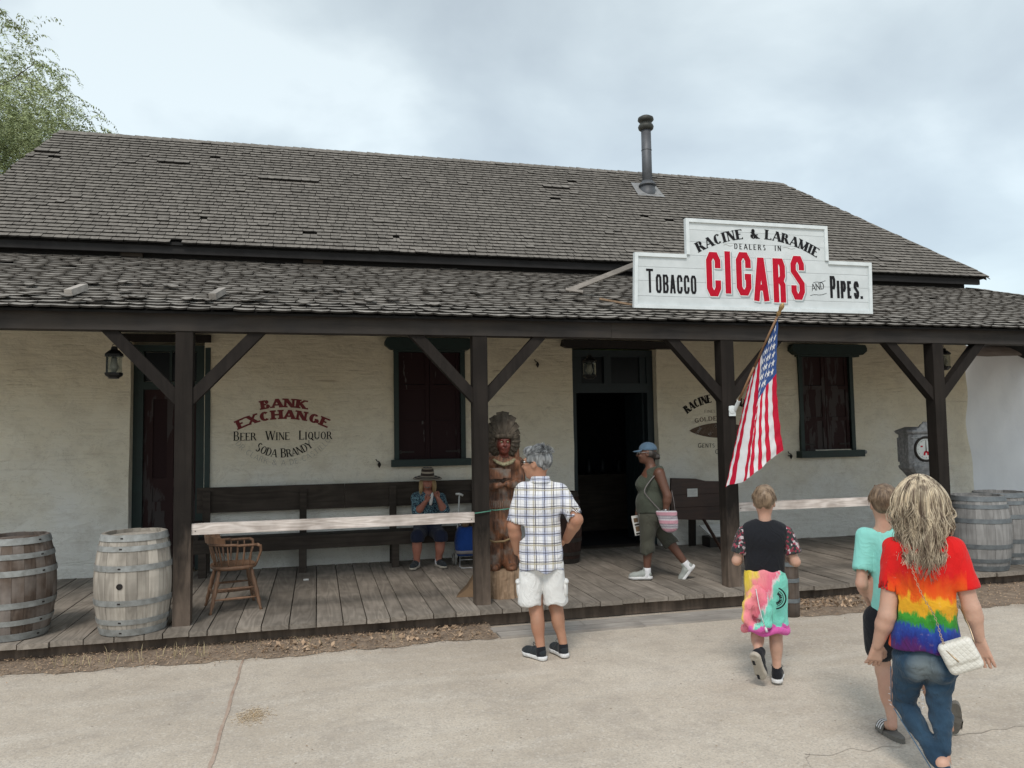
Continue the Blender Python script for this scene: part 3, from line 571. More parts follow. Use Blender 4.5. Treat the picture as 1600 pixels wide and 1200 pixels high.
def glyph_quads(ch, wide, thick, thin, serif):
    W_, st = G[ch]; out = []
    for s in st:
        if s[0] == 'l':
            _, x0, y0, x1, y1, k = s; x0 *= wide; x1 *= wide
            inset = thin / 2 if k == 'h' else 0
            if k == 'h':
                if y0 > .9: y0 = y1 = 1 - inset
                elif y0 < .1: y0 = y1 = inset
            w = thick if k == 'T' else thin
            n = max(1, int(math.hypot(x1 - x0, y1 - y0) / .35))
            if k != 'h' and x0 != x1:   # level ends on slanting strokes
                hx = w / 2 / max(.35, abs(y1 - y0) / math.hypot(x1 - x0, y1 - y0))
                out.append(((x0 - hx, y0), (x0 + hx, y0), (x1 + hx, y1), (x1 - hx, y1)))
            else: out += ribbon([(x0 + (x1 - x0) * i / n, y0 + (y1 - y0) * i / n) for i in range(n + 1)], w)
            if serif and k != 'h':
                for (x, y) in ((x0, y0), (x1, y1)):
                    if (y == 0 or y == 1) and not (ch == 'A' and y == 1) and not (ch in 'WM' and y == 0 and x not in (.08 * wide, .8 * wide)) and not (ch == 'N' and y == 0 and x > .5 * wide and k == 'T'):
                        h = serif[1]; yy = (y, y + h) if y == 0 else (y - h, y)
                        q = w / 2 + serif[0]; out.append(((x - q, yy[0]), (x + q, yy[0]), (x + q, yy[1]), (x - q, yy[1])))
        elif s[0] == 's':
            if serif:
                _, x0, y0, x1, y1 = s; x0 *= wide; out.append(((x0 - serif[1] / 2, y0), (x0 + serif[1] / 2, y0), (x0 + serif[1] / 2, y1), (x0 - serif[1] / 2, y1)))
        elif s[0] == 'd':
            _, x, y, w, h = s; x *= wide; out.append(((x, y), (x + w, y), (x + w, y + h), (x, y + h)))
        else:
            _, cx, cy, rx, ry, a0, a1 = s; cx *= wide; rx *= wide
            n = max(6, int(abs(a1 - a0) / 18)); pts = []; ws = []
            for i in range(n + 1):
                a = math.radians(a0 + (a1 - a0) * i / n); vert = abs(math.cos(a)); w = thin + (thick - thin) * vert ** 1.3
                pts.append((cx + (rx - w / 2 * .9) * math.cos(a), cy + (ry - w / 2) * math.sin(a))); ws.append(w)
            out += ribbon(pts, ws, closed=abs(a1 - a0) >= 359)
    return W_ * wide, out
def oct_quads(ch, wide, w):
    W_, st = OCT[ch]; out = []
    for pl in st:
        out += ribbon([(w / 2 + x * wide, w / 2 + y * (1 - w)) for x, y in pl], w)
    return W_ * wide + w, out
def lay_text(mb, text, place, size, wide=1.0, thick=.2, thin=.06, serif=(.07, .05), gap=.12, octo=False, fit=None, small=None, surf=None, mi=0, y=0.0, dy=0.0):
    """place(s, t) -> (x, z, angle): s = distance along the line. small = size factor for letters after each word's first"""
    items = []; pos = 0.0; first = True
    for ch in text:
        k = 1.0 if (small is None or first) else small
        first = (ch == ' ')
        if ch == ' ': pos += .42 * wide + gap; continue
        w_, q = (oct_quads(ch, wide, thick / (k ** .4)) if octo else glyph_quads(ch, wide, thick / (k ** .4), thin, serif))
        items.append((pos, k, w_, q)); pos += (w_ * k + gap)
    total = (pos - gap) * size; f = 1.0 if fit is None else fit / total
    eps = 0
    for (p0, k, w_, qs) in items:
        mid = (p0 + w_ * k / 2) * size * f
        X, Z, ang = place(mid, total * f); ca, sa = math.cos(ang), math.sin(ang)
        for q in qs:
            eps += 1; pts = []
            for (x, z) in q:
                u = (x - w_ / 2) * k * size * f; v = z * k * size
                px, pz = X + u * ca - v * sa, Z + u * sa + v * ca
                yy = (surf(px, pz) if surf else y) + dy - 0.00012 * (eps % 7)
                pts.append((px, yy, pz))
            mb.add(pts, [(0, 1, 2, 3)], mi)
def straight(x0, z0, x1=None, z1=None):
    def f(s, t):
        if x1 is None: return (x0 + s, z0, 0)
        a = math.atan2(z1 - z0, x1 - x0); return (x0 + s * math.cos(a), z0 + s * math.sin(a), a)
    return f
def arc3(p, q, r, centred=True):
    """circle through three points p, q, r (left, middle, right)"""
    ax, ay = p; bx, by = q; cx, cy = r
    d = 2 * (ax * (by - cy) + bx * (cy - ay) + cx * (ay - by))
    ux = ((ax**2 + ay**2) * (by - cy) + (bx**2 + by**2) * (cy - ay) + (cx**2 + cy**2) * (ay - by)) / d
    uy = ((ax**2 + ay**2) * (cx - bx) + (bx**2 + by**2) * (ax - cx) + (cx**2 + cy**2) * (bx - ax)) / d
    R = math.hypot(ax - ux, ay - uy); up = by > uy
    a0 = math.atan2(ay - uy, ax - ux); a1 = math.atan2(cy - uy, cx - ux)
    if up:
        if a0 < a1: a0 += 2 * PI
        L = R * (a0 - a1)
        return (lambda s, t: (ux + R * math.cos(a0 - s / R), uy + R * math.sin(a0 - s / R), a0 - s / R - PI / 2)), L
    if a1 < a0: a1 += 2 * PI
    L = R * (a1 - a0)
    return (lambda s, t: (ux + R * math.cos(a0 + s / R), uy + R * math.sin(a0 + s / R), a0 + s / R + PI / 2)), L

# ------------------------------------------------------------------ ground
def plain(name, pts, z, mat, kind='structure'):
    mb = MB(); mb.add([(x, y, z) for x, y in pts], [tuple(range(len(pts)))]); o = build(mb, name, mat); tag(o, kind=kind); return o
plain('pavement', [(-300, -200), (300, -200), (300, 500), (-300, 500)], 0.0, 'concrete')
def strip(xs, front, back):
    mb = MB(); n = len(xs); rows = 8; vs = []
    for i, x in enumerate(xs):
        f = front(x) + 0.035 * math.sin(x * 7.3) + 0.02 * math.sin(x * 23 + 1) + rng.normal(0, .008); bk = back(x)
        for j in range(rows + 1):
            t = j / rows; z = 0.004 + (0.03 * math.sin(t * PI * .6) + 0.012 * rng.random()) * (0 if j == 0 else 1)
            vs.append((x, f + (bk - f) * t, z))
    fs = [(i * (rows + 1) + j, (i + 1) * (rows + 1) + j, (i + 1) * (rows + 1) + j + 1, i * (rows + 1) + j + 1) for i in range(n - 1) for j in range(rows)]
    mb.add(vs, fs); return mb
fl = lambda x: 7.12 - 0.10 * min(1, max(0, (x + 2.5) / 2)) + (0.03 * max(0, x))
fr = lambda x: 6.93 - 0.11 * (x - 4.6)
tag(build(strip(np.arange(-9, 1.62, .06), fl, lambda x: 8.2), 'dirt_ground', 'dirt', smooth=True), kind='structure')
tag(build(strip(np.arange(4.45, 16, .08), lambda x: max(fr(x), 5.9), lambda x: 8.2), 'dirt_ground', 'dirt', smooth=True), kind='structure')
# cracks and joints on the pavement
mb = MB(); pts = [(-0.61 + 0.004 * math.sin(y * 9) + 0.02 * (7.05 - y) * .35, y) for y in np.arange(7.02, 2.5, -.08)]
for i in range(len(pts) - 1):
    w = 0.006 + 0.005 * rng.random() + 0.0015 * (7 - pts[i][1]); (x0, y0), (x1, y1) = pts[i], pts[i + 1]
    mb.add([(x0 - w, y0, .004), (x0 + w, y0, .004), (x1 + w, y1, .004), (x1 - w, y1, .004)], [(0, 3, 2, 1)])
tag(build(mb, 'expansion_joint', 'joint_red'), kind='structure')
mb = MB()
for k in range(900):
    x_, y_ = -0.45 + rng.normal(0, .055) + .05 * rng.random(), 5.62 + rng.normal(0, .075); q_ = rng.uniform(.002, .007)
    mb.add([(x_ - q_, y_, .004), (x_, y_ - q_, .006), (x_ + q_, y_, .005), (x_, y_ + q_, .0045)], [(0, 1, 2, 3)])
tag(build(mb, 'spilled_sand', 'sand_patch'), 'small spill of ochre sand on the pavement by the joint', 'sand', kind='stuff')
def crack(a, b, n, w, seed, jag=.05):
    r = random.Random(seed); mb = MB(); P = []
    for i in range(n + 1):
        t = i / n; P.append((a[0] + (b[0] - a[0]) * t + r.uniform(-jag, jag) * .5, a[1] + (b[1] - a[1]) * t + r.uniform(-jag, jag)))
    for i in range(n):
        ww = w * r.uniform(.4, 1.2); (x0, y0), (x1, y1) = P[i], P[i + 1]
        mb.add([(x0, y0 - ww, .003), (x1, y1 - ww, .003), (x1, y1 + ww, .003), (x0, y0 + ww, .003)], [(0, 1, 2, 3)])
    return mb
for i, (a, b, w) in enumerate([((1.6, 3.0), (2.75, 4.0), .0032), ((2.75, 4.0), (6.5, 4.1), .0032), ((-2.2, 4.0), (-0.9, 4.9), .002), ((4.2, 6.2), (5.2, 5.6), .002)]):
    tag(build(crack(a, b, 40, w, i), 'pavement_crack', 'crack_dark'), kind='structure')
# two long weathered threshold boards lying before the boardwalk
th = thing('threshold_boards', 'weathered grey boards laid flat on the ground before the boardwalk', 'boards', (2.9, 7.15, 0))
for (x0, x1, y0, y1, z) in ((1.63, 3.05, 7.0, 7.17, .022), (3.06, 4.32, 7.01, 7.18, .018), (1.60, 2.5, 7.18, 7.35, .024), (2.51, 4.34, 7.19, 7.36, .02)):
    build(MB().box((x0, y0, 0.0), (x1, y1, z)), 'plank', 'sill_wood', th)
# leaf litter, chips, dry grass
mb = MB()
def leaf(mb, x, y, z, L, w, a, tilt):
    M = Matrix.Translation((x, y, z)) @ Euler((rng.normal(0, tilt), rng.normal(0, tilt), a)).to_matrix().to_4x4()
    mb.add([M @ Vector(p) for p in ((-L, 0, 0), (0, -w, .25 * w), (L, 0, 0), (0, w, .25 * w))], [(0, 1, 2, 3)])
for k in range(13000):
    if rng.random() < .55: x = rng.uniform(-4.2, 1.6); y0 = fl(x)
    else: x = rng.uniform(4.6, 10.5); y0 = fr(x)
    t = rng.random(); y = y0 - .05 + t * (7.42 - y0 + .25); 
    if rng.random() < .25 and abs(t) < .2: y -= rng.exponential(.05)
    leaf(mb, x, y, .03 * min(1, max(0, (y - y0) * 3)) + .012 + rng.random() * .01, rng.uniform(.004, .017), rng.uniform(.002, .006), rng.uniform(0, 6.3), .35)
for k in range(300):
    x = rng.uniform(4.75, 5.9) if rng.random() < .6 else rng.uniform(-.5, 1.5); y = rng.uniform(7.05, 7.45)
    leaf(mb, x, y, rng.uniform(.02, .05), rng.uniform(.02, .04), rng.uniform(.012, .02), rng.uniform(0, 6.3), .6)
for k in range(160): leaf(mb, rng.uniform(-3, 8), rng.uniform(2.8, 6.9), .004, rng.uniform(.006, .014), rng.uniform(.003, .005), rng.uniform(0, 6.3), .05)
tag(build(mb, 'leaf_litter', 'litter'), 'dry fallen leaves and wood chips along the boardwalk edge', 'leaves', kind='stuff')
mb = MB()
for k in range(70):
    if k < 48: cx = rng.choice([-2.05, -1.75, -1.55, -.95, -1.2]) + rng.normal(0, .09); cy = 7.2 + rng.normal(0, .05)
    else: cx = rng.uniform(-3, 1); cy = rng.uniform(7.1, 7.35)
    h = rng.uniform(.03, .13); a = rng.uniform(0, 6.3); b = rng.uniform(.01, .08); w = .0022
    p0 = Vector((cx, cy, .02)); p1 = p0 + Vector((math.cos(a) * b * .4, math.sin(a) * b * .4, h * .7)); p2 = p0 + Vector((math.cos(a) * b, math.sin(a) * b, h))
    mb.add([p0 - Vector((w, 0, 0)), p0 + Vector((w, 0, 0)), p1 + Vector((w, 0, 0)), p1 - Vector((w, 0, 0)), p2], [(0, 1, 2, 3), (3, 2, 4)])
tag(build(mb, 'dry_grass', 'dry_grass'), 'dry yellow grass tufts at the foot of the boardwalk', 'grass', kind='stuff')

# ------------------------------------------------------------------ boardwalk
bw = thing('boardwalk', 'weathered grey plank boardwalk running along the adobe building', 'boardwalk', (3.5, 9.0, 0))
x = -6.2; r = random.Random(3)
while x < 12.6:
    w = r.choice([.15, .19, .215, .24, .24, .26]); g = .010
    y1 = 10.70 if x < 10.4 else 11.55; y0 = 7.396 + r.uniform(-.014, .014); z1 = DECK + r.uniform(-.003, .003)
    mb = MB(); seg = 3; th_ = .042; cup = r.uniform(-.002, .004)
    xs = [x, x + w * .5, x + w - g]; vs = []
    for y_ in (y0, (y0 + y1) / 2, y1):
        for i_, xx in enumerate(xs): vs.append((xx, y_, z1 + (cup if i_ != 1 else 0)))
        for xx in (xs[0], xs[2]): vs.append((xx, y_, z1 - th_))
    f = []
    for k in (0, 5):
        f += [(k, k + 1, k + 6, k + 5), (k + 1, k + 2, k + 7, k + 6), (k + 2, k + 4, k + 9, k + 7), (k + 3, k, k + 5, k + 8), (k + 4, k + 3, k + 8, k + 9)]
    f += [(0, 3, 4, 2, 1), (10, 11, 12, 14, 13)]
    mb.add(vs, f); build(mb, 'plank', 'deck_wood', bw, origin=(x + w / 2, y0, DECK)); x += w
mb = MB(); mb.box((-6.2, 7.50, 0.01), (4.5, 7.55, .135)); mb.box((4.51, 7.50, 0.01), (12.5, 7.55, .135)); mb.box((-6.2, 9.0, .01), (12.5, 9.05, .135))
build(mb, 'joist', 'post_wood', bw)

# ------------------------------------------------------------------ adobe building
bld = thing('adobe_building', 'long single storey adobe building with shingled hip roof and painted wall signs', 'building', (3.0, 10.9, 0))
def wd(x, z):
    return .010 * math.sin(x * 1.7 + z * 2.1) + .008 * math.sin(x * 4.3 - z * 3.7 + 1) + .005 * math.sin(x * 9.1 + z * 8.3 + 2) + .0015 * math.sin(-x * 3.1 + z * 17.0) + .004 * math.sin(x * 13.0 + 2 * math.sin(z * 5)) * math.sin(z * 6.3 + x)
def wall_y(x, z): return YW + wd(x, z)
OPEN = [(-2.30, -1.42, 0, 3.14), (1.08, 1.94, 1.545, 3.05), (3.60, 4.93, 0, 3.12), (7.39, 8.25, 1.53, 3.04)]
DEPTH = {0: .20, 1: .05, 2: .22, 3: .05}
xs = set(np.round(np.arange(-5.2, 10.62, .07), 3)); zs = set(np.round(np.arange(0.0, 4.2, .07), 3))
for a, b_, c_, d_ in OPEN: xs |= {a, b_}; zs |= {c_, d_}
def clean(s, keep):
    s = sorted(s); o = []
    for v in s:
        if o and v - o[-1] < .02:
            if v in keep: o[-1] = v
            continue
        o.append(v)
    return o
kx = {v for q in OPEN for v in q[:2]}; kz = {v for q in OPEN for v in q[2:]}
xs = clean(xs, kx); zs = clean(zs, kz); nx, nz = len(xs), len(zs)
edgew = lambda z: 10.62 + .035 * math.sin(z * 2.2 + .4) + .02 * math.sin(z * 6) - .03 * (z - 1.5) * .8
vs = []
for i, x in enumerate(xs):
    for z in zs:
        xx = x if i < nx - 1 else edgew(z); vs.append((xx, wall_y(xx, z) + (.05 if i == nx - 1 else 0), z))
fs = []
for i in range(nx - 1):
    for j in range(nz - 1):
        cx, cz = (xs[i] + xs[i + 1]) / 2, (zs[j] + zs[j + 1]) / 2
        if any(a < cx < b_ and c_ < cz < d_ for a, b_, c_, d_ in OPEN): continue
        fs.append((i * nz + j, (i + 1) * nz + j, (i + 1) * nz + j + 1, i * nz + j + 1))
mb = MB(); mb.add(vs, fs)
for k, (a, b_, c_, d_) in enumerate(OPEN):      # plastered reveals
    dp = .45
    zz_ = [z for z in zs if c_ <= z <= d_]
    for X, s in ((a, 1), (b_, -1)):
        o = [(X, wall_y(X, z), z) for z in zz_] + [(X, YW + dp, z) for z in zz_]; n = len(zz_)
        mb.add(o, [((i, i + n, i + n + 1, i + 1) if s < 0 else (i, i + 1, i + n + 1, i + n)) for i in range(n - 1)])
    xx_ = [x for x in xs if a <= x <= b_]; n = len(xx_)
    for Zz in ((d_,) if c_ == 0 else (c_, d_)):
        mb.add([(x, wall_y(x, Zz), Zz) for x in xx_] + [(x, YW + dp, Zz) for x in xx_], [(i, i + 1, i + n + 1, i + n) for i in range(n - 1)])
# side and back faces
zz_ = zs; n = len(zz_)
mb.add([(edgew(z), wall_y(edgew(z), z) + .05, z) for z in zz_] + [(10.6, 15.2, z) for z in zz_], [(i, i + 1, i + n + 1, i + n) for i in range(n - 1)])
mb.box((-5.2, 15.2, 0), (10.6, 15.6, 4.2)); mb.box((-5.25, 10.7, 0), (-5.2, 15.2, 4.2))
wall = build(mb, 'wall', 'adobe', bld, smooth=True); smooth_by_angle(wall, 50)
# dark room behind the open doorway
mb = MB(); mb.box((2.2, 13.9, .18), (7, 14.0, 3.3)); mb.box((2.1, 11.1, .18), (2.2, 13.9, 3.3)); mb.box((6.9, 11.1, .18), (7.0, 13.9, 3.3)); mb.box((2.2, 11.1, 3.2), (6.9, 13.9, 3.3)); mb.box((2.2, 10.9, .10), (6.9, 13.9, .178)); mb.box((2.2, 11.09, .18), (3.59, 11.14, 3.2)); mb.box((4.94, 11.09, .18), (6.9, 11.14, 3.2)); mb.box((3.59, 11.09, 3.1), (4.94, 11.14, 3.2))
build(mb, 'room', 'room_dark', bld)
ct_ = thing('shop_counter', 'dim wooden counter with jars inside the dark open doorway', 'counter', (4.3, 12.9, DECK))
build(MB().box((3.3, 12.7, .18), (5.3, 13.2, 1.1)).box((3.25, 12.65, 1.1), (5.35, 13.25, 1.14)), 'counter', 'bench_wood', ct_)
for k_ in range(7): build(MB().lathe([(.06, 1.141), (.07, 1.2), (.07, 1.32), (.045, 1.36), (.05, 1.38), (.02, 1.40)], 12, (3.5 + k_ * .28, 12.85 + .06 * (k_ % 2), 0)), 'jar', 'glass_dark', ct_, True)
build(MB().box((3.62, 10.72, .155), (4.92, 10.98, .19)), 'threshold', 'bench_wood', bld)
# roofs of the building: sheathing under shingles
RY0, RZ0 = 10.13, 4.30; RY1, RZ1 = 12.63, 6.52
XL0, XR0 = -4.35, 10.55; XL1, XR1 = -3.73, 8.47
RB = 15.2
mb = MB(); off = .03
e4 = [(XL0, RY0, RZ0 - off), (XR0, RY0, RZ0 - off), (XR0, RB, RZ0 - off), (XL0, RB, RZ0 - off), (XL1, RY1, RZ1 - off), (XR1, RY1, RZ1 - off)]
mb.add(e4, [(0, 1, 5, 4), (1, 2, 5), (2, 3, 4, 5), (3, 0, 4), (0, 3, 2, 1)])
roof = build(mb, 'roof', 'roof_felt', bld)
mb = MB(); mb.box((XL0 + .02, RY0 + .03, RZ0 - .13), (XR0 - .10, RY0 + .07, RZ0 - .035)); build(mb, 'eave_board', 'eave_wood', bld)
mb = MB(); mb.box((-5.2, 10.30, 3.9), (10.28, 10.36, 4.26)); build(mb, 'frieze_board', 'eave_wood', bld)
for (xa, xb) in ((-2.35, -2.10), (-.18, .07)): build(MB().box((xa, 10.24, 4.13), (xb, 10.297, 4.20)), 'blocking', 'bench_wood', bld)

def shingle_mesh(name, w, L, t, curl, mat, seg=4, seed=0):
    r = random.Random(seed); mb = MB(); vs = []
    for j, y in enumerate((0, .45, 1)):
        lift = (1 - y) ** 2
        for i in range(seg + 1):
            u = i / seg - .5; cup = curl * (4 * u * u - .35) * lift
            vs.append((u * w, y * L + (r.uniform(-.004, .004) if j == 0 else 0), t + cup * (1 + r.uniform(-.2, .2))))
    n = seg + 1
    vs += [(x, y, z - t) for x, y, z in vs[:n]]
    fs = [(j * n + i, j * n + i + 1, (j + 1) * n + i + 1, (j + 1) * n + i) for j in range(2) for i in range(seg)]
    fs += [(3 * n + i, 3 * n + i + 1, i + 1, i) for i in range(seg)] + [(3 * n, 0, n, 2 * n)] + [(3 * n + seg, 2 * n + seg, n + seg, seg)]
    mb.add(vs, fs); mb.m[2 * seg:] = [1] * (len(fs) - 2 * seg); return mb  # butt and side faces get the end colour with its painted shadow
def shingle_field(parent, p0, slope_vec, x_left, x_right, expo, rows, L, tilt, wr, curl, single, multi, nsingle, seed, t=.021, messy=0.0, skip=None):
    """rows of shingles up a slope facing -y. p0 = (y,z) of the eave line, slope_vec = unit (dy,dz)"""
    r = random.Random(seed); bulk = MB(); sy, sz = slope_vec; ang = math.atan2(sz, sy); cnt = 0
    kinds = []
    for k in range(6):
        w = wr[0] + (wr[1] - wr[0]) * (k + .5) / 6; c = curl * r.uniform(.3, 1.3)
        g = shingle_mesh('shingle', w, L, t, c, single, 3 if curl < .006 else 4, k); kinds.append((w, g, g.mesh('shingle', [single, 'shingle_end_shade'])))
    base = wloc(parent)
    for j in range(rows):
        s = j * expo; xa, xb = x_left(s), x_right(s); x = xa + (r.random() - .5) * .05
        wav = r.uniform(-.003, .003); lifted = 0
        while x < xb:
            w, g, me = r.choice(kinds); f = r.uniform(.88, 1.12); w2 = w * f
            if x + w2 > xb + .03: w2 = max(.04, xb - x); f = w2 / w
            s2 = s + wav + r.uniform(-.0025, .0025) * (1 + messy * 1.5) + .012 * messy * math.sin(x * 3 + j)
            lifted = lifted - 1 if lifted > 0 else (r.randint(2, 7) if r.random() < .0035 and j > 18 else 0)
            dz = .002 * r.random() + (r.uniform(.0, .010) if r.random() < .05 + .25 * messy else 0) + (.022 if lifted and not messy else 0)
            loc = Vector((x + w2 / 2, p0[0] + sy * s2, p0[1] + sz * s2)) + Vector((0, -sz, sy)) * (dz)
            tl = tilt + r.uniform(-.006, .010) * (1 + messy * 1.6); yaw = r.uniform(-.012, .012) * (1 + messy * 2); roll = r.uniform(-.008, .008) * (1 + messy * 1.5)
            if not (skip and skip(x, j, r)):
                # raise the butt: pitch shallower than the roof by tl
                if cnt < nsingle and -3.9 < x < 10.8 and (j > 0 or True):
                    inst('shingle', me, parent, loc - base, (ang - tl, roll, yaw), (f, 1, 1)); cnt += 1
                else:
                    M = Matrix.Translation(loc) @ Euler((ang - tl, roll, yaw)).to_matrix().to_4x4() @ Matrix.Diagonal((f, 1, 1, 1))
                    bulk.add([M @ Vector(v) for v in g.v], g.f); bulk.m[-len(g.f):] = g.m
            x += w2 + r.uniform(.003, .008)
    return bulk
SL = math.hypot(RY1 - RY0, RZ1 - RZ0); sv = ((RY1 - RY0) / SL, (RZ1 - RZ0) / SL)
rows = 36; ex = SL / rows
lx = lambda s: XL0 + (XL1 - XL0) * s / SL - .02
rx = lambda s: XR0 + (XR1 - XR0) * s / SL + .02
def holes(x, j, r): return r.random() < .004
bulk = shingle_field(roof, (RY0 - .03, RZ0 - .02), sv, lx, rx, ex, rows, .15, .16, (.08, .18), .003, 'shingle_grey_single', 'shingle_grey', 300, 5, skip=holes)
# ridge and hip caps
r = random.Random(9)
def caps(mb, a, b_, step, w, wall_n):
    a, b_ = Vector(a), Vector(b_); d = (b_ - a); L = d.length; d.normalize(); k = int(L / step)
    for i in range(k):
        p = a + d * (i * step); q = p + d * (step * 1.35); u = Vector((0, 0, .012 + .01 * r.random()))
        for nrm in wall_n:
            nv = Vector(nrm).normalized(); mb.add([p + u + d * 0, q + u * .3, q + u * .3 + nv * w, p + u + nv * w], [(0, 1, 2, 3), (3, 2, 1, 0)][:1])
            mb.add([p + u, p + u + nv * w, p + nv * w, p - Vector((0, 0, .01))], [(0, 1, 2, 3)])
dn = (0, -sv[0], -sv[1])
caps(bulk, (XL1 - .03, RY1, RZ1 + .012), (XR1 + .03, RY1, RZ1 + .012), .13, .11, [dn, (0, .7, -.7)])
caps(bulk, (XR0, RY0, RZ0 + .0), (XR1, RY1, RZ1 + .012), .13, .10, [dn, (.6, .5, -.7)])
caps(bulk, (XL0, RY0, RZ0 + .0), (XL1, RY1, RZ1 + .012), .13, .10, [dn, (-.6, .5, -.7)])
o = build(bulk, 'shingles', ['shingle_grey', 'shingle_end_shade'], roof); o['kind'] = 'stuff'

# wall joinery
def win(x0, x1, z0, z1, hood, sill, mat):
    fr_ = MB(); w = .065; yf = YW - .045
    o = build(MB().box((x0 - w, yf, z0), (x0, YW + .05, z1)).box((x1, yf, z0), (x1 + w, YW + .05, z1)).box((x0, yf + .004, z1 - .02), (x1, YW + .05, z1 + .03)), 'window_frame', 'green_paint', bld)
    hx0, hx1, hz0, hz1 = hood; c = .05
    mb = MB(); mb.prism([(hx0, hz0 + c * 1.2), (hx0 + c * 1.6, hz0), (hx1 - c * 1.6, hz0), (hx1, hz0 + c * 1.2), (hx1, hz1 - .05), (hx1 - .03, hz1), (hx0 + .03, hz1), (hx0, hz1 - .05)], YW - .13, YW + .03)
    mb.box((hx0 + .12, YW - .09, hz0 - .03), (hx1 - .12, YW + .02, hz0 - .001)); build(mb, 'window_hood', 'green_paint', bld)
    build(MB().box((sill[0], YW - .14, sill[2]), (sill[1], YW + .03, sill[3])), 'window_sill', 'green_paint', bld)
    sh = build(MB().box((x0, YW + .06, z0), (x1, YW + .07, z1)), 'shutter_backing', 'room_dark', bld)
    mid = (x0 + x1) / 2
    for a, b_ in ((x0 + .004, mid - .004), (mid + .004, x1 - .004)):
        mb = MB(); s = .055; H = z1 - z0
        mb.box((a, YW - .0, z0), (a + s, YW + .035, z1)); mb.box((b_ - s, YW, z0), (b_, YW + .035, z1))
        for q in (0, .33, .66, 1): 
            zc = z0 + q * H; za = max(z0, zc - .03); zb = min(z1, zc + .03); mb.box((a + s, YW + .001, za), (b_ - s, YW + .034, zb))
        shut = build(mb, 'shutter', mat, bld, origin=(a, YW, z0))
        for q in range(3):
            build(MB().box((a + s, YW + .018, z0 + H * q / 3 + .03), (b_ - s, YW + .030, z0 + H * (q + 1) / 3 - .03)), 'panel', mat, shut)
        sgn = 1 if a < mid - .1 else -1; hx = x0 + .01 if sgn > 0 else x1 - .01
        mb = MB(); mb.beam((hx, YW - .004, z0 + .10), (hx + sgn * .20, YW - .004, z0 + .10), .006, .022); mb.beam((hx, YW - .004, z0 + .10), (hx + sgn * .03, YW - .004, z0 + .10), .008, .05)
        build(mb, 'strap_hinge', 'iron_black', shut)
win(1.08, 1.94, 1.545, 3.05, (.89, 2.12, 3.05, 3.21), (.97, 2.06, 1.45, 1.545), 'maroon_paint')
win(7.39, 8.25, 1.53, 3.04, (7.17, 8.53, 3.04, 3.20), (7.26, 8.40, 1.425, 1.53), 'maroon_worn')
# left door, closed, maroon with worn patches
yd = YW + .20
mb = MB().box((-2.30, yd - .03, .18), (-2.18, yd + .1, 3.1)).box((-1.54, yd - .03, .18), (-1.42, yd + .1, 3.1)).box((-2.18, yd - .028, 2.52), (-1.54, yd + .1, 2.62)).box((-2.18, yd - .028, 3.02), (-1.54, yd + .1, 3.1)).box((-1.41, YW - .02, .18), (-1.345, YW + .02, 3.05))
build(mb, 'door_frame', 'green_paint', bld)
build(MB().box((-2.42, YW - .09, 3.12), (-1.34, YW + .03, 3.21)), 'door_lintel', 'post_wood', bld)
mb = MB().box((-2.18, yd + .02, .20), (-2.07, yd + .06, 2.52)).box((-1.65, yd + .02, .20), (-1.54, yd + .06, 2.52)).box((-1.90, yd + .021, .20), (-1.82, yd + .059, 2.52))
for z in (.20, .95, 1.25, 2.40): mb.box((-2.07, yd + .022, z), (-1.90, yd + .058, z + .12)); mb.box((-1.82, yd + .022, z), (-1.65, yd + .058, z + .12))
door = build(mb, 'door', 'maroon_worn', bld, origin=(-2.18, yd, .2)); door['label'] = 'closed maroon door with peeling paint'
for xa, xb in ((-2.07, -1.90), (-1.82, -1.65)):
    for za, zb in ((.32, .95), (1.07, 1.25), (1.37, 2.40)): build(MB().box((xa, yd + .04, za), (xb, yd + .05, zb)), 'panel', 'maroon_paint' if za > 1.3 else 'maroon_worn', door)
for xa, xb in ((-2.17, -1.87), (-1.85, -1.55)): build(MB().box((xa, yd + .03, 2.63), (xb, yd + .04, 3.01)), 'transom_pane', 'glass_dark', bld)
build(MB().box((-1.875, yd + .0, 2.62), (-1.845, yd + .05, 3.02)), 'transom_bar', 'green_paint', bld)
# open doorway in the middle
yd = YW + .14
mb = MB().box((3.60, yd, .18), (3.70, yd + .12, 3.1)).box((4.83, yd, .18), (4.93, yd + .12, 3.1)).box((3.70, yd + .002, 2.46), (4.83, yd + .118, 2.60)).box((3.70, yd + .002, 3.0), (4.83, yd + .118, 3.1)).box((4.15, yd + .003, 2.60), (4.26, yd + .117, 3.0))
mb.box((3.70, yd + .03, 2.60), (3.80, yd + .1, 3.0)).box((4.73, yd + .03, 2.60), (4.83, yd + .1, 3.0))
f2 = build(mb, 'door_frame', 'teal_paint', bld, origin=(4.2, yd, .18)); f2['label'] = 'dark teal frame of the open doorway'
for xa, xb in ((3.80, 4.15), (4.26, 4.73)): build(MB().box((xa, yd + .06, 2.60), (xb, yd + .068, 3.0)), 'transom_pane', 'glass_dark', bld)
build(MB().prism([(3.42, 3.13), (3.50, 3.10), (5.16, 3.10), (5.20, 3.13), (5.17, 3.20), (3.44, 3.22)], YW - .12, YW + .03), 'door_lintel', 'iron_black', bld)
for k in range(6):
    xa = 4.80 - .003 * k; ya = yd + .13 + k * .11
    build(MB().box((xa, ya, .2), (xa + .03, ya + .105, 2.46)), 'door_board', 'teal_paint', bld)
gl = build(MB().lathe([(.001, -.02), (.018, -.012), (.022, 0), (.018, .012), (.001, .02)], 10, (4.36, yd + .25, 2.83)), 'signal_lamp', 'green_glow', bld, smooth=True); gl['label'] = 'small glowing green lamp behind the transom'

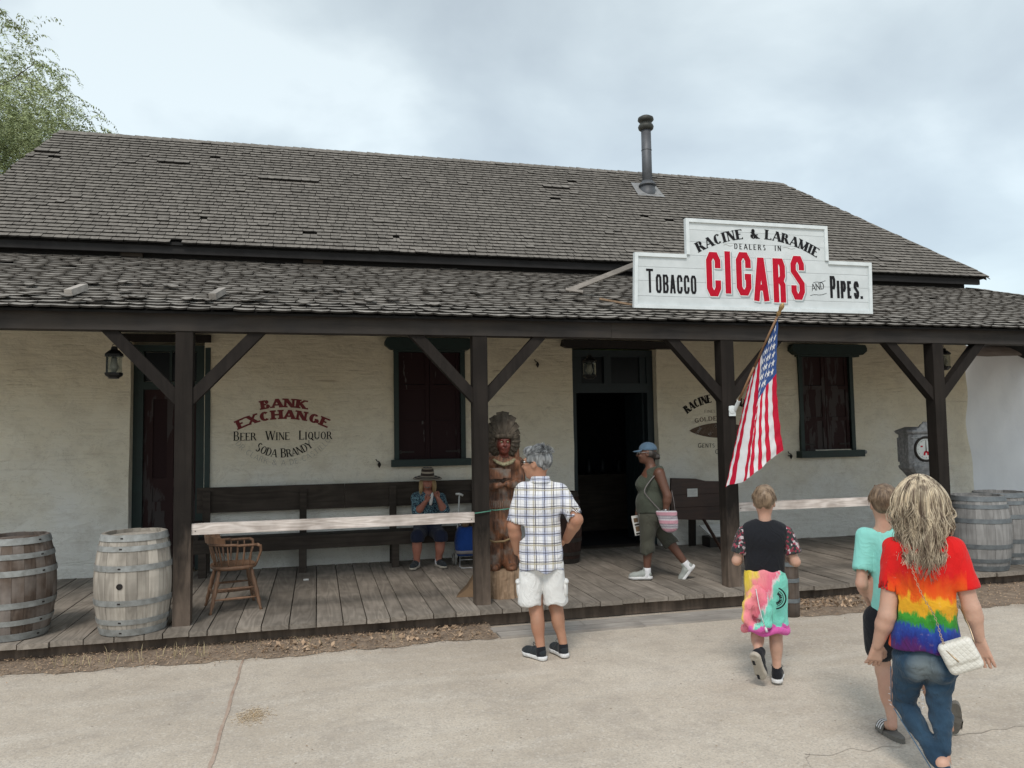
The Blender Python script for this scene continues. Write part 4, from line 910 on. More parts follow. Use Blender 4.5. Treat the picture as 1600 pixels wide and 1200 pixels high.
# painted wall lettering, follows the plaster surface
ws = lambda x, z: wall_y(x, z) - .0045
mb = MB()
pl, L = arc3((-.71, 2.24), (-.43, 2.268), (-.15, 2.24)); lay_text(mb, 'BANK', pl, .118, .95, .28, .18, (.08, .17), .10, fit=L, surf=ws)
pl, L = arc3((-.99, 1.985), (-.44, 2.115), (.12, 1.99)); lay_text(mb, 'EXCHANGE', pl, .122, .95, .28, .18, (.08, .17), .12, fit=L, surf=ws)
o = build(mb, 'wall_lettering', 'wall_red', bld); o['label'] = 'faded red slab lettering reading BANK EXCHANGE'
mb = MB(); lay_text(mb, 'BEER  WINE  LIQUOR', straight(-1.06, 1.84), .120, .92, .14, .065, (.05, .05), .07, fit=1.25, small=.84, surf=ws)
pl, L = arc3((-.80, 1.715), (-.46, 1.61), (-.05, 1.745)); lay_text(mb, 'SODA BRANDY', pl, .120, .9, .14, .065, (.05, .05), .05, fit=L, small=.86, surf=ws)
o = build(mb, 'wall_lettering', 'wall_black', bld); o['label'] = 'black roman lettering reading BEER WINE LIQUOR SODA BRANDY'
mb = MB(); pl, L = arc3((-1.04, 1.80), (-.46, 1.505), (.18, 1.83)); lay_text(mb, 'DR CLARK & A DE CASTILLO', pl, .072, 1.0, .07, .05, None, .16, fit=L, surf=ws)
o = build(mb, 'wall_lettering', 'ink_grey', bld); o['label'] = 'faint grey curved lettering below SODA BRANDY'
mb = MB(); pl, L = arc3((5.42, 2.13), (5.96, 2.31), (6.50, 2.13)); lay_text(mb, 'RACINE & LARAMIE', pl, .125, .82, .28, .10, (.05, .08), .05, fit=L, surf=ws)
lay_text(mb, 'GENTS FURNISHING', straight(5.57, 1.615), .072, .95, .12, .09, None, .12, fit=.88, small=.85, surf=ws)
lay_text(mb, 'GOODS', straight(5.86, 1.515), .072, .95, .12, .09, None, .12, fit=.3, small=.85, surf=ws)
o = build(mb, 'wall_lettering', 'wall_black', bld); o['label'] = 'black arched lettering reading RACINE and LARAMIE beside the post'
mb = MB(); pl, L = arc3((5.53, 1.99), (5.76, 2.017), (5.99, 2.025)); lay_text(mb, 'GOLDEN', pl, .066, 1.05, .17, .10, (.04, .05), .09, fit=L, surf=ws)
lay_text(mb, 'FINEST', straight(5.70, 2.145), .042, .9, .1, .08, None, .14, fit=.22, surf=ws)
n = 24; P = [(5.43 + 1.06 * t, 1.875 + .115 * math.sin(PI * t) ** .75 * sgn) for sgn, T in ((1, np.linspace(0, 1, n)), (-1, np.linspace(1, 0, n))) for t in T]
mid_ = [(5.43 + 1.06 * t) for t in np.linspace(0, 1, n)]
for i in range(n - 1):
    a, b_, c_, d_ = P[i], P[i + 1], P[2 * n - 2 - i], P[2 * n - 1 - i]
    mb.add([(q[0], ws(*q) + .001, q[1]) for q in (a, b_, c_, d_)], [(3, 2, 1, 0)])
o = build(mb, 'wall_lettering', 'wall_brown', bld); o['label'] = 'brown painted cigar with small lettering around it'
mb = MB(); lay_text(mb, 'FINE', straight(5.56, 1.80, 5.66, 1.93), .04, .9, .1, .08, None, .1, fit=.15, surf=ws, dy=-.002); lay_text(mb, 'TOBACCO', straight(5.78, 1.785, 5.93, 1.955), .04, .9, .1, .08, None, .1, fit=.22, surf=ws, dy=-.002)
o = build(mb, 'wall_lettering', 'ink_grey', bld); o['label'] = 'pale lettering on the painted cigar'
# iron shutter dogs on the wall 
for (x, z) in ((.81, 1.49), (3.06, 2.86), (7.12, 1.46)):
    mb = MB(); mb.beam((x, YW + .01, z), (x, YW - .06, z), .015, .015); mb.lathe([(.002, -.05), (.02, -.02), (.024, 0), (.012, .02), (.006, .035)], 8, (x, YW - .06, z)); mb.tube([(x, YW - .055, z + .03), (x - .03, YW - .055, z + .045), (x - .045, YW - .055, z + .07)], .007, 5)
    build(mb, 'shutter_hook', 'iron_black', bld)
mb = MB(); mb.lathe([(.03, 0), (.03, .01), (.01, .02)], 10, (0, 0, 0), M=Matrix.Rotation(PI / 2, 3, 'X')); mb.v = [(a + 8.51, b2 + YW - .005, c2 + 1.49) for a, b2, c2 in mb.v]; build(mb, 'wall_bolt', 'cast_metal', bld)

# stove pipe on the roof
sp_ = thing('stove_pipe', 'grey metal stove pipe with a round cap on the main roof', 'chimney pipe', (5.50, 12.02, 6.0))
px, py = 5.50, 12.02
build(MB().lathe([(.085, 5.85), (.085, 7.13)], 20, (px, py, 0)), 'pipe', 'pipe_metal', sp_, smooth=True)
build(MB().lathe([(.088, 6.70), (.091, 6.71), (.088, 6.72)], 20, (px, py, 0), caps=False), 'pipe_seam', 'pipe_metal', sp_)
build(MB().lathe([(.088, 6.17), (.15, 6.10), (.152, 6.085), (.12, 6.08)], 20, (px, py, 0)).lathe([(.14, 5.80), (.125, 6.085)], 20, (px, py, 0)), 'storm_collar', 'pipe_metal', sp_, smooth=True)
mb = MB(); c = Vector((px, py, 0)); zr = lambda y: RZ0 + (y - RY0) * (RZ1 - RZ0) / (RY1 - RY0)
mb.add([(px - .25, py - .16, zr(py - .16) + .035), (px + .24, py - .18, zr(py - .18) + .032), (px + .22, py + .2, zr(py + .2) + .04), (px - .22, py + .2, zr(py + .2) + .04), (px - .25, py - .16, zr(py - .16) + .02), (px + .24, py - .18, zr(py - .18) + .017)], [(0, 1, 2, 3), (0, 4, 5, 1)])
build(mb, 'flashing', 'flashing', sp_)
build(MB().lathe([(z_[0], z_[1] + .19) for z_ in [(.10, 6.87), (.125, 6.89), (.135, 6.93), (.12, 6.965), (.085, 6.985), (.085, 7.01), (.115, 7.02), (.138, 7.05), (.130, 7.09), (.08, 7.12), (.01, 7.13)]], 24, (px, py, 0)), 'pipe_cap', 'pipe_cap', sp_, smooth=True)
# ------------------------------------------------------------------ porch
porch = thing('porch', 'dark timber porch with curled shingle roof along the front of the building', 'porch', (3.5, 7.7, DECK))
ZB, ZT = 2.874, 3.035
PX = [-1.197, 1.601, 4.386, 7.175]
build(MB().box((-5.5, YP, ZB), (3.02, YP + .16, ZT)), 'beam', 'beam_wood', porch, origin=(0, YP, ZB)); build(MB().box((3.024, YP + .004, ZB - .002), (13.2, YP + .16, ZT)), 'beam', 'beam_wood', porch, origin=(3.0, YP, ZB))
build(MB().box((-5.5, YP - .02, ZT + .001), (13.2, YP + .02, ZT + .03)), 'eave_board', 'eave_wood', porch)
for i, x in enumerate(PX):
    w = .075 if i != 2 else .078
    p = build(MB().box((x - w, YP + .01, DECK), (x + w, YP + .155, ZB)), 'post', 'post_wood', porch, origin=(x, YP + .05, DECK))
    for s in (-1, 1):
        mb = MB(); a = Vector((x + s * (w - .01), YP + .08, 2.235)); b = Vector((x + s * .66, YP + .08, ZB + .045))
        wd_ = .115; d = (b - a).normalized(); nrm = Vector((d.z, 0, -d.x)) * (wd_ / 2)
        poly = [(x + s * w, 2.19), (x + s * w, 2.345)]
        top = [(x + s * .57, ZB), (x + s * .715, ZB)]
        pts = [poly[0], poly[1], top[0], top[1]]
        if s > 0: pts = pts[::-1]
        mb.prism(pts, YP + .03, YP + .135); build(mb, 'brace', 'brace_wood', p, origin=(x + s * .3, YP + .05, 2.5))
# roof deck, rafters, shingles
PY0, PZ0 = 7.50, 3.055; PY1 = 10.31; PZ1 = PZ0 + (PY1 - PY0) * .383
SLP = math.hypot(PY1 - PY0, PZ1 - PZ0); pv = ((PY1 - PY0) / SLP, (PZ1 - PZ0) / SLP)
XPR0, XPR1 = 13.1, 10.35
mb = MB(); mb.add([(-5.6, PY0 + .04, PZ0 - .01), (XPR0, PY0 + .04, PZ0 - .01), (XPR1, PY1, PZ1 - .02), (-5.6, PY1, PZ1 - .02), (-5.6, PY0 + .04, PZ0 - .03), (XPR0, PY0 + .04, PZ0 - .03), (XPR1, PY1, PZ1 - .045), (-5.6, PY1, PZ1 - .045)],
       [(0, 1, 2, 3), (7, 6, 5, 4), (0, 4, 5, 1), (1, 5, 6, 2), (2, 6, 7, 3), (3, 7, 4, 0)])
# the hipped end of the porch roof
mb.add([(XPR0, PY0 + .04, PZ0 - .01), (XPR0, 12.6, PZ0 - .01), (XPR1, PY1, PZ1 - .02)], [(0, 1, 2)])
pr_ = build(mb, 'roof', 'roof_felt', porch)
for k in range(20):
    x = -5.2 + k * .9
    if x > 11: break
    build(MB().beam((x, YP + .05, PZ0 - .055), (x, YW + .0, PZ0 - .055 + (YW - YP) * .383), .05, .09), 'rafter', 'post_wood', porch)
bulk = shingle_field(pr_, (PY0, PZ0 - .002), pv, lambda s: -5.6, lambda s: XPR0 + (XPR1 - XPR0) * s / SLP, .132, int(SLP / .132) + 1, .19, .12, (.12, .23), .010, 'shingle_porch_single', 'shingle_porch', 300, 21, t=.017, messy=.8, skip=lambda x, j, r: r.random() < .006)
caps(bulk, (XPR0, PY0, PZ0), (XPR1, PY1, PZ1 + .01), .14, .10, [(-.0, -pv[0], -pv[1]), (.6, .6, -.5)])
# slipped pale shingle edges
r = random.Random(31)
for k in range(40):
    x = r.uniform(-3, 3.5); s = r.uniform(0.02, 1.2); y, z = PY0 + pv[0] * s, PZ0 + pv[1] * s + .045
    M = Matrix.Translation((x, y, z)) @ Euler((math.atan2(pv[1], pv[0]) - r.uniform(.05, .2), r.uniform(-.12, .12), r.uniform(-.3, .3))).to_matrix().to_4x4()
    g = shingle_mesh('x', r.uniform(.07, .16), .15, .01, .012, 'roof_felt', 4, k); bulk.add([M @ Vector(v) for v in g.v], g.f); bulk.m[-len(g.f):] = g.m
o = build(bulk, 'shingles', ['shingle_porch', 'shingle_end_shade_pale'], pr_); o['kind'] = 'stuff'
for (x, y, lab) in ((-2.22, 7.98, 'left of the three'), (-.97, 7.98, 'nearer the beam end')):
    z = PZ0 + (y - PY0) * .383
    build(MB().beam((x - .01, y - .16, z - .0), (x + .05, y + .12, z + .11), .07, .06), 'roof_block', 'sill_wood', porch)
# handrail boards between the posts
for (xa, xb, za, zb, lab) in ((-1.12, 1.53, .995, 1.095, 'whitewashed splintered rail board in front of the long bench'), (4.46, 7.10, .985, 1.08, 'whitewashed rail board behind the boys, between the right posts')):
    o = build(MB().box((xa, YP + .03, za), (xb, YP + .09, zb)), 'porch_rail', 'rail_wood', None, origin=((xa + xb) / 2, YP + .06, za)); tag(o, lab, 'rail', 'white rail boards between the porch posts')
    mb = MB(); [mb.box((x_, YP + .025, za + .03), (x_ + .008, YP + .029, za + .038)) for x_ in (xa + .03, xb - .04)]
    build(mb, 'nail', 'iron_black', o)

# ------------------------------------------------------------------ shop sign
YS = 8.0; sg = thing('shop_sign', 'white stepped signboard reading Racine & Laramie dealers in cigars tobacco and pipes', 'sign', (5.03, YS, 3.27))
out_ = [(3.45, 3.265), (6.585, 3.265), (6.60, 3.90), (5.995, 3.90), (5.995, 4.325), (4.115, 4.325), (4.115, 3.90), (3.475, 3.90)]
# horizontal boards of the face
def clipx(z): return (3.48, 6.59) if z < 3.90 else (4.12, 5.99)
zs_ = [3.27, 3.41, 3.585, 3.745, 3.90, 4.06, 4.20, 4.32]
for i in range(len(zs_) - 1):
    a, b_ = zs_[i], zs_[i + 1] - .003; x0, x1 = clipx((a + b_) / 2)
    build(MB().box((x0, YS, a), (x1, YS + .02, b_)), 'board', 'sign_white', sg, origin=(5, YS, a))
tw = .042; mb = MB()
for i in range(len(out_)):
    a = Vector(out_[i]); b_ = Vector(out_[(i + 1) % len(out_)]); d = (b_ - a).normalized(); n_ = Vector((-d.y, d.x))
    e0 = 0; e1 = 0
    prev = Vector(out_[i - 1]); c0 = (a - prev).cross(b_ - a) if False else (a - prev).x * (b_ - a).y - (a - prev).y * (b_ - a).x
    nx_ = Vector(out_[(i + 2) % len(out_)]); c1 = (b_ - a).x * (nx_ - b_).y - (b_ - a).y * (nx_ - b_).x
    A = a + d * (0 if c0 > 0 else -tw); B = b_ - d * (tw if c1 > 0 else 0)
    if c0 < 0: A = a
    q = [A, B, B + n_ * tw, A + n_ * tw]; mb = MB(); mb.prism([(p.x, p.y) for p in q], YS - .022, YS + .03); build(mb, 'trim', 'sign_trim', sg)
for a, b_ in (((6.4, YS + .03, 3.85), (6.4, YS + .75, 3.62)), ((5.0, YS + .03, 4.28), (5.0, YS + 1.6, 4.0))):
    build(MB().beam(a, b_, .05, .05), 'stay', 'sill_wood', sg)
build(MB().beam((2.94, 8.75, 3.585), (3.85, 8.3, 3.93), .05, .055).beam((2.90, 8.75, 3.60), (3.10, 8.70, 3.565), .07, .03), 'stay', 'sill_wood', sg)
build(MB().beam((3.09, 8.12, 3.38), (3.50, 8.06, 3.305), .035, .02), 'stay', 'log_wood', sg)
yb = YS - .0025
def sign_oct(word, spots, mat_list):
    mb = MB()
    for k, (ox, oz, dyy, extra, mi) in enumerate(mat_list):
        for ch, x0, z0, w, h, sh in spots:
            thick = .058 / h * 1.0
            wide = (w / h - (.27 if ch == 'I' else .24 * h / h * .52 / h * 0 + thick)) / (.64 if ch == 'A' else .60) if ch != 'I' else 1
            w_, qs = oct_quads(ch, wide, thick)
            for j, q in enumerate(qs):
                cx_, cz_ = sum(p[0] for p in q) / 4, sum(p[1] for p in q) / 4
                pts = []
                for (x, z) in q:
                    vx, vz = x - cx_, z - cz_; L_ = math.hypot(vx, vz) or 1
                    X = x0 + x * h + ox + (extra * vx / L_ * 1.4 if extra else 0); Z = z0 + z * h + oz + (extra * vz / L_ * 1.4 if extra else 0)
                    pts.append((X, yb - dyy - .00012 * (j % 5), Z))
                mb.add(pts, [(0, 1, 2, 3)], mi)
    return mb
C = [('C', 4.365, 3.425, .185, .52, 0), ('I', 4.605, 3.462, .07, .50, 0), ('G', 4.75, 3.445, .195, .515, 0), ('A', 4.975, 3.385, .20, .52, 0), ('R', 5.235, 3.375, .165, .53, 0), ('S', 5.475, 3.415, .185, .53, 0)]
C2 = [(c, x, z, w, h, s) for c, x, z, w, h, s in C]
def octword(spots, layers, name, lab):
    mats = []; mb = MB()
    for mi, (ox, oz, dyy, grow, mat) in enumerate(layers):
        mats.append(mat)
        for ch, x0, z0, w, h, _ in spots:
            th_ = (.074 + 2 * grow) / h
            unit = {'I': 1, 'A': .64}.get(ch, .60)
            wide = (w - .074) / h / unit
            if ch == 'I': qs = ribbon([(th_ / 2, -grow / h), (th_ / 2, 1 + grow / h)], th_)
            else:
                qs = []
                for pl_ in OCT[ch][1]:
                    base_t = .074 / h
                    P = [(base_t / 2 + x * wide + grow / h, base_t / 2 + y * (1 - base_t)) for x, y in pl_]
                    # lengthen the open ends a little for the outline, level feet
                    def ext(p, q, e): 
                        v = Vector(p) - Vector(q); v.normalize(); return tuple(Vector(p) + v * e)
                    e_ = grow / h
                    for idx, (pi, qi) in enumerate(((0, 1), (-1, -2))):
                        end = pl_[pi]
                        ee = e_ + (base_t / 2 if end[1] in (0, 1) and ch in 'AR' and pl_[qi][1] != end[1] else 0)
                        P[pi] = ext(P[pi], P[qi], ee)
                    qs += ribbon(P, th_)
            for j, q in enumerate(qs):
                mb.add([(x0 + x * h + ox - grow, yb - dyy - .00008 * j, z0 + z * h + oz) for x, z in q], [(0, 1, 2, 3)], mi)
    o = build(mb, name, mats, sg); o['label'] = lab; return o
octword(C, [(.016, -.018, .0005, .008, 'ink_shadow'), (0, 0, .0018, .009, 'ink_white'), (0, 0, .0032, 0, 'ink_red')], 'sign_lettering', 'big red shaded lettering reading CIGARS')
mb = MB()
def ow(text, x0, z0, x1, h0, h1, th_):
    n_ = len(text); widths = [(.55 if c not in 'I.' else .0) for c in text]
    tot = x1 - x0; gap = .017; fixed = sum(th_ for c in text) + gap * (n_ - 1); u = (tot - fixed) / max(.01, sum((2.0 if c == 'T' else 1.1 if i == 0 else 1) for i, c in enumerate(text) if c not in 'I.'))
    x = x0
    for i, c in enumerate(text):
        h = h0 if i == 0 else h1; w = th_ if c in 'I.' else th_ + u * (2.0 if c == 'T' else 1.1 if i == 0 else 1)
        unit = {'T': .6, 'A': .64, 'E': .52}.get(c, .60); wide = max(.01, (w - th_)) / h / unit; t_ = th_ / h
        z = z0 if i == 0 else z0 + .0
        if c == 'I': qs = ribbon([(t_ / 2, 0), (t_ / 2, 1)], t_)
        elif c == '.': qs = ribbon([(t_ / 2, 0), (t_ / 2, .16)], t_)
        else:
            qs = []
            for pl_ in OCT[c][1]:
                P = [(t_ / 2 + a * wide, t_ / 2 + b_ * (1 - t_)) for a, b_ in pl_]
                if c in 'ATP':
                    for pi, qi in ((0, 1), (-1, -2)):
                        if pl_[pi][1] == 0: v = (Vector(P[pi]) - Vector(P[qi])).normalized(); P[pi] = tuple(Vector(P[pi]) + v * t_ / 2)
                qs += ribbon(P, t_)
        for j, q in enumerate(qs): mb.add([(x + a * h, yb - .0001 * j, z + b_ * h) for a, b_ in q], [(0, 1, 2, 3)])
        x += w + gap
def line(f, mat, lab, name='sign_lettering', par=None):
    global mb
    mb = MB(); f(); o = build(mb, name, mat, par or sg); o['label'] = lab
line(lambda: ow('TOBACCO', 3.60, 3.445, 4.235, .275, .215, .027), 'ink_black', 'black lettering reading TOBACCO')
line(lambda: ow('PIPES.', 6.01, 3.45, 6.47, .27, .215, .036), 'ink_black', 'black lettering reading PIPES.')
pl, L = arc3((4.285, 3.935), (5.04, 4.13), (5.84, 3.935)); line(lambda: lay_text(mb, 'RACINE & LARAMIE', pl, .118, .84, .24, .085, (.06, .07), .12, fit=L, y=yb), 'ink_black', 'arched black lettering reading RACINE & LARAMIE')
line(lambda: lay_text(mb, 'DEALERS  IN', straight(4.74, 3.995), .066, .62, .12, .10, None, .24, fit=.62, y=yb), 'ink_black', 'small lettering reading DEALERS IN')
line(lambda: lay_text(mb, 'AND', straight(5.76, 3.525, 5.94, 3.56), .085, .8, .10, .07, None, .03, fit=.18, y=yb), 'ink_black', 'small slanting lettering reading AND')
for z0_, xa, xb, am in ((3.47, 5.73, 5.96, .006), (3.625, 5.78, 5.95, .006)):
    P = [(xa + (xb - xa) * i / 12, z0_ + .03 * i / 12 + am * math.sin(i * .6)) for i in range(13)]; mb = MB()
    for q in ribbon(P, .005): mb.add([(a, yb, b_) for a, b_ in q], [(0, 1, 2, 3)])
    build(mb, 'flourish', 'ink_black', sg)
for xa, xb, zc in ((4.60, 4.72, 4.035), (5.38, 5.55, 4.035)):
    mb = MB(); P = [(xa + (xb - xa) * i / 12, zc + .008 * math.sin(i * .55)) for i in range(13)]
    for q in ribbon(P, .005): mb.add([(a, yb, b_) for a, b_ in q], [(0, 1, 2, 3)])
    build(mb, 'flourish', 'ink_grey', sg)

# ------------------------------------------------------------------ lanterns
def lantern(x, y, ztop, h, label, rz=0, chain_to=3.3):
    t = thing('lantern', label, 'lantern', (x, y, ztop - h), rz, 'hanging porch lanterns'); w = .075; z0 = 0; 
    mb = MB(); c = .03
    oct_ = [(w, -w + c), (w, w - c), (w - c, w), (-w + c, w), (-w, w - c), (-w, -w + c), (-w + c, -w), (w - c, -w)]
    def ring(z, s): return [(a * s, b * s, z) for a, b in oct_]
    def loft(levels):
        vs = [p for z, s in levels for p in ring(z, s)]; k = len(levels)
        mb.add(vs, [(i * 8 + j, i * 8 + (j + 1) % 8, (i + 1) * 8 + (j + 1) % 8, (i + 1) * 8 + j) for i in range(k - 1) for j in range(8)] + [tuple(range(7, -1, -1)), tuple((k - 1) * 8 + j for j in range(8))])
    loft([(0, .62), (.012, .66), (.03, 1.0), (.045, 1.08), (.055, 1.06)]); H = h - .10
    loft([(H, 1.1), (H + .02, 1.08), (H + .055, .62), (H + .065, .42), (H + .09, .36), (H + .10, .15)])
    for a, b in oct_: mb.beam((a, b, .05), (a, b, H + .002), .009, .009)
    build(mb, 'cage', 'lamp_frame', t, local=True)
    mb = MB(); s = .94
    for j in range(8):
        (a, b), (c_, d) = oct_[j], oct_[(j + 1) % 8]; mb.add([(a * s, b * s, .055), (c_ * s, d * s, .055), (c_ * s, d * s, H), (a * s, b * s, H)], [(0, 1, 2, 3)])
    build(mb, 'pane', 'glass', t, local=True)
    build(MB().lathe([(.02, .055), (.022, .07), (.038, .09), (.042, .12), (.03, .16), (.022, .22), (.024, H - .02)], 12), 'chimney', 'frosted', t, True, local=True)
    build(MB().lathe([(.018, .056), (.018, .085)], 10), 'burner', 'brass', t, local=True)
    mb = MB(); mb.tube([(.02 * math.cos(a), 0, h + .0 + .02 * math.sin(a)) for a in np.linspace(0, 2 * PI, 10)], .003, 5, False); mb.tube([(0, 0, h + .02), (0, 0, chain_to - (ztop - h))], .003, 5)
    build(mb, 'hanger', 'lamp_frame', t, local=True)
lantern(-1.945, 8.3, 2.80, .32, 'black glass lantern hanging from the porch at the left, beside the closed door', .2, 3.30)
lantern(3.455, 9.5, 2.89, .32, 'black glass lantern hanging in front of the open doorway', .1, 3.74)
lantern(9.33, 9.8, 3.08, .34, 'dark lantern hanging beside the rightmost porch post, half hidden by its brace', .3, 3.9)

# ------------------------------------------------------------------ long bench
be = thing('bench', 'long dark wooden bench with a board back against the adobe wall', 'bench', (.35, 10.3, DECK))
build(MB().box((-1.48, 10.50, .93), (.35, 10.54, 1.25)), 'backrest', 'bench_wood', be, origin=(-1.4, 10.5, .9)); build(MB().box((.354, 10.502, .93), (2.14, 10.54, 1.25)), 'backrest', 'bench_wood', be, origin=(.4, 10.5, .9))
for (ya, yb2) in ((10.10, 10.27), (10.275, 10.45)): build(MB().box((-1.46, ya, .60), (2.2, yb2, .64)), 'seat', 'bench_wood', be, origin=(-1.4, ya, .6))
build(MB().box((-1.46, 10.115, .47), (2.2, 10.145, .598)), 'apron', 'bench_wood', be, origin=(-1.4, 10.1, .5))
for x in (-1.36, -.18, .98, 2.1):
    build(MB().box((x - .045, 10.12, DECK), (x + .045, 10.21, .60)), 'leg', 'bench_wood', be, origin=(x, 10.1, .2)); build(MB().box((x - .045, 10.46, DECK), (x + .045, 10.498, 1.2)), 'back_post', 'bench_wood', be, origin=(x, 10.5, .2))
build(MB().box((-1.50, 10.10, .80), (-1.40, 10.50, .84)).box((-1.49, 10.12, .60), (-1.41, 10.19, .80)), 'armrest', 'bench_wood', be)

# ------------------------------------------------------------------ barrels
def make_barrel(label, H, R, Rb, wood_, hoop_, nst=22, hoops=(.035, .14, .33, .67, .86, .965), hw=(.06, .045, .05, .05, .045, .06), group='old wine barrels on the boardwalk', bung=True, headmat=None, name='barrel', rivet_az=-1.75):
    t = thing(name, label, 'barrel', (0, 0, 0), 0, group)
    prof = lambda u: R + (Rb - R) * (1 - (2 * u - 1) ** 2)
    K = 7; mb = MB(); a = PI / nst * .985
    vs = []
    for i in range(K + 1):
        u = i / K; r_ = prof(u); z = u * H
        for s in (-1, 0, 1): vs.append((r_ * math.cos(a * s), r_ * math.sin(a * s), z))
        for s in (-1, 1): vs.append(((r_ - .022) * math.cos(a * s), (r_ - .022) * math.sin(a * s), z))
    fs = []
    for i in range(K):
        b = i * 5; c = b + 5
        fs += [(b, b + 1, c + 1, c), (b + 1, b + 2, c + 2, c + 1), (b + 2, b + 4, c + 4, c + 2), (b + 3, b, c, c + 3), (b + 4, b + 3, c + 3, c + 4)]
    fs += [(0, 3, 4, 2, 1), (K * 5, K * 5 + 1, K * 5 + 2, K * 5 + 4, K * 5 + 3)]
    mb.add(vs, fs); me = mb.mesh('stave', wood_)
    for k in range(nst):
        s = 1 + .006 * ((k * 7) % 5 - 2) / 2; inst('stave', me, t, (0, 0, 0), (0, 0, 2 * PI * k / nst), (s, s, 1 - .002 * (k % 3)))
    for u, w in zip(hoops, hw):
        mb = MB(); z0, z1 = max(.002, u * H - w / 2), min(H - .004, u * H + w / 2); r0, r1 = prof(z0 / H) + .004, prof(z1 / H) + .004; n = 40; vs = []
        for (r_, z) in ((r0, z0), (r0 + .003, z0 + .001), (r1 + .003, z1 - .001), (r1, z1)):
            vs += [(r_ * math.cos(2 * PI * j / n), r_ * math.sin(2 * PI * j / n), z) for j in range(n)]
        mb.add(vs, [(i * n + j, i * n + (j + 1) % n, (i + 1) * n + (j + 1) % n, (i + 1) * n + j) for i in range(3) for j in range(n)])
        ho = smooth_by_angle(build(mb, 'hoop', hoop_, t, False, local=True), 35)
        mb = MB(); zc = (z0 + z1) / 2; rr = (r0 + r1) / 2 + .003
        for d in (-.035, .0, .035)[:2]:
            az_ = rivet_az + d; M = Matrix.Rotation(az_, 3, 'Z') @ Matrix.Rotation(PI / 2, 3, 'Y'); mb.lathe([(.008, 0), (.006, .004), (.001, .005)], 6, (rr * math.cos(az_), rr * math.sin(az_), zc), M=M)
        build(mb, 'rivet', 'iron_black', ho, local=True)
    build(MB().lathe([(R - .02, H - .055), (R - .02, H - .035)], 28), 'head', headmat or wood_, t, local=True)
    if bung:
        M = Matrix.Rotation(rivet_az, 3, 'Z') @ Matrix.Rotation(PI / 2, 3, 'Y'); rr = Rb + .001
        mb = MB(); mb.lathe([(.026, -.01), (.026, .004), (.020, .006), (.019, .001)], 14, (rr * math.cos(rivet_az), rr * math.sin(rivet_az), .5 * H), M=M)
        build(mb, 'bung_hole', 'iron_black', t, local=True)
    return t
g2 = 'old wine barrels on the boardwalk'
b2 = make_barrel('pale weathered oak barrel with grey hoops and a bung hole, beside the leftmost post', .87, .265, .325, 'barrel_wood', 'hoop_metal', 22, rivet_az=-1.72)
b2.location = (-1.60, 7.66, DECK + .002)
b1 = make_barrel('brown peeling barrel with pale hoops cut off by the left edge of the photo', .87, .27, .335, 'barrel_wood_brown', 'hoop_metal', 22, hoops=(.04, .18, .35, .66, .82, .965), bung=False, rivet_az=-.5)
b1.location = (-2.60, 7.76, DECK + .002)
b3 = make_barrel('grey barrel on the right end of the boardwalk, in front of another barrel', .87, .285, .345, 'barrel_wood_grey', 'hoop_dark', 22, bung=False, rivet_az=-.3)
b3.location = (7.72, 7.72, DECK + .002)
b4 = copy_tree(b3, None, 'grey barrel at the far right, partly behind another barrel'); b4.location = (8.34, 8.0, DECK + .002); b4.rotation_euler.z = 1.3
b5 = make_barrel('small dark stained barrel beside the open doorway behind the man', .92, .20, .25, 'barrel_wood_dark', 'hoop_brown', 18, bung=False)
b5.location = (3.14, 9.80, DECK + .002)
# ice of boards lying on the right barrels' tops
for x, y, rz in ((8.10, 7.95, .5), ): pass

# banded wooden bollard on the dirt
bo = thing('bollard', 'short weathered wooden bollard with dark iron bands behind the boy in black', 'bollard', (4.63, 6.98, 0))
prof = [(.085, 0), (.088, .2), (.086, .45), (.088, .62), (.08, .66), (.02, .665)]
build(MB().lathe(prof, 18), 'post', 'barrel_wood_brown', bo, True, local=True)
for z in (.16, .36, .52, .63):
    build(MB().lathe([(.0875, z - .02), (.0925, z - .018), (.0925, z + .018), (.0875, z + .02)], 18, caps=False), 'band', 'hoop_dark', bo, local=True)

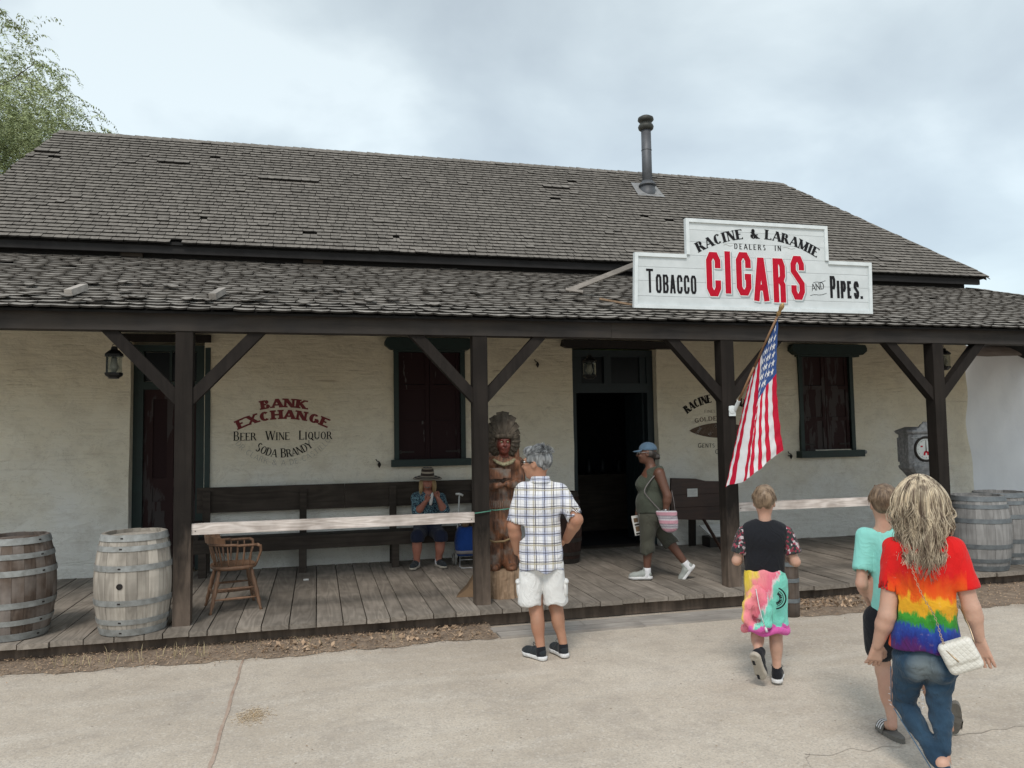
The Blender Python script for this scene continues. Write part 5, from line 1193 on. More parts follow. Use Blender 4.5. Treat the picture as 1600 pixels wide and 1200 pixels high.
# ------------------------------------------------------------------ captain's chair
def captains_chair():
    t = thing('chair', 'low backed wooden captain chair with turned spindles under the rail', 'chair', (-.82, 8.30, DECK), .22)
    # faces +x; back at -x
    mb = MB(); n = 28; P = []
    for j in range(n):
        a = 2 * PI * j / n; c, s = math.cos(a), math.sin(a)
        rx = .215 * (1 if c < 0 else 1.0); p = 2.8
        P.append((rx * math.copysign(abs(c) ** (2 / p), c), .235 * math.copysign(abs(s) ** (2 / p), s)))
    vs = []
    for sc, z in ((.90, .40), (1, .412), (1, .432), (.96, .44), (.8, .436), (.5, .430)):
        vs += [(x * sc, y * sc, z) for x, y in P]
    vs.append((0, 0, .428)); k = 6
    mb.add(vs, [(i * n + j, i * n + (j + 1) % n, (i + 1) * n + (j + 1) % n, (i + 1) * n + j) for i in range(k - 1) for j in range(n)] + [tuple(range(n - 1, -1, -1))] + [((k - 1) * n + j, (k - 1) * n + (j + 1) % n, k * n) for j in range(n)])
    build(mb, 'seat', 'chair_wood', t, True, local=True)
    tr = lambda u: .014 + .008 * math.sin(PI * min(1, u * 1.1)) + .003 * math.sin(u * 26)
    feet = {}
    for sx in (-1, 1):
        for sy in (-1, 1):
            a = Vector((.15 * sx, .165 * sy, .405)); b = Vector((.235 * sx, .235 * sy, 0)); feet[(sx, sy)] = (a, b)
            build(MB().tube([a.lerp(b, i / 12) for i in range(13)], [tr(i / 12) for i in range(13)], 8), 'leg', 'chair_wood', t, True, local=True)
    def st(p, q, u): 
        a = feet[p][0].lerp(feet[p][1], u); b = feet[q][0].lerp(feet[q][1], u); build(MB().tube([a.lerp(b, i / 6) for i in range(7)], [.008, .010, .0125, .013, .0125, .010, .008], 7), 'stretcher', 'chair_wood', t, True, local=True)
    for u in (.45, .68): st((-1, -1), (1, -1), u); st((-1, 1), (1, 1), u)
    st((-1, -1), (-1, 1), .56); st((1, -1), (1, 1), .5); st((1, -1), (1, 1), .74)
    # arm rail: horseshoe
    def rail(a): return Vector((-.03 - .245 * math.cos(a), .255 * math.sin(a), .655 - .0 * a))
    R_ = []
    for x in np.linspace(.19, 0, 5): R_.append(Vector((x, -.262 + .0 * x, .64 + .004)))
    for a in np.linspace(-PI / 2, PI / 2, 17): R_.append(Vector((-.245 * math.cos(a) * .95, .262 * math.sin(a), .652)))
    for x in np.linspace(0, .19, 5): R_.append(Vector((x, .262, .644)))
    build(MB().tube(R_, [.017] * len(R_), 8, flat=.8), 'arm_rail', 'chair_wood', t, True, local=True)
    for s in (-1, 1):
        build(MB().tube([(.19, .262 * s, .645), (.222, .258 * s, .63), (.228, .25 * s, .58), (.205, .235 * s, .50), (.18, .215 * s, .435)], [.017, .016, .013, .011, .011], 7), 'arm_front', 'chair_wood', t, True, local=True)
    cr = [Vector((-.25 * math.cos(a), .235 * math.sin(a), 0)) for a in np.linspace(-1.15, 1.15, 13)]
    vs = []
    for i, p in enumerate(cr):
        h = .085 * (1 - .35 * abs(i - 6) / 6) if 0 < i < 12 else .045
        d = p.normalized(); vs += [p + Vector((0, 0, .665)) + d * .016, p + Vector((0, 0, .665)) - d * .016, p + d * .028 + Vector((0, 0, .665 + h)), p + d * .006 + Vector((0, 0, .665 + h))]
    mb = MB(); mb.add(vs, [f for i in range(12) for b in (i * 4,) for f in ((b, b + 4, b + 6, b + 2), (b + 1, b + 3, b + 7, b + 5), (b + 2, b + 6, b + 7, b + 3), (b, b + 1, b + 5, b + 4))] + [(0, 2, 3, 1), (48, 49, 51, 50)])
    build(mb, 'crest', 'chair_wood', t, False, local=True)
    def spin(p, q): 
        p, q = Vector(p), Vector(q); build(MB().tube([p.lerp(q, i / 8) for i in range(9)], [.006, .0065, .008, .0105, .011, .0095, .0075, .0065, .006], 6), 'spindle', 'chair_wood', t, True, local=True)
    for a in np.linspace(-1.2, 1.2, 7): spin((-.175 * math.cos(a), .195 * math.sin(a), .436), (-.232 * math.cos(a), .258 * math.sin(a), .645))
    for s in (-1, 1):
        for x in (.0, .065, .13): spin((x, .195 * s, .436), (x + .01, .262 * s, .64))
captains_chair()

# ------------------------------------------------------------------ display board on legs, leaning sign
ea = thing('display_board', 'dark wooden display board with a small white notice, standing on two legs by the wall', 'easel', (5.35, 10.2, DECK))
mb = MB(); mb.prism([(4.88, .62), (5.66, .575), (5.68, 1.135), (5.45, 1.145), (5.28, 1.185), (4.90, 1.205)], 10.18, 10.22); build(mb, 'board', 'easel_wood', ea)
for i, z in enumerate((.78, .96)): build(MB().box((4.90, 10.174, z), (5.66, 10.179, z + .006)), 'batten', 'barrel_wood_dark', ea)
build(MB().box((5.14, 10.168, .93), (5.30, 10.176, 1.045)), 'notice', 'paper_white', ea)
mb = MB(); [mb.box((5.155, 10.1665, 1.02 - i * .016), (5.285 - .02 * (i % 3), 10.1672, 1.023 - i * .016)) for i in range(5)]; build(mb, 'notice_text', 'ink_grey', ea)
build(MB().beam((5.24, 10.24, .7), (5.36, 10.50, DECK), .11, .03, up=(0, 1, 0)), 'leg', 'iron_black', ea); build(MB().beam((5.38, 10.16, .60), (5.50, 9.86, DECK), .035, .03), 'leg', 'easel_wood', ea)
ws_ = thing('floor_sign', 'low white notice board leaning near the wall behind the display board', 'notice', (5.65, 10.35, DECK))
mb = MB(); mb.add([(5.40, 10.34, .50), (5.86, 10.36, .50), (5.86, 10.22, .34), (5.54, 10.22, .34), (5.40, 10.36, .49), (5.86, 10.38, .49), (5.86, 10.24, .325), (5.54, 10.24, .325)], [(0, 3, 2, 1), (4, 5, 6, 7), (3, 7, 6, 2), (0, 1, 5, 4), (0, 4, 7, 3), (1, 2, 6, 5)]); build(mb, 'board', 'paper_white', ws_)
build(MB().box((5.52, 10.26, DECK), (5.88, 10.50, .325)), 'base', 'iron_black', ws_)
mb = MB(); [mb.add([(5.56 - .03 * i, 10.255 + i * .02 - .034, .385 + i * .0225), (5.82, 10.255 + i * .02 - .034, .385 + i * .0225), (5.82, 10.257 + i * .02 - .034, .388 + i * .0225), (5.56 - .03 * i, 10.257 + i * .02 - .034, .388 + i * .0225)], [(0, 1, 2, 3)]) for i in range(4)]; build(mb, 'notice_text', 'ink_grey', ws_)

# ------------------------------------------------------------------ penny scale
sc_ = thing('weighing_scale', 'old cast metal coin weighing scale with a round white dial by the right post', 'scale', (7.66, 8.55, DECK), -.12)
def loft_rect(mb, levels):
    vs = []
    for (z, wx, wy, c) in levels:
        vs += [(wx, -wy + c, z), (wx, wy - c, z), (wx - c, wy, z), (-wx + c, wy, z), (-wx, wy - c, z), (-wx, -wy + c, z), (-wx + c, -wy, z), (wx - c, -wy, z)]
    k = len(levels); mb.add(vs, [(i * 8 + j, i * 8 + (j + 1) % 8, (i + 1) * 8 + (j + 1) % 8, (i + 1) * 8 + j) for i in range(k - 1) for j in range(8)] + [tuple(range(7, -1, -1)), tuple((k - 1) * 8 + j for j in range(8))]); return mb
build(loft_rect(MB(), [(.98, .06, .08, .02), (1.02, .10, .11, .03), (1.10, .16, .13, .03), (1.16, .215, .15, .04), (1.19, .22, .155, .04), (1.20, .205, .145, .04), (1.60, .205, .145, .04), (1.615, .23, .165, .045), (1.64, .245, .175, .045), (1.655, .235, .17, .045), (1.70, .12, .13, .04)]), 'housing', 'cast_metal', sc_, local=True)
build(loft_rect(MB(), [(.16, .07, .07, .01), (.95, .055, .06, .01), (.98, .08, .09, .02)]), 'column', 'silver_metal', sc_, local=True)
build(loft_rect(MB(), [(0, .2, .28, .03), (.08, .2, .28, .03), (.12, .12, .16, .02), (.16, .08, .1, .01)]), 'base', 'cast_metal', sc_, local=True)
Mf = Matrix.Rotation(PI / 2, 3, 'X')
def frontdisc(prof, x, y, z, n=32): mb = MB(); mb.lathe(prof, n, (x, y, z), M=Mf); return mb
dl = build(frontdisc([(.135, 0), (.135, .006)], 0, -.146, 1.41), 'dial', 'dial_white', sc_, local=True)
build(frontdisc([(.135, .002), (.14, .018), (.160, .022), (.168, .006), (.165, -.002)], 0, -.146, 1.41), 'dial_ring', 'iron_black', sc_, True, local=True)
mb = MB()
for k in range(48):
    a = 2 * PI * k / 48; r0 = .112 if k % 4 else .102; d = Vector((math.sin(a), 0, math.cos(a))); c = Vector((0, -.1535, 1.41)); mb.beam(c + d * r0, c + d * .122, .0022 if k % 4 else .004, .001, up=(0, 1, 0))
build(mb, 'tick', 'ink_black', dl, local=True)
build(MB().prism([(-.006, 1.37), (.006, 1.37), (.002, 1.515), (-.002, 1.515)], -.157, -.155), 'pointer', 'ink_black', sc_, local=True)
mb = MB(); mb.prism([(-.04, 1.33), (-.015, 1.33), (-.01, 1.36), (.01, 1.36), (.015, 1.33), (.04, 1.33), (.03, 1.375), (0, 1.395), (-.03, 1.375)], -.1545, -.1535); mb.prism([(-.075, 1.435), (-.045, 1.435), (-.045, 1.455), (-.075, 1.455)], -.1545, -.1535); build(mb, 'dial_mark', 'ink_red', dl, local=True)
P = []
for i in range(25):
    t_ = i / 24 * 2 - 1; P.append((t_ * .13, 1.655 + .10 * (math.cos(t_ * PI / 2) ** 1.5) + .016 * abs(math.sin(t_ * 9))))
build(MB().prism(P + [(.13, 1.64), (-.13, 1.64)], -.165, -.145), 'crest', 'cast_metal', sc_, local=True)
for z in (1.24, 1.56): build(MB().box((-.2, -.157, z - .008), (.2, -.1452, z + .008)), 'moulding', 'cast_metal', sc_, local=True)
for s in (-1, 1):
    for k in range(5): build(MB().box((s * .207 - .004, -.10 + k * .05, 1.24), (s * .207 + .004, -.07 + k * .05, 1.56)), 'side_flute', 'cast_metal', sc_, local=True)

# ------------------------------------------------------------------ shopping trolley cart by the seated woman
ct = thing('trolley_bag', 'blue two wheeled shopping trolley bag parked beside the seated woman', 'trolley', (1.90, 9.92, DECK), -.05)
mb = MB(); lv = [(.14, .15, .10, .04), (.18, .17, .13, .05), (.30, .18, .15, .06), (.42, .165, .14, .06), (.50, .13, .11, .05)]
loft_rect(mb, lv); o = build(mb, 'bag', 'cloth_blue_bag', ct, True, local=True)
mb = MB(); loft_rect(mb, [(.17, .1715, .1315, .05), (.21, .179, .142, .05), (.215, .17, .13, .05)]); build(mb, 'bag_trim', 'strap_grey', ct, True, local=True)
mb = MB(); mb.tube([(-.12, .12, .03), (-.12, .13, .5), (-.10, .14, .92), (-.08, .15, .95), (.08, .15, .95), (.10, .14, .92), (.12, .13, .5), (.12, .12, .03)], .010, 7); build(mb, 'handle_frame', 'iron_black', ct, True, local=True)
mb = MB(); mb.tube([(-.13, -.10, .14), (-.14, -.16, .02), (-.12, -.18, .006), (.12, -.18, .006), (.14, -.16, .02), (.13, -.10, .14)], .007, 6); mb.tube([(-.13, -.13, .1), (.13, -.13, .1)], .005, 6); build(mb, 'foot_frame', 'silver_metal', ct, True, local=True)
for s in (-1, 1):
    M = Matrix.Rotation(PI / 2, 3, 'Y'); w = build(MB().lathe([(.045, -.012), (.072, -.012), (.078, 0), (.072, .012), (.045, .012)], 20, (s * .19, .10, .078), M=M), 'wheel', 'rubber_grey', ct, True, local=True); build(MB().lathe([(.01, -.014), (.045, -.008), (.045, .008), (.01, .014)], 12, (s * .19, .10, .078), M=M), 'rim', 'paper_white', w, local=True)
mb = MB()
for k in range(7):
    r_ = random.Random(k); c = (r_.uniform(-.09, .09), r_.uniform(-.05, .06), .52 + r_.uniform(0, .06)); mb.lathe([(.002, -.05), (.04, -.03), (.055, 0), (.035, .04), (.003, .05)], 8, c)
build(mb, 'packed_bundle', 'tan_canvas', ct, True, local=True)
cn = thing('walking_cane', 'white cane with a T shaped handle standing behind the blue trolley', 'cane', (1.73, 10.02, DECK))
build(MB().tube([(1.74, 10.0, .2), (1.80, 10.02, 1.08)], .010, 7), 'shaft', 'paper_white', cn, True); build(MB().tube([(1.755, 10.0, 1.10), (1.80, 10.02, 1.10), (1.85, 10.03, 1.075)], .016, 7), 'handle', 'paper_white', cn, True)
# tan canvas sack by the second post
mb = MB(); mb.add([(1.40, 8.05, DECK + .003), (1.72, 7.98, DECK + .003), (1.74, 8.25, DECK + .003), (1.46, 8.22, DECK + .02), (1.66, 8.06, .46), (1.72, 8.06, .42), (1.72, 8.14, .42), (1.66, 8.16, .47), (1.53, 8.07, .27), (1.54, 8.2, .28)],
    [(0, 1, 5, 4, 8), (1, 2, 6, 5), (2, 3, 9, 7, 6), (3, 0, 8, 9), (4, 5, 6, 7), (8, 4, 7, 9), (0, 3, 2, 1)])
tag(build(mb, 'wooden_prop', 'tan_canvas', None, origin=(1.58, 8.1, DECK)), 'small tan wedge standing behind the second porch post', 'wedge')
# fallen bits of litter
tag(build(MB().box((-.86 + .70, 9.55, DECK + .003), (-.10, 9.58, DECK + .02)), 'paper_scrap', 'paper_white', None, origin=(-.13, 9.56, DECK)), 'small white scrap of paper on the boards near the bench', 'scrap')
# rope and cord
mb = MB(); mb.tube([(1.69, 7.74, 1.105), (1.76, 7.72, 1.10), (1.86, 7.70, 1.108), (2.0, 7.72, 1.122), (2.12, 7.82, 1.125)], .006, 6); mb.tube([(1.69 - .17, 7.60, 1.09), (1.60, 7.598, 1.098), (1.685, 7.61, 1.105), (1.69, 7.74, 1.105)], .006, 6)
tag(build(mb, 'green_cord', 'rope_green', None, True, origin=(1.8, 7.7, 1.1)), 'thin green cord tied from the second post to the carved figure', 'cord')

# ------------------------------------------------------------------ white wall beyond, with its log
ww = thing('white_wall', 'whitewashed adobe wall beyond the right end of the building', 'wall', (13.5, 11.8, 0))
mb = MB(); xs_ = np.arange(10.9, 17.0, .12); zz2 = np.arange(0, 3.25, .12); vs = []
for x in xs_:
    for z in zz2: vs.append((x, 11.62 + .012 * math.sin(x * 3 + z * 4) + .010 * math.sin(x * 8 - z * 6) + .006 * math.sin(x * 19 + z * 3) , z))
n = len(zz2); mb.add(vs, [(i * n + j, (i + 1) * n + j, (i + 1) * n + j + 1, i * n + j + 1) for i in range(len(xs_) - 1) for j in range(n - 1)])
mb.box((10.9, 11.66, 0), (17, 12.0, 3.17)); build(mb, 'wall', 'white_wall', ww, True)
mb = MB(); mb.tube([(10.8 + i * .4, 11.60 + .02 * math.sin(i), 3.265 + .008 * math.sin(i * 1.7)) for i in range(17)], [.10 + .008 * math.sin(i * 2.3) for i in range(17)], 14); build(mb, 'log', 'log_grey', ww, True)

# ------------------------------------------------------------------ pepper tree
tree = thing('pepper_tree', 'airy pepper tree with drooping light green foliage behind the left roof', 'tree', (-5.5, 15.2, 0))
r = random.Random(11); tr_ = MB(); tips = []
def branch(p, d, L, rad, lvl):
    pts = [p]; rads = [rad]; n = 6 if lvl < 3 else 5
    for i in range(n):
        d = (d + Vector((r.gauss(0, .16), r.gauss(0, .16), r.gauss(0, .10) - (.05 if lvl > 1 else -.02) * (1 + lvl * .4)))).normalized(); p = p + d * L / n; pts.append(p); rads.append(rad * (1 - .6 * (i + 1) / n))
        if lvl >= 2: tips.append((p, d, lvl))
    tr_.tube(pts, rads, 7 if lvl < 2 else 5, False)
    if lvl < 4:
        k = (5, 5, 4, 3)[lvl]
        for i in range(k):
            j = r.randint(max(1, n // 2 - lvl // 2), n); a = r.uniform(0, 2 * PI); q = Vector((math.cos(a), math.sin(a), r.uniform(-.1, .7))); nd = (d * .75 + q * .75).normalized()
            branch(pts[j], nd, L * r.uniform(.55, .8), rads[j] * .75, lvl + 1)
branch(Vector((-5.5, 15.2, 0)), Vector((.03, 0, 1)), 5.6, .24, 0)
build(tr_, 'trunk', 'bark', tree, True)
lf = MB(); vs_l = []; fs_l = []
def spray(p, d, L):
    n = 11; q = Vector(p); dirn = (d * .6 + Vector((r.gauss(0, .5), r.gauss(0, .5), .1))).normalized()
    for i in range(n):
        dirn = (dirn + Vector((0, 0, -.22))).normalized(); q = q + dirn * L / n
        side = dirn.cross(Vector((0, 0, 1))); side = side.normalized() if side.length > .1 else Vector((1, 0, 0))
        side = (side + Vector((r.gauss(0, .4), r.gauss(0, .4), 0))).normalized()
        for s in (-1, 1):
            e_ = q + side * s * r.uniform(.035, .065) + Vector((0, 0, -.02 - .02 * r.random())); w = dirn * .011 + Vector((r.gauss(0, .004), r.gauss(0, .004), .002))
            o_ = len(vs_l); vs_l.extend([tuple(q), tuple((q + e_) / 2 + w), tuple(e_), tuple((q + e_) / 2 - w)]); fs_l.append((o_, o_ + 1, o_ + 2, o_ + 3))
for (p, d, lv_) in tips:
    if p.x < -9.2 or p.z < 4.6: continue
    for k in range(8 if lv_ > 2 else 4): spray(p, d, r.uniform(.3, .75))
lf.v, lf.f, lf.m = vs_l, fs_l, [0] * len(fs_l)
for (cx_, cy_, cz_, rx_, rz_, n_) in ((-5.3, 15.2, 8.0, 1.0, 1.05, 430), (-4.75, 15.0, 7.3, 1.1, .8, 400), (-4.35, 15.1, 6.95, .8, .55, 300), (-5.6, 15.4, 8.8, .65, .6, 130), (-5.2, 15.2, 6.6, .9, .6, 200)):
    for k in range(n_):
        while True:
            q = Vector((r.uniform(-1, 1), r.uniform(-1, 1), r.uniform(-1, 1)))
            if .25 < q.length < 1: break
        spray(Vector((cx_ + q.x * rx_, cy_ + q.y * 1.0, cz_ + q.z * rz_)), q, r.uniform(.25, .55))
print('tree sprays', len(tips), 'leaf faces', len(fs_l))
build(lf, 'crown', 'leaf_pepper', tree)
# ------------------------------------------------------------------ flag
fg = thing('flag', 'american flag on a wooden pole slanting out from the third post', 'flag', (4.42, 7.60, 2.11))
B0 = Vector((4.44, 7.585, 2.115)); B1 = Vector((4.545, 6.86, 3.06)); pd = (B1 - B0).normalized(); PLn = (B1 - B0).length
build(MB().tube([B0, B0 + pd * (PLn * .45)], .0125, 8).tube([B0 + pd * (PLn * .45), B1], .011, 8), 'pole', 'pole_wood', fg, True)
mb = MB(); Mz = pd.to_track_quat('Z', 'Y').to_matrix(); mb.lathe([(.011, -.04), (.020, -.03), (.022, 0), (.014, .02), (.024, .05), (.026, .075), (.015, .10), (.003, .11)], 12, B1, M=Mz); build(mb, 'finial', 'brass', fg, True)
mb = MB(); mb.lathe([(.03, -.01), (.045, 0), (.045, .012), (.02, .016)], 14, (4.41, 7.605, 2.10), M=Matrix.Rotation(PI / 2, 3, 'X')); mb.tube([B0 - pd * .03, B0 + pd * .10], .02, 10); mb.box((4.37, 7.598, 2.03), (4.45, 7.606, 2.14)); build(mb, 'bracket', 'sign_trim', fg)
NU, NV = 65, 60
H0 = B0 + pd * (PLn * .955); H1 = B0 + pd * (PLn * .30)
E0 = Vector((4.66, 7.02, 1.655)); E1 = Vector((4.175, 7.36, 1.275))
def cloth_p(u, v):
    """u down the hoist 0..1, v along the fly 0..1"""
    a = H0.lerp(H1, u); b = E0.lerp(E1, 1 - (1 - u) ** 1.55)
    # straight hang with gathered folds
    p = a.lerp(b, v)
    p.z -= .03 * math.sin(PI * v) * (1 - u); p.x -= .05 * math.sin(PI * v) * (1 - u) - .02
    fold = .06 * math.sin(u * 2 * PI * 1.1 + .6 + v * .8) * (v ** .7)
    fold2 = -.05 * math.exp(-((u - .58 - .10 * v) / .10) ** 2) * min(1, v * 2.5)
    rip = .006 * math.sin(v * 38 + u * 9) * v + .004 * math.sin(v * 61 - u * 22)
    side = .045 * math.exp(-((u - .62 - .06 * v) / .07) ** 2) * min(1, v * 2) * (1)
    return p + Vector((side * .8, fold + fold2 + rip, .004 * math.sin(u * 30 + v * 20)))
mb = MB(); mb.v = [tuple(cloth_p(i / NU, j / NV)) for i in range(NU + 1) for j in range(NV + 1)]
for i in range(NU):
    for j in range(NV):
        st = int(i / (NU / 13)); a = i * (NV + 1) + j; mb.f.append((a, a + NV + 1, a + NV + 2, a + 1)); mb.m.append(2 if (st < 7 and j < NV * .4) else (0 if st % 2 == 0 else 1))
cl = build(mb, 'cloth', ['flag_red', 'flag_white', 'flag_blue'], fg, True)
mb = MB()
for ru in range(5):
    for cv in range(6 if ru % 2 == 0 else 5):
        u = (ru + .75) / 5.5 * 7 / 13; v = (cv + (.75 if ru % 2 == 0 else 1.25)) / 6.5 * .4; R_ = .040
        c = cloth_p(u, v); du = (cloth_p(u + .01, v) - c).normalized(); dv = (cloth_p(u, v + .01) - c).normalized(); n = du.cross(dv).normalized()
        if n.y > 0: n = -n
        P = [c + n * .004 + (-du * math.cos(k * PI / 5) + dv * math.sin(k * PI / 5)) * (R_ if k % 2 == 0 else R_ * .42) for k in range(10)]
        mb.add([c + n * .005] + P, [(0, k + 1, (k + 1) % 10 + 1) for k in range(10)])
        P = [c - n * .004 + (-du * math.cos(k * PI / 5) + dv * math.sin(k * PI / 5)) * (R_ if k % 2 == 0 else R_ * .42) for k in range(10)]
        mb.add([c - n * .005] + P, [(0, (k + 1) % 10 + 1, k + 1) for k in range(10)])
build(mb, 'stars', 'flag_white', cl)

# ------------------------------------------------------------------ sculpting on a distance field
class Sdf:
    def __init__(s, lo, hi, h):
        s.h = h; s.lo = np.array(lo, float)
        s.ax = [np.arange(lo[i], hi[i] + h, h) for i in range(3)]
        s.f = np.full([len(a) for a in s.ax], 1.0, np.float32)
    def _reg(s, lo, hi, m):
        sl = []
        for i in range(3):
            a = int(np.searchsorted(s.ax[i], lo[i] - m)); b = int(np.searchsorted(s.ax[i], hi[i] + m)); sl.append(slice(a, max(a, b)))
        X = s.ax[0][sl[0]][:, None, None]; Y = s.ax[1][sl[1]][None, :, None]; Z = s.ax[2][sl[2]][None, None, :]
        return tuple(sl), X, Y, Z
    def _blend(s, sl, d, k, sub=False):
        f = s.f[sl]
        if sub:
            d = -d; hh = np.clip(.5 - .5 * (f - d) / k, 0, 1) if k > 0 else None
            r = np.maximum(f, d) if k <= 0 else f * (1 - hh) + d * hh + k * hh * (1 - hh)
        else:
            if k <= 0: r = np.minimum(f, d)
            else: hh = np.clip(.5 + .5 * (f - d) / k, 0, 1); r = f * (1 - hh) + d * hh - k * hh * (1 - hh)
        s.f[sl] = r
    def cap(s, a, b, ra, rb=None, k=.02, th=0.0, sq=1.0, sub=False):
        rb = ra if rb is None else rb; a = np.array(a, float); b = np.array(b, float); R = max(ra, rb)
        m = k + 3 * s.h; sl, X, Y, Z = s._reg(np.minimum(a, b) - R, np.maximum(a, b) + R, m)
        if s.f[sl].size == 0: return s
        c, n = math.cos(-th), math.sin(-th)
        def tf(x, y): return (c * x - n * y, (n * x + c * y) / sq)
        ux, uy = tf(X - a[0], Y - a[1]); uz = Z - a[2]; bx, by = tf(b[0] - a[0], b[1] - a[1]); bz = b[2] - a[2]
        L2 = bx * bx + by * by + bz * bz + 1e-12; t = np.clip((ux * bx + uy * by + uz * bz) / L2, 0, 1)
        d = np.sqrt((ux - t * bx) ** 2 + (uy - t * by) ** 2 + (uz - t * bz) ** 2) - (ra + (rb - ra) * t)
        s._blend(sl, (d * (1 if sq == 1 else .5 + .5 * min(1, sq))).astype(np.float32), k, sub); return s
    def ell(s, c, r, k=.02, th=0.0, tilt=0.0, sub=False):
        R = max(r); m = k + 3 * s.h; c = np.array(c, float); sl, X, Y, Z = s._reg(c - R, c + R, m)
        if s.f[sl].size == 0: return s
        X, Y, Z = X - c[0], Y - c[1], Z - c[2]; cc, nn = math.cos(-th), math.sin(-th)
        X, Y = cc * X - nn * Y, nn * X + cc * Y
        if tilt: ct, st = math.cos(-tilt), math.sin(-tilt); Y, Z = ct * Y - st * Z, st * Y + ct * Z
        k0 = np.sqrt((X / r[0]) ** 2 + (Y / r[1]) ** 2 + (Z / r[2]) ** 2); k1 = np.sqrt((X / r[0] ** 2) ** 2 + (Y / r[1] ** 2) ** 2 + (Z / r[2] ** 2) ** 2) + 1e-9
        s._blend(sl, (k0 * (k0 - 1) / k1).astype(np.float32), k, sub); return s
    def rbox(s, c, half, r, k=.01, ang=0.0):
        c = np.array(c, float); R = float(max(half)) * 1.5; sl, X, Y, Z = s._reg(c - R, c + R, k + 3 * s.h); X, Y, Z = X - c[0], Y - c[1], Z - c[2]
        ca, sa = math.cos(ang), math.sin(ang); X, Z = X * ca + Z * sa, -X * sa + Z * ca
        q = [np.abs(a) - (h_ - r) for a, h_ in ((X, half[0]), (Y, half[1]), (Z, half[2]))]
        d = np.sqrt(sum(np.maximum(a, 0) ** 2 for a in q)) + np.minimum(np.maximum(np.maximum(q[0], q[1]), q[2]), 0) - r
        s._blend(sl, d.astype(np.float32), k); return s
    def chain(s, pts, rad, k=.02, **kw):
        for i in range(len(pts) - 1): s.cap(pts[i], pts[i + 1], rad[i], rad[i + 1], k, **kw)
        return s
    def keep(s, n, d, amp=0, fr=20):
        """keep the side where n.p < d"""
        X = s.ax[0][:, None, None]; Y = s.ax[1][None, :, None]; Z = s.ax[2][None, None, :]
        q = n[0] * X + n[1] * Y + n[2] * Z - d
        if amp: q = q + amp * np.sin(np.arctan2(Y, X) * 5) + amp * .6 * np.sin(X * fr * 2 + Y * fr)
        s.f = np.maximum(s.f, q.astype(np.float32)); return s
    def noise(s, amp, fr, seed=0, aniso=(1, 1, 1)):
        r = np.random.default_rng(seed); X = s.ax[0][:, None, None]; Y = s.ax[1][None, :, None]; Z = s.ax[2][None, None, :]; q = 0
        for i in range(6):
            v = r.normal(size=3); v /= np.linalg.norm(v); v = v * fr * (1 + .5 * i / 3) * np.array(aniso); q = q + np.sin(v[0] * X + v[1] * Y + v[2] * Z + r.uniform(0, 6.3) + 1.2 * np.sin(v[1] * X * .7 - v[2] * Y * .6 + v[0] * Z * .6)) / (1 + .35 * i)
        s.f = s.f + (amp / 2.2 * q).astype(np.float32); return s
    def mesh(s):
        f = s.f; ins = f < 0; nx, ny, nz = f.shape
        c8 = [(i, j, k) for i in (0, 1) for j in (0, 1) for k in (0, 1)]
        def sub(A, o): return A[o[0]:nx - 1 + o[0], o[1]:ny - 1 + o[1], o[2]:nz - 1 + o[2]]
        anyi = np.zeros((nx - 1, ny - 1, nz - 1), bool); alli = np.ones_like(anyi)
        for o in c8: t = sub(ins, o); anyi |= t; alli &= t
        idx = np.argwhere(anyi & ~alli); n = len(idx); vid = np.full(anyi.shape, -1, np.int32); vid[tuple(idx.T)] = np.arange(n)
        val = {o: f[idx[:, 0] + o[0], idx[:, 1] + o[1], idx[:, 2] + o[2]] for o in c8}
        acc = np.zeros((n, 3)); cnt = np.zeros(n)
        for a in c8:
            for d in range(3):
                if a[d]: continue
                b = list(a); b[d] = 1; b = tuple(b); va, vb = val[a], val[b]; m = (va < 0) != (vb < 0)
                t = np.where(m, va / np.where(m, va - vb, 1), 0)
                for q in range(3): acc[:, q] += np.where(m, a[q] + (t if q == d else 0), 0)
                cnt += m
        V = (idx + acc / cnt[:, None]) * s.h + s.lo
        F = []
        for d in range(3):
            e1, e2 = (d + 1) % 3, (d + 2) % 3
            A = ins; sl0 = [slice(None)] * 3; sl1 = [slice(None)] * 3; sl0[d] = slice(0, -1); sl1[d] = slice(1, None)
            for e in (e1, e2): sl0[e] = slice(1, -1); sl1[e] = slice(1, -1)
            x0, x1 = A[tuple(sl0)], A[tuple(sl1)]; p = np.argwhere(x0 != x1)
            if not len(p): continue
            flag = x0[tuple(p.T)]; p = p.copy(); p[:, e1] += 1; p[:, e2] += 1
            def cell(o1, o2): q = p.copy(); q[:, e1] -= o1; q[:, e2] -= o2; return vid[tuple(q.T)]
            q = np.stack([cell(1, 1), cell(0, 1), cell(0, 0), cell(1, 0)], 1); q[~flag] = q[~flag][:, ::-1]; F.append(q)
        return V.astype(np.float32), np.concatenate(F)
def sdf_obj(name, fields, mat, parent, offs=None):
    if not isinstance(fields, (list, tuple)): fields = [fields]
    V = []; F = []; o = 0
    for s in fields:
        v, f = s.mesh() if isinstance(s, Sdf) else s
        V.append(v); F.append(f + o); o += len(v)
    V = np.concatenate(V); F = np.concatenate(F)
    me = bpy.data.meshes.new(name); me.vertices.add(len(V)); me.vertices.foreach_set('co', V.ravel().astype(np.float32))
    me.loops.add(F.size); me.loops.foreach_set('vertex_index', F.ravel().astype(np.int32)); me.polygons.add(len(F))
    me.polygons.foreach_set('loop_start', np.arange(0, F.size, 4, dtype=np.int32)); me.polygons.foreach_set('loop_total', np.full(len(F), 4, np.int32))
    me.update(calc_edges=True); me.validate(); me.polygons.foreach_set('use_smooth', [True] * len(me.polygons)); me.materials.append(MATS[mat])
    ob = bpy.data.objects.new(name, me); COL.objects.link(ob); ob.parent = parent; return ob

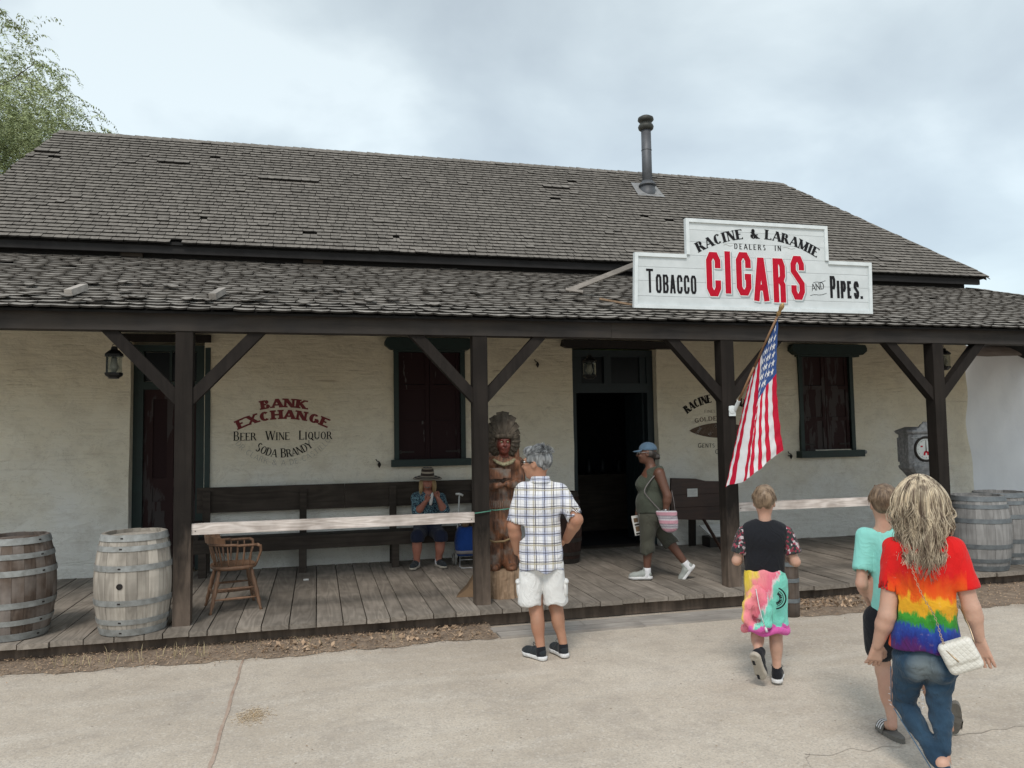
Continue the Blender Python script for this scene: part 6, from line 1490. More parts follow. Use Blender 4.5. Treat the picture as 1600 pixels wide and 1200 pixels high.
V3 = lambda p: np.array(p, float)
def rot(th, x, y): return (x * math.cos(th) - y * math.sin(th), x * math.sin(th) + y * math.cos(th))
def offp(c, th, x, y, z): a, b = rot(th, x, y); return (c[0] + a, c[1] + b, c[2] + z)
def head(s, c, th, k=1.0, nose=1.0, tilt=0.0):
    """c = centre of the skull; th = heading, 0 looks along +y"""
    e = lambda x, y, z, r, kk=.012, sub=False: s.ell(offp(c, th, x * k, y * k, z * k), tuple(q * k for q in r), kk * k, th, tilt, sub)
    e(0, -.012, .022, (.077, .095, .095)); e(0, .022, -.04, (.062, .070, .078), .03); e(0, .062, -.088, (.028, .026, .022), .03)
    e(.033, .075, -.03, (.024, .02, .024), .02); e(-.033, .075, -.03, (.024, .02, .024), .02)
    e(0, .088, .030, (.045, .012, .012), .02)
    for sx in (-1, 1): e(.031 * sx, .098, .010, (.016, .012, .010), .008, True)
    s.cap(offp(c, th, 0, .092 * k, .018 * k), offp(c, th, 0, .113 * k * nose, -.024 * k), .008 * k, .0145 * k, .012)
    e(0, .098, -.028, (.019, .013, .010), .01)
    e(0, .092, -.052, (.026, .012, .007), .008); e(0, .089, -.064, (.023, .012, .008), .008)
    for sx in (-1, 1):
        e(.078 * sx, -.008, -.006, (.011, .021, .032), .008); e(.086 * sx, -.004, -.004, (.006, .010, .016), .005, True)
def hand(s, w, d, side_dir, curl=.35, k=1.0, thumb_fwd=1.0):
    """w wrist, d unit towards the fingertips, side_dir unit towards the thumb side; five fingers"""
    d = Vector(d).normalized(); t = Vector(side_dir); t = (t - d * t.dot(d)).normalized(); n = d.cross(t) * thumb_fwd
    w = Vector(w); P = lambda a, b, c: tuple(w + (d * a + t * b + n * c) * k)
    s.cap(P(-.03, 0, 0), P(.0, 0, 0), .024 * k, .022 * k, .01)
    for b in (-.026, -.009, .009, .026): s.cap(P(.005, b * .55, 0), P(.085, b, .0), .0135 * k, .0115 * k, .012)
    for b, L, sp in ((.029, .068, .10), (.010, .078, .02), (-.010, .072, -.05), (-.028, .056, -.14)):
        a = (.088, b, 0); c1 = curl; p0 = a; ang = .25 * curl * 1.5
        pts = [P(*p0)]; x, z = .088, 0.0; y = b; seg = (L * .45, L * .30, L * .25)
        for q, sg_ in enumerate(seg):
            ang += c1 * (.9, .7, .5)[q]; x += sg_ * math.cos(ang); z += sg_ * math.sin(ang); y += sp * sg_ * .8; pts.append(P(x, y, z))
        s.chain(pts, [.0098 * k, .0088 * k, .0080 * k, .0068 * k], .003)
    s.chain([P(.015, .022, .004), P(.048, .048, .016), P(.078, .056, .026), (P(.100, .054, .036))], [.015 * k, .0115 * k, .010 * k, .008 * k], .006)
def handbox(w, k=1.0, h=.0042): return Sdf([c - .15 * k for c in w], [c + .15 * k for c in w], h)
def unit(a, b): v = Vector(b) - Vector(a); return v.normalized()
def leg(s, h, kn, an, rt, rk, ra, k=.03, calf=True):
    s.cap(h, kn, rt, rk, k); s.cap(kn, an, rk * .96, ra, k)
    if calf:
        kn, an = V3(kn), V3(an); c = kn + (an - kn) * .3; s.ell(c + np.array((0, -.018, 0)), (rk * .98, rk * 1.0, .11), .03)
def arm(s, sh, el, wr, rs=.046, re=.036, rw=.026, k=.02):
    s.cap(sh, el, rs, re, k); m = V3(el) + (V3(wr) - V3(el)) * .28; s.cap(el, m, re, re * 1.02, k); s.cap(m, wr, re * 1.02, rw, k)
def shoe(name, ankle, toe, parent, mat, sole, k=1.0, w=.045, pitch_up=None, zsole=0.0, extra=None):
    """low shoe from heel to toe; toe = point of the toe tip on the sole line"""
    a, t = V3(ankle), V3(toe); d = t - a; hd = np.array((d[0], d[1], 0)); L = np.linalg.norm(hd) + 1e-6
    up = Vector((0, 0, 1)); f = Vector(d)
    f = Vector((t[0] - a[0], t[1] - a[1], t[2] - (a[2] - .07 * k))).normalized(); side = f.cross(up).normalized(); u = side.cross(f)
    heel = Vector(a) - u * .062 * k - f * .045 * k
    P = lambda x, z, y=0: tuple(heel + f * x * k + u * z * k + side * y * k)
    F_ = .27
    lo = np.min([P(-.05, -.05, -.06), P(F_ + .05, .15, .06), P(F_ + .05, -.05, .06), P(-.05, .15, -.06)], 0) - .06; hi = np.max([P(-.05, -.05, -.06), P(F_ + .05, .15, .06), P(F_ + .05, -.05, .06), P(-.05, .15, -.06)], 0) + .06
    s = Sdf(lo, hi, .006)
    s.cap(P(.03, .045), P(.10, .050), w * .78, w * .84, .02); s.cap(P(.10, .045), P(.20, .030), w * .84, w * .86, .02); s.cap(P(.19, .028), P(.235, .024), w * .84, w * .60, .02); s.cap(P(.045, .06), P(.055, .10), w * .80, w * .82, .02)
    # flat underside
    n = -np.array(u); d0 = float(n @ np.array(P(0, .012))); s.keep(n, d0)
    o = sdf_obj(name, s, mat, parent)
    s2 = Sdf(lo, hi, .005)
    s2.cap(P(.025, .012), P(.10, .012), w * .92, w * .82, .01); s2.cap(P(.10, .012), P(.20, .012), w * .82, w * 1.0, .01); s2.cap(P(.19, .012), P(.235, .014), w * 1.0, w * .62, .01)
    s2.keep(n, float(n @ np.array(P(0, -.010)))); s2.keep(-n, float(-n @ np.array(P(0, .022))))
    sdf_obj('sole', s2, sole, o)
    if extra == 'laces':
        mb = MB()
        for q in range(4): x = .105 + q * .022; z = .088 - q * .010; mb.tube([P(x, z - .012, -.028), P(x + .004, z, 0), P(x, z - .012, .028)], .0028, 5)
        for sgn in (-1, 1): mb.tube([P(.10, .095, 0), P(.105, .125, .025 * sgn), P(.085, .115, .05 * sgn), P(.09, .09, .03 * sgn)], .0024, 5)
        build(mb, 'lace', 'cloth_black', o, True, local=True)
    return o, P
def strands(mb, n, root_fn, len_fn, wave, rad, seg=8, seed=0, sides=4, grav=.12):
    r = random.Random(seed)
    for i in range(n):
        p, d = root_fn(r); L = len_fn(r); p = Vector(p); d = Vector(d).normalized(); ph = r.uniform(0, 6.3); fq = r.uniform(.7, 1.3); pts = [p]; sd = d.cross(Vector((0, 0, 1))); sd = sd.normalized() if sd.length > .05 else Vector((1, 0, 0))
        for k in range(seg):
            u = (k + 1) / seg; d = (d + Vector((0, 0, -grav))).normalized(); p = p + d * L / seg
            pts.append(p + (sd * math.sin(ph + u * 9 * fq) + Vector((0, 1, 0)) * math.cos(ph + u * 8 * fq)) * wave * u)
        mb.tube(pts, [rad * (1 - .75 * (k / seg) ** 2) for k in range(seg + 1)], sides, False)
def eyes(parent, c, th, k=1.0, iris='iron_black', white='ink_white'):
    for sx in (-1, 1):
        mb = MB(); mb.lathe([(.001, -.011 * k), (.008 * k, -.007 * k), (.011 * k, 0), (.008 * k, .007 * k), (.001, .011 * k)], 10, offp(c, th, .031 * k * sx, .086 * k, .010 * k)); e = build(mb, 'eye', white, parent, True, local=True)
        mb = MB(); mb.lathe([(.001, -.005 * k), (.005 * k, 0), (.001, .005 * k)], 8, offp(c, th, .031 * k * sx, .095 * k, .010 * k)); build(mb, 'iris', iris, e, True, local=True)
def person(J, base, label, group=None, extra_z=0.0):
    return thing('person', label, 'person', (base[0], base[1], base[2]), base[3], group)
def bounds(J, m=.16):
    P = np.array([v for v in J.values()]); return P.min(0) - m, P.max(0) + m
def add3(p, d): return (p[0] + d[0], p[1] + d[1], p[2] + d[2])
def hemring(s, c, rx, ry): pass

# ---- man in the plaid shirt, hands in his pockets, looking left
J = dict(MAN_J); J['neck'] = add3(J['neck'], (0, 0, .035)) if False else (J['neck'][0], 0, J['neck'][2] + .035); J['ls'] = (J['ls'][0] + .005, 0, J['ls'][2] + .02); J['rs'] = (J['rs'][0] - .0, 0, J['rs'][2] + .02); p = person(J, MAN_BASE, 'grey haired man in plaid shirt and white cargo shorts standing with hands in pockets')
lo, hi = bounds(J); s = Sdf(lo, hi, .0105)
hth = 1.15; hc = add3(J['head'], (0.0, 0.0, -.012))
head(s, hc, hth, 1.14)
s.cap(add3(J['neck'], (0, -.012, -.05)), add3(hc, (.012, -.01, -.05)), .062, .056, .03)
s.ell(add3(J['chest'], (0, 0, 0)), (.13, .07, .15), .03); s.ell(J['belly'], (.12, .075, .14), .03); s.ell(J['pelvis'], (.13, .08, .08), .03)
arm(s, J['ls'], J['le'], J['lw'], .058, .052, .036); arm(s, J['rs'], J['re'], J['rw'], .058, .052, .036)
leg(s, J['lp'], J['lk'], J['la'], .085, .056, .037); leg(s, J['rp'], J['rk'], J['ra'], .085, .054, .036)
fields = [s]
for w, h_, el, sd in ((J['lw'], J['lh'], J['le'], (.3, -1, 0)), (J['rw'], J['rh'], J['re'], (-.3, -1, 0))):
    hb = handbox(w, 1.05, .005); hand(hb, w, unit(w, h_), sd, .3, 1.05); fields.append(hb)
sdf_obj('body', fields, 'skin_tan', p)
# shirt
s = Sdf(lo, hi, .0095); c0, hem = J['chest'], J['hem']
s.cap((c0[0], -.01, 1.29), (hem[0] + .004, -.012, .72), .160, .182, .05, 0, .66); s.cap(add3(J['ls'], (.045, 0, -.01)), add3(J['rs'], (-.045, 0, -.01)), .072, .072, .05); s.ell((c0[0], -.03, 1.27), (.165, .105, .14), .06)
s.cap(add3(J['neck'], (0, -.02, -.05)), add3(J['ls'], (.03, 0, 0)), .045, .05, .04); s.cap(add3(J['neck'], (0, -.02, -.05)), add3(J['rs'], (-.03, 0, 0)), .045, .05, .04)
for sh, el, t_ in ((J['ls'], J['le'], .80), (J['rs'], J['re'], .82)):
    a, b = V3(sh), V3(el); e_ = a + (b - a) * t_; s.cap(a, e_, .072, .080, .03)
s.noise(.010, 14, 3, (1, 1, .6)); s.noise(.0045, 34, 4, (1, 1, 1.3))
for sh, el, t_ in ((J['ls'], J['le'], .80), (J['rs'], J['re'], .82)):     # hollow the cuffs
    a, b = V3(sh), V3(el); u = (b - a) / np.linalg.norm(b - a); e_ = a + (b - a) * t_
    s.cap(e_ - u * .035, e_ + u * .14, .064, .064, .0, sub=True)
    q = e_ + u * .035; X = s.ax[0][:, None, None]; Y = s.ax[1][None, :, None]; Z = s.ax[2][None, None, :]
    near = (X - q[0]) ** 2 + (Y - q[1]) ** 2 + (Z - q[2]) ** 2 < .15 ** 2
    pl = (X - q[0]) * u[0] + (Y - q[1]) * u[1] + (Z - q[2]) * u[2]
    out_side = (X < -.175) | (X > .10); s.f = np.where(near & out_side, np.maximum(s.f, pl), s.f).astype(np.float32)
s.keep((0, 0, -1), -.738, .012, 12); s.cap(add3(J['neck'], (0, -.01, -.01)), add3(J['neck'], (0, -.01, .09)), .062, .062, .008, sub=True)
shirt = sdf_obj('shirt', s, 'cloth_plaid', p)
n_ = J['neck']; ns = 26; mb = MB(); vs = []
for i in range(ns + 1):
    a = 2 * PI * i / ns; dx_, dy_ = math.cos(a), math.sin(a)
    for (rr, z) in ((.062, -.028), (.066, .028), (.074, .030), (.088, -.022)): vs.append((n_[0] + dx_ * rr * 1.02, n_[1] - .012 + dy_ * rr * .92, n_[2] + z - .018 - .02 * max(0, dy_)))
mb.add(vs, [(i * 4 + j, i * 4 + j + 1, (i + 1) * 4 + j + 1, (i + 1) * 4 + j) for i in range(ns) for j in range(3)]); build(mb, 'collar', 'cloth_plaid', shirt, True, local=True)
P = [(-.038 + x, -.128 + .10 * (abs(x) / .17) ** 2.2, 1.325 + .01 * math.cos(x * 9)) for x in np.linspace(-.15, .15, 15)]
# shorts
s = Sdf(lo, hi, .0095); s.ell(add3(J['pelvis'], (0, 0, .02)), (.172, .125, .14), .04)
for h_, k_ in (('lp', 'lk'), ('rp', 'rk')):
    a, b = (np.array((-.135, 0, .77)), np.array((-.150, .01, .42))) if h_ == 'lp' else (np.array((.050, 0, .77)), np.array((.072, .03, .42))); e_ = a + (b - a) * .84; s.cap(a, e_, .094, .103, .008)
    s.cap(e_, e_ + (b - a) / np.linalg.norm(b - a) * .08, .078, .078, 0, sub=True)
s.noise(.006, 18, 7); s.noise(.003, 50, 8); s.keep((0, 0, -1), -.452, .008)
sh_ = sdf_obj('shorts', s, 'cloth_white', p)
for side, x, z in ((-1, -.235, .585), (1, .155, .585)):
    s = Sdf((x - .1, -.1, z - .15), (x + .1, .12, z + .15), .007); s.ell((x, .0, z), (.022, .060, .080), .01); s.ell((x + side * .006, 0, z + .055), (.022, .064, .022), .004); s.noise(.002, 40, 4); sdf_obj('cargo_pocket', s, 'cloth_white', sh_)
s = Sdf(V3(hc) - .17, V3(hc) + .19, .006); s.ell(offp(hc, hth, 0, -.024, .040), (.098, .115, .106), .01, hth); s.ell(offp(hc, hth, 0, .055, .11), (.072, .066, .038), .03, hth)
s.ell(offp(hc, hth, 0, .118, -.03), (.10, .085, .085), .015, hth, sub=True); s.noise(.004, 60, 2); s.noise(.003, 130, 3)
s.keep((0, 0, -1), -(hc[2] - .065)); 
for sx in (-1, 1): s.ell(offp(hc, hth, .10 * sx, .0, -.02), (.03, .03, .037), .005, hth, sub=True)
hair = sdf_obj('hair', s, 'hair_grey', p)
mb = MB()
def root_m(r):
    a = r.uniform(0, 2 * PI); b = r.uniform(.0, 1.15); q = (.095 * math.sin(b) * math.cos(a), -.022 + .113 * math.sin(b) * math.sin(a), .040 + .104 * math.cos(b))
    if q[1] > .06 and q[2] < .10: q = (q[0], .03, .125)
    d = (q[0] * .8 + .0, q[1] * .6 + .05, .08); a1 = offp(hc, hth, *q); dd = rot(hth, d[0], d[1]); return a1, (dd[0], dd[1], d[2] * .6)
strands(mb, 900, root_m, lambda r: r.uniform(.03, .06), .004, .0028, 4, 5, 4, .35); build(mb, 'hair_strands', 'hair_grey', hair, True, local=True)
mb = MB(); g = lambda x, y, z: offp(hc, hth, x, y, z)
for sx in (-1, 1):
    mb.tube([g(.035 * sx + .029 * math.cos(a), .124, .007 + .020 * math.sin(a)) for a in np.linspace(0, 2 * PI, 13)], .0026, 5); mb.tube([g(.064 * sx, .122, .014), g(.092 * sx, .06, .014), g(.097 * sx, -.01, .014)], .0035, 5)
mb.tube([g(-.006, .135, .008), g(.006, .135, .008)], .003, 5); build(mb, 'glasses', 'iron_black', p, True, local=True)
eyes(p, hc, hth, 1.14)
for an, to in (('la', 'lt'), ('ra', 'rt')):
    t_ = list(J[to]); t_[2] = .014
    a_ = list(J[an]); a_[2] = .078 if an == 'la' else .082
    shoe('shoe', a_, t_, p, 'shoe_dark', 'sole_white', 1.0, extra='laces')
    s = Sdf(V3(a_) - .09, V3(a_) + .1, .007); s.cap(add3(a_, (0, 0, -.03)), add3(a_, (0, 0, .012)), .042, .042, .0); sdf_obj('sock', s, 'cloth_black', p)

# ---- boy in black tee with a tie-dye hoodie round his waist
J = BOY_J; p = person(J, BOY_BASE, 'boy in black tee with a pastel tie dye hoodie tied round his waist')
lo, hi = bounds(J); s = Sdf(lo, hi, .0095); hc = add3(J['head'], (0, 0, -.005)); hth = .0
head(s, hc, hth, .93); s.cap(add3(J['neck'], (0, 0, -.05)), add3(hc, (0, -.005, -.05)), .047, .044, .025)
s.ell(J['chest'], (.09, .055, .12), .03); s.ell(J['belly'], (.09, .055, .12), .03); s.ell(J['pelvis'], (.09, .06, .08), .03)
arm(s, J['ls'], J['le'], J['lw'], .038, .033, .024); arm(s, J['rs'], J['re'], J['rw'], .038, .033, .024)
leg(s, J['lp'], J['lk'], add3(J['la'], (0, 0, 0)), .07, .045, .029); leg(s, J['rp'], J['rk'], J['ra'], .07, .045, .029)
fields = [s]
for w, h_, sd in ((J['lw'], J['lh'], (1, 0, 1)), (J['rw'], J['rh'], (-1, 0, 1))):
    hb = handbox(w, .82, .0045); hand(hb, w, unit(w, h_), sd, .5, .82); fields.append(hb)
sdf_obj('body', fields, 'skin_fair', p)
s = Sdf(lo, hi, .009); s.cap((.018, -.005, 1.06), (.012, -.005, .80), .152, .142, .04, 0, .58); s.cap(add3(J['ls'], (.035, 0, -.01)), add3(J['rs'], (-.035, 0, -.01)), .052, .052, .04); s.ell((.020, -.015, 1.07), (.158, .09, .11), .05)
s.cap(add3(J['neck'], (0, -.01, -.055)), add3(J['ls'], (.02, 0, 0)), .036, .04, .03); s.cap(add3(J['neck'], (0, -.01, -.055)), add3(J['rs'], (-.02, 0, 0)), .036, .04, .03)
s.noise(.005, 22, 3); s.keep((0, 0, -1), -.79); s.cap(add3(J['neck'], (0, 0, -.035)), add3(J['neck'], (0, 0, .09)), .052, .05, .006, sub=True)
sdf_obj('shirt', s, 'cloth_black', p)
for sh, el, sg_ in ((J['ls'], J['le'], -1), (J['rs'], J['re'], 1)):
    a, b = V3(sh), V3(el); u = (b - a) / np.linalg.norm(b - a); e_ = a + u * .165; s = Sdf(np.minimum(a, b) - .12, np.maximum(a, b) + .12, .008)
    s.cap(a + np.array((sg_ * .014, 0, -.02)), e_ + np.array((sg_ * .008, 0, 0)), .051, .062, .02); s.noise(.004, 30, 5); s.cap(e_ - u * .03, e_ + u * .1, .047, .047, 0, sub=True); s.keep(tuple(u), float(u @ (e_ + u * .022)))
    sdf_obj('sleeve', s, 'cloth_floral', p)
s = Sdf(lo, hi, .0085); s.cap((.012, -.004, .80), (.016, -.004, .74), .135, .142, .03, 0, .74); s.cap((.016, -.004, .74), (.0, -.004, .44), .145, .158, .04, 0, .80); s.noise(.009, 17, 12, (1, 1, .45)); s.noise(.003, 60, 13, (1, 1, .5))
s.keep((0, 0, -1), -.408, .012, 14); s.keep((0, 0, 1), .835, .006)
s.cap((-.01, 0, .36), (-.005, 0, .43), .13, .12, .0, 0, .7, sub=True)
hood = sdf_obj('hoodie', s, 'cloth_pastel_dye', p); hood['label'] = 'yellow pink and mint tie dye hoodie tied at the waist'
s = Sdf((-.25, -.27, .34), (.25, .2, .52), .008)
R_ = [(-.002 + .158 * math.cos(a), -.004 + .128 * math.sin(a), .405 + .012 * math.sin(a * 5)) for a in np.linspace(-PI, 0, 18)]
s.chain(R_, [.019] * 18, .02); s.noise(.005, 40, 3); sdf_obj('hem_roll', s, 'cloth_pastel_dye', hood)
s = Sdf((-.2, -.28, .40), (.12, .0, .84), .008)     # the hood hangs as a loop at the back
s.chain([(-.06, -.135, .70), (-.115, -.155, .60), (-.125, -.165, .50), (-.085, -.175, .445), (-.03, -.175, .435), (.015, -.170, .47), (.02, -.160, .56), (-.01, -.145, .68)], [.030, .034, .032, .028, .028, .030, .032, .028], .03); s.ell((-.05, -.13, .62), (.07, .03, .12), .03)
s.ell((-.05, -.178, .53), (.028, .03, .065), .01, sub=True); s.noise(.005, 45, 5); sdf_obj('hood', s, 'cloth_pastel_dye', hood)
build(MB().tube([(-.055, -.178, .72), (-.04, -.198, .62), (-.02, -.206, .52), (.0, -.200, .455)], .007, 5, flat=.5).tube([(.0, -.200, .455), (.012, -.205, .42)], .009, 5), 'drawstring', 'sole_white', hood, True, local=True)
mb = MB()
for a0, a1, R0_ in ((-1.35, .85, .075),):
    pts = [(.075 + R0_ * math.cos(a), .655 + R0_ * math.sin(a)) for a in np.linspace(-1.5, 1.2, 16)]
    for q in ribbon(pts, .010): mb.add([(x, -.157 + .55 * max(0, x - .03) ** 1.5 - (0.74 - z) * .055, z) for x, z in q], [(0, 1, 2, 3)])
for rr_, wd_2, a_lo, a_hi in ((.058, .005, -1.4, 1.1),):
    for q in ribbon([(.075 + rr_ * math.cos(a), .655 + rr_ * math.sin(a)) for a in np.linspace(a_lo, a_hi, 14)], wd_2): mb.add([(x, -.157 + .55 * max(0, x - .03) ** 1.5 - (0.74 - z) * .055, z) for x, z in q], [(0, 1, 2, 3)])
for a in np.linspace(-1.25, .95, 9):
    c_, n_ = math.cos(a), math.sin(a)
    for q in ribbon([(.075 + r_ * c_, .655 + r_ * n_) for r_ in (.030, .050)], .006 if int(a * 7) % 2 else .010): mb.add([(x, -.1575 + .55 * max(0, x - .03) ** 1.5 - (0.74 - z) * .055, z) for x, z in q], [(0, 1, 2, 3)])
build(mb, 'printed_emblem', 'ink_black', hood, local=True)
s = Sdf(V3(hc) - .15, V3(hc) + .17, .006); s.ell(offp(hc, 0, 0, -.016, .034), (.080, .097, .094), .01); s.ell(offp(hc, 0, .005, .02, .09), (.06, .07, .035), .03); s.ell(offp(hc, 0, 0, .11, -.03), (.12, .075, .10), .01, sub=True); s.keep((0, 0, -1), -(hc[2] - .055)); s.noise(.004, 70, 5, (1, 1, .4))
for sx in (-1, 1): s.ell(offp(hc, 0, .084 * sx, .0, -.03), (.024, .035, .035), .006, sub=True)
hair = sdf_obj('hair', s, 'hair_brown', p); mb = MB()
def root_b(r):
    a = r.uniform(0, 2 * PI); b = r.uniform(.0, 1.35); q = (.080 * math.sin(b) * math.cos(a), -.016 + .096 * math.sin(b) * math.sin(a), .034 + .093 * math.cos(b)); 
    if q[1] > .06 and q[2] < .08: q = (q[0], 0, .12)
    return offp(hc, 0, *q), (q[0] * .35 + .03 * r.gauss(0, 1), q[1] * .3 + .01, -.02 - .10 * (1 - math.cos(b)))
strands(mb, 900, root_b, lambda r: r.uniform(.03, .055), .002, .0026, 4, 6, 4, .3); build(mb, 'hair_strands', 'hair_brown', hair, True, local=True)
shoe('shoe', add3(J['ra'], (0, 0, -.008)), (J['rt'][0], J['rt'][1], .012), p, 'cloth_black', 'sole_white', .86, extra='laces')
o, P = shoe('shoe', J['la'], add3(J['lt'], (.0, .02, .0)), p, 'cloth_black', 'rubber_pale', .90)
o['label'] = 'raised black sneaker showing its ridged pale sole'
mb = MB()
for i in range(15): mb.box((0, 0, 0), (1, 1, 1)); mb.v[-8:] = [P(.03 + i * .0145 + dx_ * .006, -.013 + dz_ * .006, (dy_ - .5) * .066) for dz_ in (0, 1) for dy_ in (0, 1) for dx_ in (0, 1)]
build(mb, 'tread', 'rubber_pale', o, local=True)
mb = MB()
for x0_, yy in ((.05, -.028), (.20, -.028)): mb.box((0, 0, 0), (1, 1, 1)); mb.v[-8:] = [P(x0_ + dx_ * .045, -.0145 + dz_ * .006, yy + dy_ * .022) for dz_ in (0, 1) for dy_ in (0, 1) for dx_ in (0, 1)]
build(mb, 'tread_patch', 'cloth_black', o, local=True)
for a_ in (J['la'], add3(J['ra'], (0, 0, -.008))):
    s = Sdf(V3(a_) - .09, V3(a_) + .1, .007); s.cap(add3(a_, (0, 0, -.03)), add3(a_, (0, 0, .006)), .034, .034, .0); sdf_obj('sock', s, 'cloth_black', p)
s = Sdf((-.2, -.2, .30), (.25, .2, .5), .009); s.cap(J['lp'], add3(J['lk'], (0, 0, .05)), .08, .075, .02); s.cap(J['rp'], add3(J['rk'], (0, 0, .05)), .08, .075, .02); s.keep((0, 0, -1), -.395); sdf_obj('shorts', s, 'cloth_black', p)

# ---- boy in the mint tee
J = dict(MINT_J); p = person(J, MINT_BASE, 'boy in mint tee and black shorts half hidden behind the woman in rainbow tee')
lo, hi = bounds(J); s = Sdf(lo, hi, .0095); hc = add3(J['head'], (0, 0, 0)); hth = .25
head(s, hc, hth, .95); s.cap(add3(J['neck'], (0, 0, -.05)), add3(hc, (0, -.005, -.05)), .048, .045, .025)
s.ell(J['chest'], (.08, .05, .12), .03); s.ell(J['belly'], (.08, .05, .14), .03); s.ell(J['pelvis'], (.08, .055, .08), .03)
arm(s, J['ls'], J['le'], J['lw'], .037, .032, .023); arm(s, J['rs'], J['re'], J['rw'], .037, .032, .023)
leg(s, J['lp'], J['lk'], J['la'], .068, .044, .029); leg(s, J['rp'], J['rk'], J['ra'], .068, .044, .029)
s.cap(add3(J['la'], (0, -.02, -.03)), add3(J['lt'], (-.0, -.03, .03)), .028, .024, .015); s.cap(add3(J['ra'], (0, 0, -.01)), add3(J['rt'], (0, .03, .02)), .026, .022, .015)
fields = [s]
for w, h_, sd in ((J['lw'], J['lh'], (1, 0, 0)), (J['rw'], J['rh'], (-1, 0, 0))):
    hb = handbox(w, .82, .0045); hand(hb, w, unit(w, h_), sd, .4, .82); fields.append(hb)
sdf_obj('body', fields, 'skin_fair', p)
s = Sdf(lo, hi, .009); s.cap((.075, -.005, 1.12), (.058, -.005, .66), .118, .126, .04, 0, .72); s.cap(add3(J['ls'], (.035, 0, -.01)), add3(J['rs'], (-.035, 0, -.01)), .050, .050, .04)
s.cap(add3(J['neck'], (0, -.01, -.05)), add3(J['ls'], (.02, 0, 0)), .036, .04, .03); s.cap(add3(J['neck'], (0, -.01, -.05)), add3(J['rs'], (-.02, 0, 0)), .036, .04, .03)
for sh, el, sg_ in ((J['ls'], J['le'], -1), (J['rs'], J['re'], 1)):
    a, b = V3(sh), V3(el); u = (b - a) / np.linalg.norm(b - a); e_ = a + u * .19; s.cap(a, e_, .054, .064, .02)
s.noise(.005, 20, 23, (1, 1, .6)); 
for sh, el, sg_ in ((J['ls'], J['le'], -1), (J['rs'], J['re'], 1)):
    a, b = V3(sh), V3(el); u = (b - a) / np.linalg.norm(b - a); e_ = a + u * .19; s.cap(e_ + u * .03, e_ + u * .14, .052, .052, 0, sub=True)
s.keep((0, 0, -1), -.648, .008); s.cap(add3(J['neck'], (0, 0, -.03)), add3(J['neck'], (0, 0, .09)), .052, .05, .006, sub=True)
sdf_obj('shirt', s, 'cloth_mint', p)
s = Sdf(lo, hi, .009); s.ell(add3(J['pelvis'], (0, 0, -.01)), (.12, .095, .1), .03); s.cap(J['lp'], V3(J['lp']) + (V3(J['lk']) - V3(J['lp'])) * .45, .078, .086, .03); s.cap(J['rp'], V3(J['rp']) + (V3(J['rk']) - V3(J['rp'])) * .45, .078, .086, .03); s.noise(.005, 22, 6); s.keep((0, 0, -1), -.448); sdf_obj('shorts', s, 'cloth_black', p)
s = Sdf(V3(hc) - .15, V3(hc) + .17, .006); s.ell(offp(hc, hth, 0, -.018, .034), (.084, .100, .096), .01, hth); s.ell(offp(hc, hth, 0, .11, -.03), (.12, .075, .09), .01, hth, sub=True); s.keep((0, 0, -1), -(hc[2] - .06)); s.noise(.004, 70, 8, (1, 1, .4))
for sx in (-1, 1): s.ell(offp(hc, hth, .088 * sx, .004, -.02), (.022, .035, .038), .006, hth, sub=True)
hair = sdf_obj('hair', s, 'hair_brown', p); mb = MB()
def root_c(r):
    a = r.uniform(0, 2 * PI); b = r.uniform(.0, 1.45); q = (.084 * math.sin(b) * math.cos(a), -.018 + .099 * math.sin(b) * math.sin(a), .034 + .095 * math.cos(b))
    if q[1] > .06 and q[2] < .08: q = (q[0], 0, .12)
    d = rot(hth, q[0] * .35 + .03 * r.gauss(0, 1), q[1] * .3 - .01); return offp(hc, hth, *q), (d[0], d[1], -.02 - .10 * (1 - math.cos(b)))
strands(mb, 900, root_c, lambda r: r.uniform(.03, .055), .002, .0026, 4, 9, 4, .3); build(mb, 'hair_strands', 'hair_brown', hair, True, local=True)
def slide(an, toe, up=None):
    a, t_ = Vector(an), Vector(toe); f = (t_ - a).normalized(); u0 = Vector(up); sd = f.cross(u0).normalized(); u = sd.cross(f); n = 20
    P = lambda x, y, z: tuple(a + f * x + sd * y + u * z); out_ = []
    for i in range(n):
        q = 2 * PI * i / n; x = .115 + .125 * math.cos(q); y = (.043 + .007 * math.cos(q)) * math.copysign(abs(math.sin(q)) ** .8, math.sin(q)); out_.append((x - .03, y))
    mb = MB(); vs = [P(x, y, z) for z in (0, .028) for x, y in out_]; mb.add(vs, [tuple(range(n - 1, -1, -1)), tuple(range(n, 2 * n))] + [(i, (i + 1) % n, (i + 1) % n + n, i + n) for i in range(n)]); o = build(mb, 'slide_sandal', 'rubber_grey', p, local=True)
    vs = [P(x, .052 * math.cos(q), .012 + .062 * math.sin(q)) for x in (.10, .175) for q in np.linspace(0, PI, 11)] + [P(x, .046 * math.cos(q), .012 + .056 * math.sin(q)) for x in (.10, .175) for q in np.linspace(0, PI, 11)]
    mb = MB(); mb.add(vs, [(i, i + 1, i + 12, i + 11) for i in range(10)] + [(i + 22, i + 33, i + 34, i + 23) for i in range(10)] + [(i, i + 22, i + 23, i + 1) for i in range(10)]); build(mb, 'sandal_strap', 'rubber_grey', o, True, local=True)
    mb = MB()
    for q in range(3): x = .115 + q * .02; mb.add([P(x + dx_, .0535 * math.cos(g_), .012 + .064 * math.sin(g_)) for dx_ in (0, .010) for g_ in np.linspace(.3, 2.8, 9)], [(i, i + 1, i + 10, i + 9) for i in range(8)])
    build(mb, 'strap_stripe', 'sole_white', o, True, local=True)
